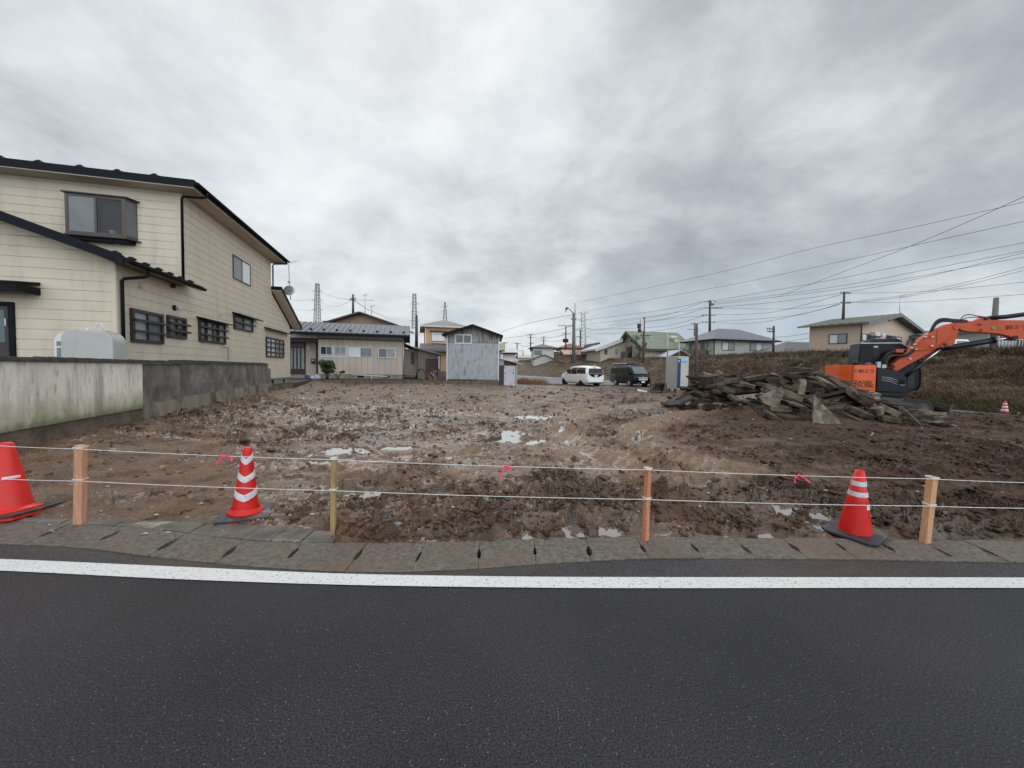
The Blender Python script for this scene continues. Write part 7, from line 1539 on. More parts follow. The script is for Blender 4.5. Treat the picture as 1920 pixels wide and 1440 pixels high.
def body_ring(hw, zb, zbelt, hr, zr, zs=None):
    return [(0.0, zb), (hw*.86, zb), (hw*.97, zb+.08), (hw, zb+.28), (hw, zbelt-.18), (hw*.985, zbelt), (hw*.93, zbelt+(zr-zbelt)*.45), (hr, zr-.10), (hr*.93, zr-.03), (hr*.6, zr), (0, zr+.01)]
def wheel(T, x, y, r, w, rim, parent, side):
    c = T(x, y, r); ax = (T(x, y+1, r)-T(x, y, r)).normalized(); q = MB()
    q.disc(c, ax, r, w, 24); wh = q.build('wheel', 'rubber', parent)
    q = MB(); q.disc(c+ax*side*(w/2+.004), ax, r*.68, .012, 20); rm = q.build('rim', 'rimdark' if rim == 'rimdark' else 'rubber', wh)
    q = MB(); up_ = Vector((0, 0, 1)); sd_ = ax.cross(up_).normalized()
    for k in range(5):
        w0 = 2*math.pi*k/5; d = up_*math.cos(w0)+sd_*math.sin(w0); e = ax.cross(d)*r*.11; o_ = c+ax*side*(w/2+.012)
        q.hexa([o_+d*r*.05-e, o_+d*r*.05+e, o_+d*r*.64+e*.9, o_+d*r*.64-e*.9], [o_+d*r*.05-e+ax*side*.02, o_+d*r*.05+e+ax*side*.02, o_+d*r*.64+e*.9+ax*side*.01, o_+d*r*.64-e*.9+ax*side*.01])
    q.build('spokes', rim, rm)
    q = MB(); q.disc(c+ax*side*(-.01), ax, r*1.18, w*.9, 24); q.build('wheel_arch', 'rubber', parent)
def van_frame(px, py, Y, heading):
    p = at(px, py, Y); a = R(heading); f = Vector((math.cos(a), math.sin(a), 0)); l = Vector((-math.sin(a), math.cos(a), 0)); base = Vector((p.x, p.y, 0.035))
    return base, (lambda x, y, z: base+f*x+l*y+Vector((0, 0, z)))
def quadpanel(T, pts, m, name, parent, off):
    q = MB(); P = [T(*p) for p in pts]; n_ = (P[1]-P[0]).cross(P[2]-P[0]).normalized()
    if n_.dot(off) < 0: n_ = -n_
    k = len(P); q.add([p+n_*.004 for p in P]+[p+n_*.014 for p in P], [tuple(range(k))[::-1], tuple(range(k, 2*k))]+[(i, (i+1) % k, k+(i+1) % k, k+i) for i in range(k)]); return q.build(name, m, parent)
# white people carrier: rear towards us on the right, heading away to the left
base, T = van_frame(1089, 712, 36.6, 112.0)
v1_ = thing('white_minivan', 'white people carrier with black rear window seen from behind on the side street', 'van', base)
hw = .925
st_ = [(2.48, body_ring(.62, .30, .78, .50, .86)), (2.36, body_ring(.80, .24, .95, .62, 1.02)), (1.9, body_ring(.90, .22, 1.06, .74, 1.16)), (1.35, body_ring(hw, .22, 1.12, .76, 1.38)), (.85, body_ring(hw, .22, 1.14, .74, 1.66)), (.3, body_ring(hw, .22, 1.15, .74, 1.81)), (-.6, body_ring(hw, .22, 1.15, .74, 1.87)),
       (-1.6, body_ring(hw, .22, 1.15, .74, 1.85)), (-2.1, body_ring(.92, .24, 1.15, .72, 1.79)), (-2.33, body_ring(.90, .30, 1.12, .70, 1.66)), (-2.48, body_ring(.86, .36, 1.02, .80, 1.12))]
loft('body', 'carwhite', v1_, T, st_)
def side_glass(T, par, x0, x1, x0t, x1t, zb, zt, hw_, hr_, zr, zbelt, s, m='carglass', name='side_window'):
    yb_ = lambda z: hw_*.985+(hw_*.93-hw_*.985)*min(1, (z-zbelt)/((zr-zbelt)*.45)) if z < zbelt+(zr-zbelt)*.45 else hw_*.93+(hr_-hw_*.93)*((z-zbelt-(zr-zbelt)*.45)/((zr-.10)-(zbelt+(zr-zbelt)*.45)))
    zm_ = zbelt+(zr-zbelt)*.45; f_ = (zm_-zb)/(zt-zb); xa_, xb__ = x0+(x0t-x0)*f_, x1+(x1t-x1)*f_
    off = T(0, s, 0)-T(0, 0, 0); w_ = quadpanel(T, [(x0, s*yb_(zb), zb), (x1, s*yb_(zb), zb), (xb__, s*yb_(zm_), zm_), (xa_, s*yb_(zm_), zm_)], m, name, par, off)
    quadpanel(T, [(xa_, s*yb_(zm_), zm_), (xb__, s*yb_(zm_), zm_), (x1t, s*yb_(zt), zt), (x0t, s*yb_(zt), zt)], m, 'upper_glass', w_, off)
for s in (1, -1):
    side_glass(T, v1_, -2.2, -.72, -2.0, -.72, 1.14, 1.68, .925, .74, 1.85, 1.15, s); side_glass(T, v1_, -.66, .25, -.66, .25, 1.10, 1.70, .925, .74, 1.87, 1.15, s); side_glass(T, v1_, .30, 1.5, .30, .85, 1.10, 1.60, .925, .74, 1.80, 1.15, s)
    for x in (1.62, -1.42): wheel(T, x, s*.80, .345, .23, 'rimdark', v1_, s)
    q = MB(T); q.box(.98, 1.12, s*.93, s*1.1, 1.12, 1.28) if s > 0 else q.box(.98, 1.12, -1.1, -.93, 1.12, 1.28); q.build('wing_mirror', 'carwhite', v1_)
bk_ = T(-1, 0, 0)-T(0, 0, 0)
quadpanel(T, [(-2.47, -.76, 1.16), (-2.47, .76, 1.16), (-2.36, .66, 1.62), (-2.36, -.66, 1.62)], 'carglass', 'rear_window', v1_, bk_)
quadpanel(T, [(-2.485, -.80, 1.12), (-2.485, .80, 1.12), (-2.46, .80, 1.2), (-2.46, -.80, 1.2)], 'tail', 'tail_lamp', v1_, bk_)
quadpanel(T, [(-2.50, -.32, .86), (-2.50, .32, .86), (-2.50, .82, 1.11), (-2.50, -.82, 1.11)], 'carglass', 'tailgate_panel', v1_, bk_)
quadpanel(T, [(-2.515, -.17, .88), (-2.515, .17, .88), (-2.515, .17, 1.04), (-2.515, -.17, 1.04)], 'plate', 'number_plate', v1_, bk_)
quadpanel(T, [(-2.50, -.80, .30), (-2.50, .80, .30), (-2.50, .78, .40), (-2.50, -.78, .40)], 'rubber', 'rear_bumper_trim', v1_, bk_)
for s in (-1, 1): quadpanel(T, [(-2.50, s*.80, .42), (-2.50, s*.84, .42), (-2.50, s*.84, .66), (-2.50, s*.81, .66)], 'rubber', 'bumper_vent', v1_, bk_)
q = MB(T); q.box(-2.3, -2.2, -.02, .02, 1.9, 1.98); q.build('roof_aerial', 'carwhite', v1_)
# black van facing us
base, T = van_frame(1180, 709, 37.0, -77.0)
v2_ = thing('black_van', 'black van with ladder rack on its roof facing the lot on the side street', 'van', base)
hw = .85
st_ = [(-2.35, body_ring(.80, .34, 1.1, .70, 1.90)), (-2.28, body_ring(.84, .28, 1.12, .74, 1.96)), (-1, body_ring(hw, .26, 1.14, .76, 1.98)), (.9, body_ring(hw, .26, 1.14, .76, 1.98)), (1.25, body_ring(hw, .26, 1.13, .75, 1.93)), (1.75, body_ring(hw, .26, 1.12, .78, 1.48)), (2.08, body_ring(.845, .26, 1.05, .80, 1.15)), (2.3, body_ring(.82, .28, .80, .78, .98)), (2.38, body_ring(.78, .32, .62, .74, .84))]
loft('body', 'carblack', v2_, T, st_)
for s in (1, -1):
    for x in (1.45, -1.12): wheel(T, x, s*.76, .335, .2, 'rimlight', v2_, s)
    side_glass(T, v2_, -2.15, -.9, -2.15, -.9, 1.16, 1.72, .85, .76, 1.98, 1.14, s); side_glass(T, v2_, -.8, .35, -.8, .35, 1.16, 1.72, .85, .76, 1.98, 1.14, s); side_glass(T, v2_, .5, 1.68, .5, 1.25, 1.16, 1.72, .85, .76, 1.96, 1.14, s)
    q = MB(T); (q.box(1.55, 1.68, .88, 1.06, 1.1, 1.35) if s > 0 else q.box(1.55, 1.68, -1.06, -.88, 1.1, 1.35)); q.build('wing_mirror', 'carblack', v2_)
    quadpanel(T, [(2.335, s*.42, .66), (2.30, s*.80, .70), (2.27, s*.80, .90), (2.345, s*.42, .84)], 'headlamp', 'headlight', v2_, T(1, 0, 0)-T(0, 0, 0))
fwd = (T(1, 0, .5)-T(0, 0, 0))
quadpanel(T, [(2.06, -.70, 1.20), (2.06, .70, 1.20), (1.36, .62, 1.84), (1.36, -.62, 1.84)], 'shield', 'windscreen', v2_, fwd)
for z0, z1, m in ((.80, .86, 'headlamp'), (.64, .72, 'headlamp')): quadpanel(T, [(2.395, -.44, z0), (2.395, .44, z0), (2.385, .44, z1), (2.385, -.44, z1)], m, 'grille_bar', v2_, T(1, 0, 0)-T(0, 0, 0))
quadpanel(T, [(2.40, -.17, .40), (2.40, .17, .40), (2.40, .17, .56), (2.40, -.17, .56)], 'plate', 'number_plate', v2_, T(1, 0, 0)-T(0, 0, 0))
q = MB(T); q.box(2.39, 2.41, -.05, .05, .89, .93); q.build('emblem', 'headlamp', v2_)
rk = MB(T)
for x in (-1.9, -.7, .5): rk.box(x-.03, x+.03, -.7, .7, 1.99, 2.10)
rk_ = rk.build('roof_rack', 'rubber', v2_)
q = MB(T); q.box(-2.2, .3, -.6, -.5, 2.1, 2.2); q.box(-2.2, .3, -.3, -.2, 2.1, 2.2)
for k_ in range(9): q.box(-2.1+.28*k_, -2.05+.28*k_, -.5, -.3, 2.13, 2.17)
q.build('ladder', 'alu', rk_); q = MB(T); q.tube([T(-.1, -.45, 2.14), T(1.5, -.45, 2.14)], .05, 8); q.build('rack_tube', 'rubber', rk_)
# ================================================================== HOUSES ABOVE THE EMBANKMENT
def hwin(par, T, a, b_, panes=('curtain', 'frost'), frame='dkbrown', y=0, **k):
    x0, z1 = T.uz(a[0], a[1], y); x1, z0 = T.uz(b_[0], b_[1], y); S_ = T if y == 0 else T.shift(0, y)
    if x1 < x0: x0, x1 = x1, x0
    return window(par, S_, x0, x1, min(z0, z1), max(z0, z1), frame=frame, panes=list(panes), sashes=len(panes), fw=k.pop('fw', .08), out=.06, **k)
def left_fac(T, d): return Fac(T.o.x+T.ey.x*d, T.o.y+T.ey.y*d, T.rot-90)      # the wall that faces left; x runs towards us
MT['greenroof'] = mat('faded_green_roof', (.20, .225, .17), .55, var=.08, vs_=1); MT['redroof'] = mat('red_roof', (.26, .06, .045), .55, var=.1); MT['hiproof'] = mat('blue_grey_roof', (.16, .165, .19), .5, var=.06)
MT['oliveroof'] = mat('olive_grey_roof', (.14, .145, .12), .6, var=.1); MT['creamy'] = mat('pale_cream_wall', (.52, .47, .38), .65, var=.05); MT['bluewall'] = mat('pale_blue_wall', (.36, .40, .42), .6, var=.05)
MT['wirem'] = mat('cable', (.02, .022, .025), .6); MT['polec'] = mat('concrete_pole', (.13, .125, .115), .7, var=.15, vs_=2); MT['poled'] = mat('dark_pole', (.05, .047, .045), .7, var=.2); MT['poleb'] = mat('rust_pole', (.10, .06, .045), .8, var=.2)
# grey hip-roofed house
Y = 58; n_ = near_at(1337, Y); T0 = Fac(*n_, 12); w_ = T0.uz(1448, 660)[0]; Lf = Fac(*n_, 102); d_ = Lf.uz(1285, 660)[0]; ze = T0.uz(1345, 638)[1]; zr = T0.uz(1366, 617, d_/2)[1]; zb_ = T0.uz(1400, 668)[1]
gh, T_ = hip_house('grey_hip_house', 'grey bungalow with blue-grey hip roof on the embankment, above the portable toilet', n_, 12, w_, d_, zb_-.6, ze, zr, 'greywall', 'hiproof', ov=.85)
hwin(gh, T_, (1353.5, 641), (1376.5, 657.5)); hwin(gh, T_, (1406, 642), (1428.5, 658.5), ('frost', 'curtain'))
LF = left_fac(T_, d_); LF2 = LF
for (a, b_) in (((1293, 645), (1303, 672)), ((1314, 643), (1327.5, 668))):
    hwin(gh, LF, a, b_, ('glassg', 'frost')); 
q = MB(LF); x0, z1 = LF.uz(1291, 656); x1, z0 = LF.uz(1305, 668); q.box(x0, x1, -.4, -.35, z0, z1); q.build('rail', 'dkwall', gh); q = MB(LF); x0, z1 = LF.uz(1312, 656); x1, z0 = LF.uz(1328, 667); q.box(x0, x1, -.4, -.35, z0, z1); q.build('rail', 'dkwall', gh)
q = MB(T_); q.box(-.05, .07, -.1, 0, zb_, ze); q.build('downpipe', 'dkbrown', gh)
a = LF.uz(1331, 654); q = MB(); q.disc(LF(a[0], -.2, a[1]), LF.ey+LF.ex*.4, .3, .06, 14); q.build('dish', 'white', gh)
q = MB(T_)
for px in (1352, 1362, 1372, 1385, 1395, 1412, 1425, 1435): a = T_.uz(px, 633, -.4); q = MB(T_); q.box(a[0]-.15, a[0]+.15, -.5, -.3, ze+.16, ze+.34); q.build_each('snow_guard', 'black', gh)
# green-roofed house with gable towards the left
Y = 66; n_ = near_at(1207, Y); T0 = Fac(*n_, 10); w_ = T0.uz(1290, 660)[0]; Lf = Fac(*n_, 100); d_ = Lf.uz(1159, 660)[0]; ze = T0.uz(1212, 649)[1]; zr = T0.uz(1183, 622, d_/2)[1]; zb_ = T0.uz(1240, 669)[1]
gg, T_ = gable_house('green_roof_house', 'cream house with faded green gable roof behind the black van', n_, 10, w_, d_, zb_-.6, ze, zr, 'creamy', 'greenroof', ov=1.0, ridge='x', seams=.9)
LF = left_fac(T_, d_); q = MB(T_); s_ = (zr-ze)/(d_/2)
q.prism([(-1.0, ze-s_), (d_/2, zr+.05), (d_+1, ze-s_), (d_+1, ze-s_-.35), (d_/2, zr-.4), (-1, ze-s_-.35)], -1.08, -.98, T_, 'yz'); q.build('bargeboard', 'roofbrown', gg)
q = MB(T_); q.box(-1, w_+1, -1.1, -1.0, ze-s_-.3, ze-s_+.05); q.build('gutter', 'roofbrown', gg)
hwin(gg, LF, (1183, 630), (1187, 641), ('glass',)); hwin(gg, LF, (1175, 651), (1185, 671), ('glassg', 'glass')); hwin(gg, T_, (1228, 649), (1241, 660)); hwin(gg, T_, (1261, 651), (1273, 655.5), ('glassg',))
q = MB(LF); x0, z1 = LF.uz(1160, 661); x1, z0 = LF.uz(1186, 671); q.box(x0, x1, -1.0, -.95, z0, z1); q.build('balcony_rail', 'dkwall', gg)
q = MB(T_); a = T_.uz(1259, 633, 2); q.box(a[0]-.6, a[0]+.6, 1.2, 2.2, a[1]-.1, a[1]+.25); q.build('skylight', 'curtain', gg)
# small porch gable between the two
n_ = near_at(1252, 62); T0 = Fac(*n_, 10); w_ = T0.uz(1287, 668)[0]; z1 = T0.uz(1275, 657)[1]; z2 = T0.uz(1252, 669)[1]
pr_, T_ = gable_house('low_shed', 'low shed with pale slanting roof between the green-roofed and grey houses', n_, 10, w_*1.3, 4, z2-1, z2, z1, 'oldwood', 'tin3', ov=.3, ridge='y')
# long-roofed beige house
Y = 72; n_ = near_at(1125, Y); T0 = Fac(*n_, 8); w_ = T0.uz(1160, 660)[0]; ze = T0.uz(1125, 652)[1]; zr = T0.uz(1165, 636)[1]; zb_ = T0.uz(1130, 673)[1]
lh = thing('long_roof_house', 'beige house with long single-pitch roof left of the green-roofed house', 'house', (*n_, zb_))
q = MB(T0); q.prism([(0, zb_-1), (w_+3, zb_-1), (w_+3, zr-.2), (0, ze)], 0, 8); q.build('wall', 'beige', lh)
a = T0.uz(1117, 653.5, -.8); b_ = T0.uz(1168, 634, -.8); q = MB(T0); q.prism([(a[0], a[1]), (b_[0], b_[1]), (b_[0], b_[1]-.35), (a[0], a[1]-.3)], -.8, 8.8); q.build('roof', 'tin3', lh)
q = MB(T0); q.prism([(a[0], a[1]-.3), (b_[0], b_[1]-.35), (b_[0], b_[1]-.7), (a[0], a[1]-.55)], -.84, -.78); q.build('fascia', 'offwhite', lh)
hwin(lh, T0, (1133.5, 655), (1138.5, 665), ('glass',)); hwin(lh, T0, (1152, 653), (1160, 666), ('frost',), frame='white')
n_ = near_at(1112, 80); T0 = Fac(*n_, 8); w_ = T0.uz(1127, 660)[0]; ze = T0.uz(1115, 651)[1]
bg_, T_ = gable_house('brown_gable_house', 'narrow brown-walled house with dark roof left of the long-roofed house', n_, 8, w_, 7, ze-4, ze-.3, ze+.9, 'tanwall', 'roofbrown', ov=.8, ridge='y')
# red-roofed house
Y = 92; n_ = near_at(1052, Y); T0 = Fac(*n_, 4); w_ = T0.uz(1092, 660)[0]; ze = T0.uz(1060, 653.5)[1]; zr = T0.uz(1070, 645.5)[1]
rh, T_ = hip_house('red_roof_house', 'pink house with red hip roof behind the tall street pole', n_, 4, w_, 7, ze-4.5, ze, zr+.4, 'pinkbeige', 'redroof', ov=.8)
hwin(rh, T_, (1052.5, 658), (1059.5, 665), ('glassg', 'glass'))
n_ = near_at(1060, 86); T0 = Fac(*n_, 4); w_ = T0.uz(1109, 660)[0]; z1 = T0.uz(1070, 664)[1]
lo_, T_ = gable_house('pink_outbuilding', 'low brown outbuilding with pink sheet roof in front of the red-roofed house', n_, 4, w_, 5, z1-2.6, z1, z1+.9, 'tanwall', 'pinkbeige', ov=.6, ridge='x')
n_ = near_at(1041, 84); T0 = Fac(*n_, 4); w_ = T0.uz(1048, 660)[0]; z1 = T0.uz(1045, 660)[1]; q = MB(T0); 
st2 = thing('slatted_store', 'small grey slatted store between the white and the red-roofed houses', 'store', (*n_, z1-2)); q.box(0, w_, 0, 2, z1-2.2, z1); q.build('wall', 'oldwood', st2); q = MB(T0); q.box(-.2, w_+.2, -.2, 2.2, z1+.002, z1+.15); q.build('roof', 'offwhite', st2)
# white square house
Y = 105; n_ = near_at(1000, Y); T0 = Fac(*n_, 4); w_ = T0.uz(1039, 660)[0]; ze = T0.uz(1015, 652.5)[1]; zr = T0.uz(1018, 645)[1]
wh, T_ = hip_house('white_house', 'white square house with dark-edged hip roof at the far end of the street', n_, 4, w_, w_, ze-4.5, ze, zr+.2, 'offwhite', 'roofgrey', ov=.9)
hwin(wh, T_, (1002, 657.5), (1015.5, 665.5), ('glassg', 'glassg'))
n_ = near_at(1001, 98); T0 = Fac(*n_, 4); w_ = T0.uz(1038, 660)[0]; z1 = T0.uz(1015, 672.5)[1]; z2 = T0.uz(1019, 665.5)[1]
wg, T_ = gable_house('dark_gable_shed', 'low building with dark gable roof in front of the white square house', n_, 4, w_, 5, z1-2, z1, z2, 'offwhite', 'roofgrey', ov=.5, ridge='y')
n_ = near_at(972, 120); T0 = Fac(*n_, 4); w_ = T0.uz(997, 660)[0]; z1 = T0.uz(985, 671)[1]; z2 = T0.uz(985, 667)[1]
wg, T_ = gable_house('pale_roof_house', 'distant house of which only the pale pinkish roof shows left of the white square house', n_, 4, w_, 6, z1-3, z1, z2, 'offwhite', 'pinkbeige', ov=.5, ridge='x')
# peach house on the right
Y = 40; n_ = near_at(1610, Y); T0 = Fac(*n_, 30); w_ = T0.uz(1714, 640)[0]; Lf = Fac(*n_, 120); d_ = Lf.uz(1517, 640)[0]; ze = T0.uz(1613, 605)[1]; zr = T0.uz(1668, 590.5)[1]; zb_ = T0.uz(1620, 662)[1]
pe, T_ = gable_house('salmon_house', 'salmon bungalow with olive gable roof directly behind the excavator', n_, 30, w_, d_, zb_-1.2, ze, zr, 'pinkbeige', 'oliveroof', ov=.85, ridge='y', seams=.5)
s_ = (zr-ze)/(w_/2); q = MB(T_); q.prism([(-.85, ze-s_*.85), (w_/2, zr+.05), (w_+.85, ze-s_*.85), (w_+.85, ze-s_*.85-.22), (w_/2, zr-.25), (-.85, ze-s_*.85-.22)], -.92, -.84); q.build('bargeboard', 'roofgrey', pe)
LF = left_fac(T_, d_); hwin(pe, LF, (1554.5, 627), (1588.5, 644), ('curtain', 'frost'))
hwin(pe, T_, (1616, 625), (1640, 642), ('curtain', 'glass', 'glassg')); hwin(pe, T_, (1661, 628), (1689, 641), ('glass', 'glassg', 'curtain'))
a = T_.uz(1667, 600); q = MB(T_); q.box(a[0]-.25, a[0]+.25, -.03, 0, a[1]-.18, a[1]+.18); q.build('gable_vent', 'dkbrown', pe)
q = MB(T_); q.box(-.02, .10, -.1, 0, zb_-1, ze-.2); q.build('downpipe', 'dkbrown', pe)
a = T_.uz(1641, 622, -.4); b_ = T_.uz(1660, 632, -.4); q = MB(T_); q.box(a[0], b_[0], -.45, -.02, b_[1], a[1]); acu = q.build('air_conditioner', 'offwhite', pe, bevel=.02)
q = MB(); cc = T_((a[0]+b_[0])/2+.15, -.46, (a[1]+b_[1])/2); q.disc(cc, T_.ey, .24, .03, 18); q.build('fan_grille', 'glassg', acu)
for px in (1510, 1520, 1528, 1538, 1540, 1556, 1560, 1574, 1578, 1592, 1597, 1612, 1618):
    a = LF.uz(px, 608, -.5); q = MB(LF); q.box(a[0]-.08, a[0]+.08, -.45, -.25, ze-.10, ze+.08); q.build_each('snow_guard', 'black', pe)
a = at(1687, 592, 44); b_ = at(1687, 556, 44); an = thing('television_aerial', 'tall thin television aerial behind the salmon house', 'aerial', a); pipe([a, b_], .03, 'steel', an, 'mast')
q = MB(); q.tube([b_+Vector((0, 0, 0)), b_+Vector((.8, 0, .1))], .025, 4)
for k_ in range(4): c = b_+Vector((.1+.2*k_, 0, .03*k_)); q.tube([c-Vector((0, .15, .25)), c+Vector((0, .15, .25))], .014, 4)
q.build('antenna_elements', 'steel', an)
n_ = near_at(1466, 52); T0 = Fac(*n_, 6); w_ = 13.0; z1 = T0.uz(1470, 664)[1]; z2 = T0.uz(1492, 641, 4)[1]
dk, T_ = hip_house('dark_roof_house', 'house showing only its plain grey roof slope left of the salmon house', n_, 6, w_, 8, z1-1.6, z1-.3, z2, 'dkwall', 'roofgrey', ov=.4)
# buildings far right
Y = 47; n_ = near_at(1712, Y); T0 = Fac(*n_, 2); w_ = T0.uz(1850, 640)[0]; ze = T0.uz(1760, 633)[1]; zr = T0.uz(1720, 617)[1]; zb_ = T0.uz(1800, 656)[1]
fr_, T_ = gable_house('grey_roof_workshop', 'grey building with long ribbed grey roof seen under the excavator boom', n_, 2, w_, 9, zb_-1, ze, zr+.2, 'greywall', 'hiproof', ov=.6, ridge='x', seams=.5)
q = MB(T_); q.box(w_*.45, w_*.98, -.04, 0, zb_+.6, ze-.25); q.build('dark_doorway', 'dkwall', fr_)
n_ = near_at(1850, 40); T0 = Fac(*n_, 0); w_ = T0.uz(2010, 640)[0]; z1 = T0.uz(1880, 622)[1]; z0 = T0.uz(1880, 657)[1]
bl_ = thing('blue_grey_building', 'pale blue-grey building at the right edge behind the excavator arm', 'building', (*n_, z0)); q = MB(T0); q.box(0, w_, 0, 7, z0-1, z1); q.build('wall', 'bluewall', bl_)
q = MB(T0); q.box(-.3, w_+.3, -.4, 7.3, z1+.002, z1+.25); q.build('roof', 'roofgrey', bl_)
hwin(bl_, T0, (1864, 626), (1871, 630), ('glassg',)); hwin(bl_, T0, (1876, 627), (1895, 634), ('glass', 'glassg')); hwin(bl_, T0, (1906, 634), (1919, 654), ('glass',))
q = MB(T0); x0 = T0.uz(1870, 650)[0]
for k_ in range(8): q.box(x0+.35*k_, x0+.35*k_+.06, -.1, -.04, z0, z0+1.1)
q.box(x0, x0+2.6, -.1, -.04, z0+1.1, z0+1.16); q.build('railing', 'alu', bl_)
# white lorry cab on the bank
c = at(1790, 655, 33); T0 = Fac(c.x, c.y, 5); tk = thing('white_truck', 'white truck cab parked on the embankment behind the excavator boom', 'truck', c)
a = T0.uz(1791, 636); b_ = T0.uz(1817, 652); q = MB(T0); q.prism([(a[0], b_[1]), (b_[0], b_[1]), (b_[0], a[1]-.15), (b_[0]-.12, a[1]), (a[0]+.12, a[1]), (a[0], a[1]-.15)], 0, 1.6); q.build('cab', 'carwhite', tk, bevel=.04)
a2 = T0.uz(1794, 639); b2 = T0.uz(1814, 646); q = MB(T0); q.box(a2[0], b2[0], -.012, 0, b2[1], a2[1]); q.build('windscreen', 'glassg', tk)
for fx in (.2, .8): q = MB(); q.disc(T0(a[0]+(b_[0]-a[0])*fx, .4, b_[1]-.1), T0.ey, .32, .22, 16); q.build('wheel', 'rubber', tk)
# ================================================================== POLES, PYLONS, WIRES
def pole(px, ptop, pbot, Y, r, label, m='poled', arms=(), extras=None, pxb=None, group=None, name='utility_pole'):
    a = at(pxb or px, pbot, Y); b_ = at(px, ptop, Y); t_ = thing(name, label, 'pole', a, group)
    q = MB(); q.tube([a-Vector((0, 0, .6)), b_], [r*1.25, r*.85], 10); q.build('shaft', m, t_)
    for (pz, wl, wr) in arms:
        c = at(px, pz, Y); q = MB(); q.box(-wl, wr, -.06, .06, -.05, .05, lambda x, y, z: c+Vector((x, y, z))); ar_ = q.build('crossarm', 'poled', t_)
        q = MB()
        for x in np.linspace(-wl, wr, 4): q.tube([c+Vector((x, 0, .05)), c+Vector((x, 0, .25))], .05, 6)
        q.build_each('insulator', 'steel', ar_)
    return t_
pm = pole(1331, 563, 626, 64, .17, 'tall dark utility pole with transformer rising behind the grey hip-roofed house', arms=((566, .9, .9), (577.5, .8, 2.0), (591, 1.3, .9), (604, 1.3, .8)))
c = at(1335.5, 568.5, 64); q = MB(); q.tube([c-Vector((0, 0, .35)), c+Vector((0, 0, .4))], .32, 12); q.build('transformer', 'steel', pm)
pole(1583, 547, 600, 46, .13, 'dark utility pole behind the ridge of the salmon house', arms=((549.5, .4, .7), (568, .4, .7)), pxb=1581)
pole(1451, 611, 664, 50, .12, 'short pole with small crossarms right of the grey hip-roofed house', arms=((617, .9, .1), (622, .8, .1)), pxb=1450)
pole(1306, 607, 722, 34, .13, 'bare rusty brown pole standing behind the rubble heap', m='poleb', pxb=1306)
pole(1868, 558, 645, 30, .18, 'plain grey concrete pole rising behind the excavator arm', m='polec', pxb=1862)
pole(1302, 605, 625, 90, .10, 'thin distant pole close beside the bare brown pole', arms=((607, .9, .9), (618, 1.5, 1.0)))
st = pole(1076, 587, 673, 50, .22, 'stout concrete street pole with curved lamp arm above the white people carrier', m='polec', arms=((599, .3, .3),))
rod_ = at(1078.5, 569, 50); q = MB(); q.tube([at(1078, 592, 50), rod_, rod_+Vector((-.15, 0, .05))], .06, 6); q.build('top_rod', 'steel', st)
q = MB(); q.tube([at(p[0], p[1], 50) for p in ((1075, 588), (1070, 582), (1064, 576.5), (1061.5, 580), (1060.5, 586))], .05, 6); q.build('lamp_arm', 'poled', st)
q = MB(); q.tube([at(1064, 576.5, 50), at(1061, 580.5, 50)], .13, 8); q.build('lamp_head', 'poled', st)
sg = pole(1208, 595, 672, 48, .13, 'rusty pole carrying signal boxes in front of the green-roofed house', m='poleb', pxb=1206, arms=((629, .5, .8),))
for i, (px, py, h_) in enumerate(((1203.5, 610, 1.5), (1198.5, 611, .5), (1199.5, 619.5, .5))):
    c = at(px, py, 47.8); q = MB(lambda x, y, z: c+Vector((x, y, z))); q.box(-.22, .22, -.15, .15, -h_/2, h_/2); q.build('signal_box', ('offwhite', 'gun', 'gun')[i], sg, bevel=.05)
q = MB(); q.tube([at(1209, 629, 48), at(1219, 632, 48)], .04, 5); q.build('arm', 'steel', sg); q = MB(); c = at(1219, 633, 48); q.disc(c, (0, 0, 1), .3, .1, 12); q.build('lamp', 'steel', sg)
for (px, pt_, pb, Y, lab) in ((1252, 625, 669, 52, 'slim grey post in front of the green-roofed house'), (1273.5, 640, 668, 50, 'short slim post under the yellow sign')):
    a = at(px, pb, Y); b_ = at(px, pt_, Y); o = thing('post', lab, 'post', a); q = MB(); q.tube([a-Vector((0, 0, .5)), b_], .07, 8); q.build('shaft', 'steel', o)
MT['yellow'] = mat('yellow_sign', (.75, .55, .05), .5); a = at(1268, 638.5, 50); so_ = thing('yellow_sign', 'small yellow sign on an arm above the low shed', 'sign', a)
q = MB(lambda x, y, z: a+Vector((x, y, z))); q.box(-.22, .22, -.03, .03, -.14, .14); q.build('plate', 'yellow', so_); q = MB(); q.tube([at(1271, 638.5, 50), at(1276, 640, 50)], .04, 5); q.build('arm', 'steel', so_)
pl = pole(1061, 611, 649, 75, .13, 'pole with two transformers left of the stout street pole', arms=((611, 1.4, 1.4), (626, .6, .9)))
for px in (1057.5, 1063.5): c = at(px, 639, 75); q = MB(); q.tube([c-Vector((0, 0, .3)), c+Vector((0, 0, .35))], .25, 10); q.build('transformer', 'gun', pl)
pole(1088, 618, 650, 95, .15, 'dark pole just left of the large lattice pylon', arms=((619, 1.2, .5), (632, 1.0, .4)))
pole(995, 627, 655, 110, .16, 'pole with three crossarms left of the white square house', arms=((627, .9, .9), (633, .9, .9), (643.5, .7, .9)))
pole(1019.5, 631, 645, 120, .14, 'pole rising over the roof of the white square house', arms=((632, .8, .8), (639, .7, .9)))
pole(969.5, 643, 672, 100, .15, 'pole right of the ribbed-roof house', arms=((644, .9, .9),))
pole(946, 642, 655, 95, .14, 'pole directly behind the boxed balcony', arms=((643, .8, .8),))
pole(980.5, 657, 668, 140, .13, 'tiny distant pole left of the white square house', arms=((657.5, 1.5, .1),))
pole(662, 552, 588, 60, .16, 'pole rising above the ridge of the tan upper storey', arms=((560, .35, .35), (562.5, .5, .4)))
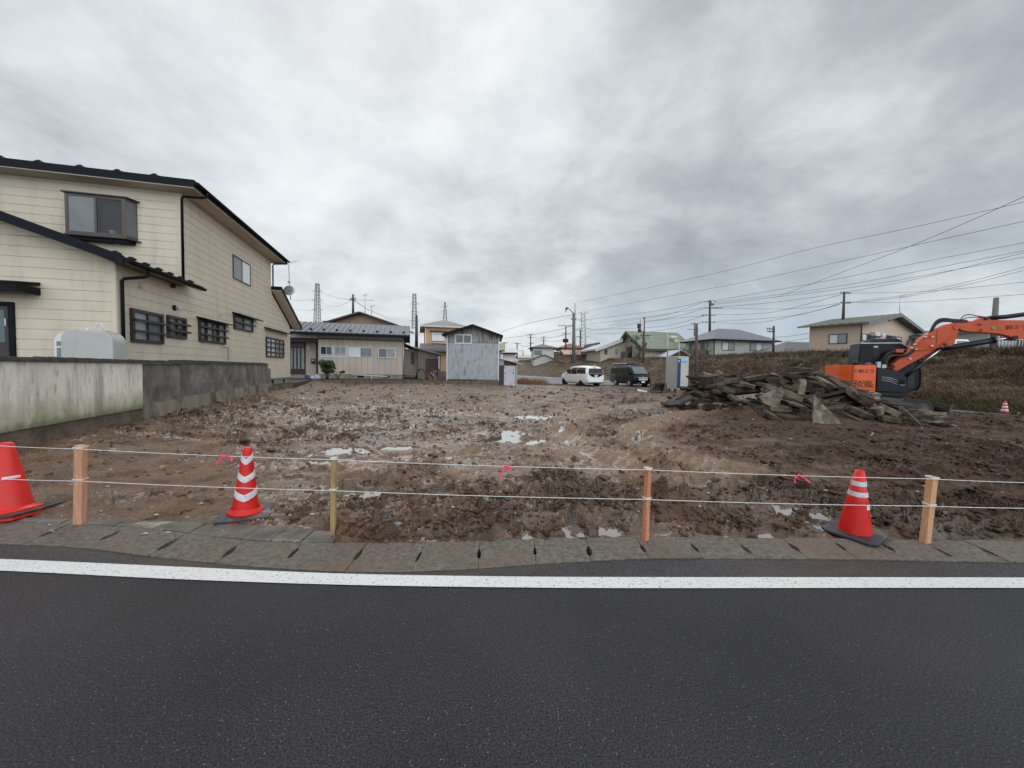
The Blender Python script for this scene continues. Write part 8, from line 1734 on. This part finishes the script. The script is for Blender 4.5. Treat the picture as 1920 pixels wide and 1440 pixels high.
pole(781, 591, 640, 38, .13, 'dark pole at the right gable end of the bungalow')
def pylon(px, ptop, pbot, wtop, wbot, Y, label, arms, head='flat', m='poled', pxb=None, r=.16):
    s_ = Y/F_PX; a = at(pxb or px, pbot, Y); b_ = at(px, ptop, Y); t_ = thing('pylon', label, 'pylon', a)
    H = b_.z-a.z; n = max(6, int(H/(s_*6))); q = MB(); cor = [(-1, -1), (1, -1), (1, 1), (-1, 1)]
    hw_ = lambda f: (wbot+(wtop-wbot)*f)*s_/2
    ctr = lambda f: a.lerp(b_, f)
    lev = [[ctr(i/n)+Vector((cx*hw_(i/n), cy*hw_(i/n), 0)) for cx, cy in cor] for i in range(n+1)]
    for k in range(4): q.tube([lv[k] for lv in lev], r, 4, False, False)
    q.build('leg_frame', m, t_); q = MB()
    for i in range(n):
        for k in (0, 1, 2, 3):
            k2 = (k+1) % 4; q.tube([lev[i][k], lev[i+1][k2]], r*.6, 3, False, False); q.tube([lev[i][k2], lev[i+1][k]], r*.6, 3, False, False)
    q.build('lattice', m, t_)
    for (py, half) in arms:
        f = max(0, min(1, (at(px, py, Y).z-a.z)/H)); c = ctr(f); w = half*s_; hh = hw_(f); q = MB()
        for sx in (-1, 1): q.tube([c+Vector((sx*hh, 0, s_*1.2)), c+Vector((sx*w, 0, 0)), c+Vector((sx*hh, 0, -s_*.2))], r*.8, 3, False, False); q.tube([c+Vector((sx*w, 0, 0)), c+Vector((sx*w, 0, -s_*3.5))], r*.7, 3, False, False)
        q.build('crossarm', m, t_)
    return t_
pylon(595, 531, 612, 5, 9.5, 300, 'tallest lattice pylon on the left behind the cream house', ((545, 9), (562, 9), (580, 10)), r=.2, m='polec')
pylon(777, 550, 617, 5, 8, 330, 'lattice pylon above the right gable end of the bungalow', ((569, 8), (585, 8), (601, 8)), r=.2, m='polec')
pylon(834.5, 566, 605, 1.5, 7, 420, 'small pointed pylon above the roof of the peach house', ((573, 5), (583, 6)), r=.2, m='polec')
pylon(1094, 586, 655, 6, 9, 280, 'large pale lattice pylon beside the stout street pole', ((586.5, 9), (600, 14), (616, 13), (631, 13)), m='steel', r=.32)
def wire(pts, label, r, Ya, Yb_, group='power lines over the embankment', name='power_line', n=10):
    P = catmull([(p[0], p[1], 0) for p in pts], n); x0, x1 = P[0].x, P[-1].x; Q = []
    for p in P: t_ = (p.x-x0)/(x1-x0); Yv = 1/((1-t_)/Ya+t_/Yb_); Q.append(at(p.x, p.y, Yv))
    q = MB(); q.tube(Q, r*.8, 4, False); return tag(q.build(name, 'wirem'), label, 'power line', group)
WL = 'one of the dark power lines fanning out over the embankment houses'
wire([(1090, 566), (1356, 509), (1527, 465), (1740, 420), (2000, 360)], 'highest thin power line crossing the whole right-hand sky', .035, 110, 45)
wire([(1090, 585), (1250, 556), (1420, 524), (1655, 473), (1920, 415), (2000, 398)], 'second highest thin power line, ending lower at the right edge', .035, 110, 45)
wire([(1454, 558), (1548, 522), (1698, 465), (1826, 411), (2000, 332)], 'steep power line climbing diagonally to the right edge across the others', .03, 62, 30)
for P in ([(1333, 565), (1527, 531), (1715, 494), (1920, 455), (2000, 440)], [(1339, 568), (1570, 537), (1740, 505), (1920, 470), (2000, 455)], [(1339, 571), (1612, 537), (1740, 515), (1920, 482), (2000, 468)], [(1335, 577), (1500, 561), (1700, 527), (1920, 474), (2000, 458)],
          [(1583, 550), (1740, 546), (1920, 529), (2000, 521)], [(1585, 567), (1680, 567), (1780, 562), (1920, 552), (2000, 548)], [(1578, 568), (1700, 553), (1820, 527), (1920, 501), (2000, 480)], [(1586, 569), (1700, 556), (1820, 532), (1920, 507), (2000, 487)],
          [(1339, 577), (1484, 579), (1578, 568)], [(1339, 590), (1450, 585), (1578, 552)], [(1339, 603), (1484, 592), (1574, 570)], [(1338, 605), (1420, 605), (1500, 590), (1574, 571)]):
    wire(P, WL, .03, 62, 42)
for P in ([(1318, 565), (1250, 580), (1108, 599)], [(1320, 577), (1230, 592), (1100, 608)], [(1320, 592), (1240, 600), (1100, 622)], [(1320, 604), (1220, 622), (1100, 626)], [(1322, 578), (1250, 597), (1140, 610)], [(1318, 566), (1250, 590), (1150, 605)], [(1322, 592), (1240, 612), (1100, 618)]):
    wire(P[::-1], 'one of the power lines running left from the tall transformer pole', .035, 90, 64, 'power lines left of the transformer pole')
for P in ([(1450, 633), (1516, 625)], [(1452, 642), (1516, 634)]):
    wire([P[0], ((P[0][0]+P[1][0])/2, (P[0][1]+P[1][1])/2+1), P[1]], 'one of two short cables between the short pole and the salmon house', .03, 50, 46, 'cables left of the salmon house')
wire([(946, 634), (995, 628), (1061, 615), (1076, 606)], 'cable rising from the shed corner towards the stout street pole', .05, 110, 90); wire([(995, 633), (1020, 634), (1040, 632), (1061, 627)], 'sagging cable over the white square house', .05, 110, 80)
wire([(970, 645), (985, 650), (1000, 643)], 'short sagging cable left of the white square house', .05, 110, 100); wire([(1020, 639), (1045, 640), (1061, 634)], 'lower sagging cable between the white and red-roofed houses', .05, 118, 80)
for P, l_ in (([(597, 546), (640, 560), (700, 563)], 0), ([(600, 565), (630, 575), (662, 561)], 0), ([(520, 583), (560, 581), (595, 582)], 0), ([(530, 562), (560, 563), (595, 562)], 0), ([(662, 562), (690, 580), (730, 597)], 0)):
    wire(P, 'one of the thin power lines among the pylons behind the bungalow', .10 if P[0][0] < 600 else .05, 280 if P[0][0] < 601 else 60, 280 if P[-1][0] < 600 else 120, 'power lines behind the bungalow')
wire([(940, 622), (1000, 604), (1075, 590)], 'faint cable above the tin shed rising to the street pole', .04, 100, 55)
# bare scrub on the bank ------------------------------------------------------------------
def scrub(px, py, Y, w, h, n, m, label, seed, leaf=None):
    rs = random.Random(seed); c = at(px, py, Y); t_ = thing('bare_shrub', label, 'shrub', c); q = MB()
    for i in range(n):
        a = c+Vector((rs.uniform(-w, w)*.35, rs.uniform(-.4, .4), 0)); e_ = c+Vector((rs.uniform(-w, w), rs.uniform(-.5, .5), h*rs.uniform(.5, 1.05))); md = a.lerp(e_, .5)+Vector((rs.uniform(-.15, .15), 0, .1)); q.tube([a, md, e_], [.03, .02, .008], 3, False)
        for k in range(3): s_ = md.lerp(e_, rs.random()); q.tube([s_, s_+Vector((rs.uniform(-.4, .4), 0, rs.uniform(.1, .5)))], [.012, .006], 3, False)
    q.build('branch', m, t_)
    if leaf:
        cs = [(c.x+rs.uniform(-w, w)*.8, c.y+rs.uniform(-.4, .4), c.z+h*rs.uniform(.4, .95), .35, .3) for _ in range(14)]; leaf_cloud('foliage', cs, leaf, .07, ['leaf1', 'leaf2', 'gr1'], t_, seed)
scrub(1197, 672, 60, 1.6, 3.6, 26, 'bark', 'sparse leafy shrub in front of the gable of the green-roofed house', 3, 900)
MT['russetbark'] = mat('russet_twig', (.16, .075, .05), .85)
for i, (px, Y, w, h) in enumerate(((1052, 88, 2.2, 2.0), (1068, 84, 2.5, 2.6), (1088, 80, 2.2, 3.4), (1104, 80, 1.8, 2.0))):
    scrub(px, 674, Y, w, h, 22, 'russetbark', ['low russet scrub left of the street pole', 'russet scrub at the foot of the street pole', 'tallest russet scrub right of the street pole', 'low russet scrub below the long-roofed house'][i], 20+i)
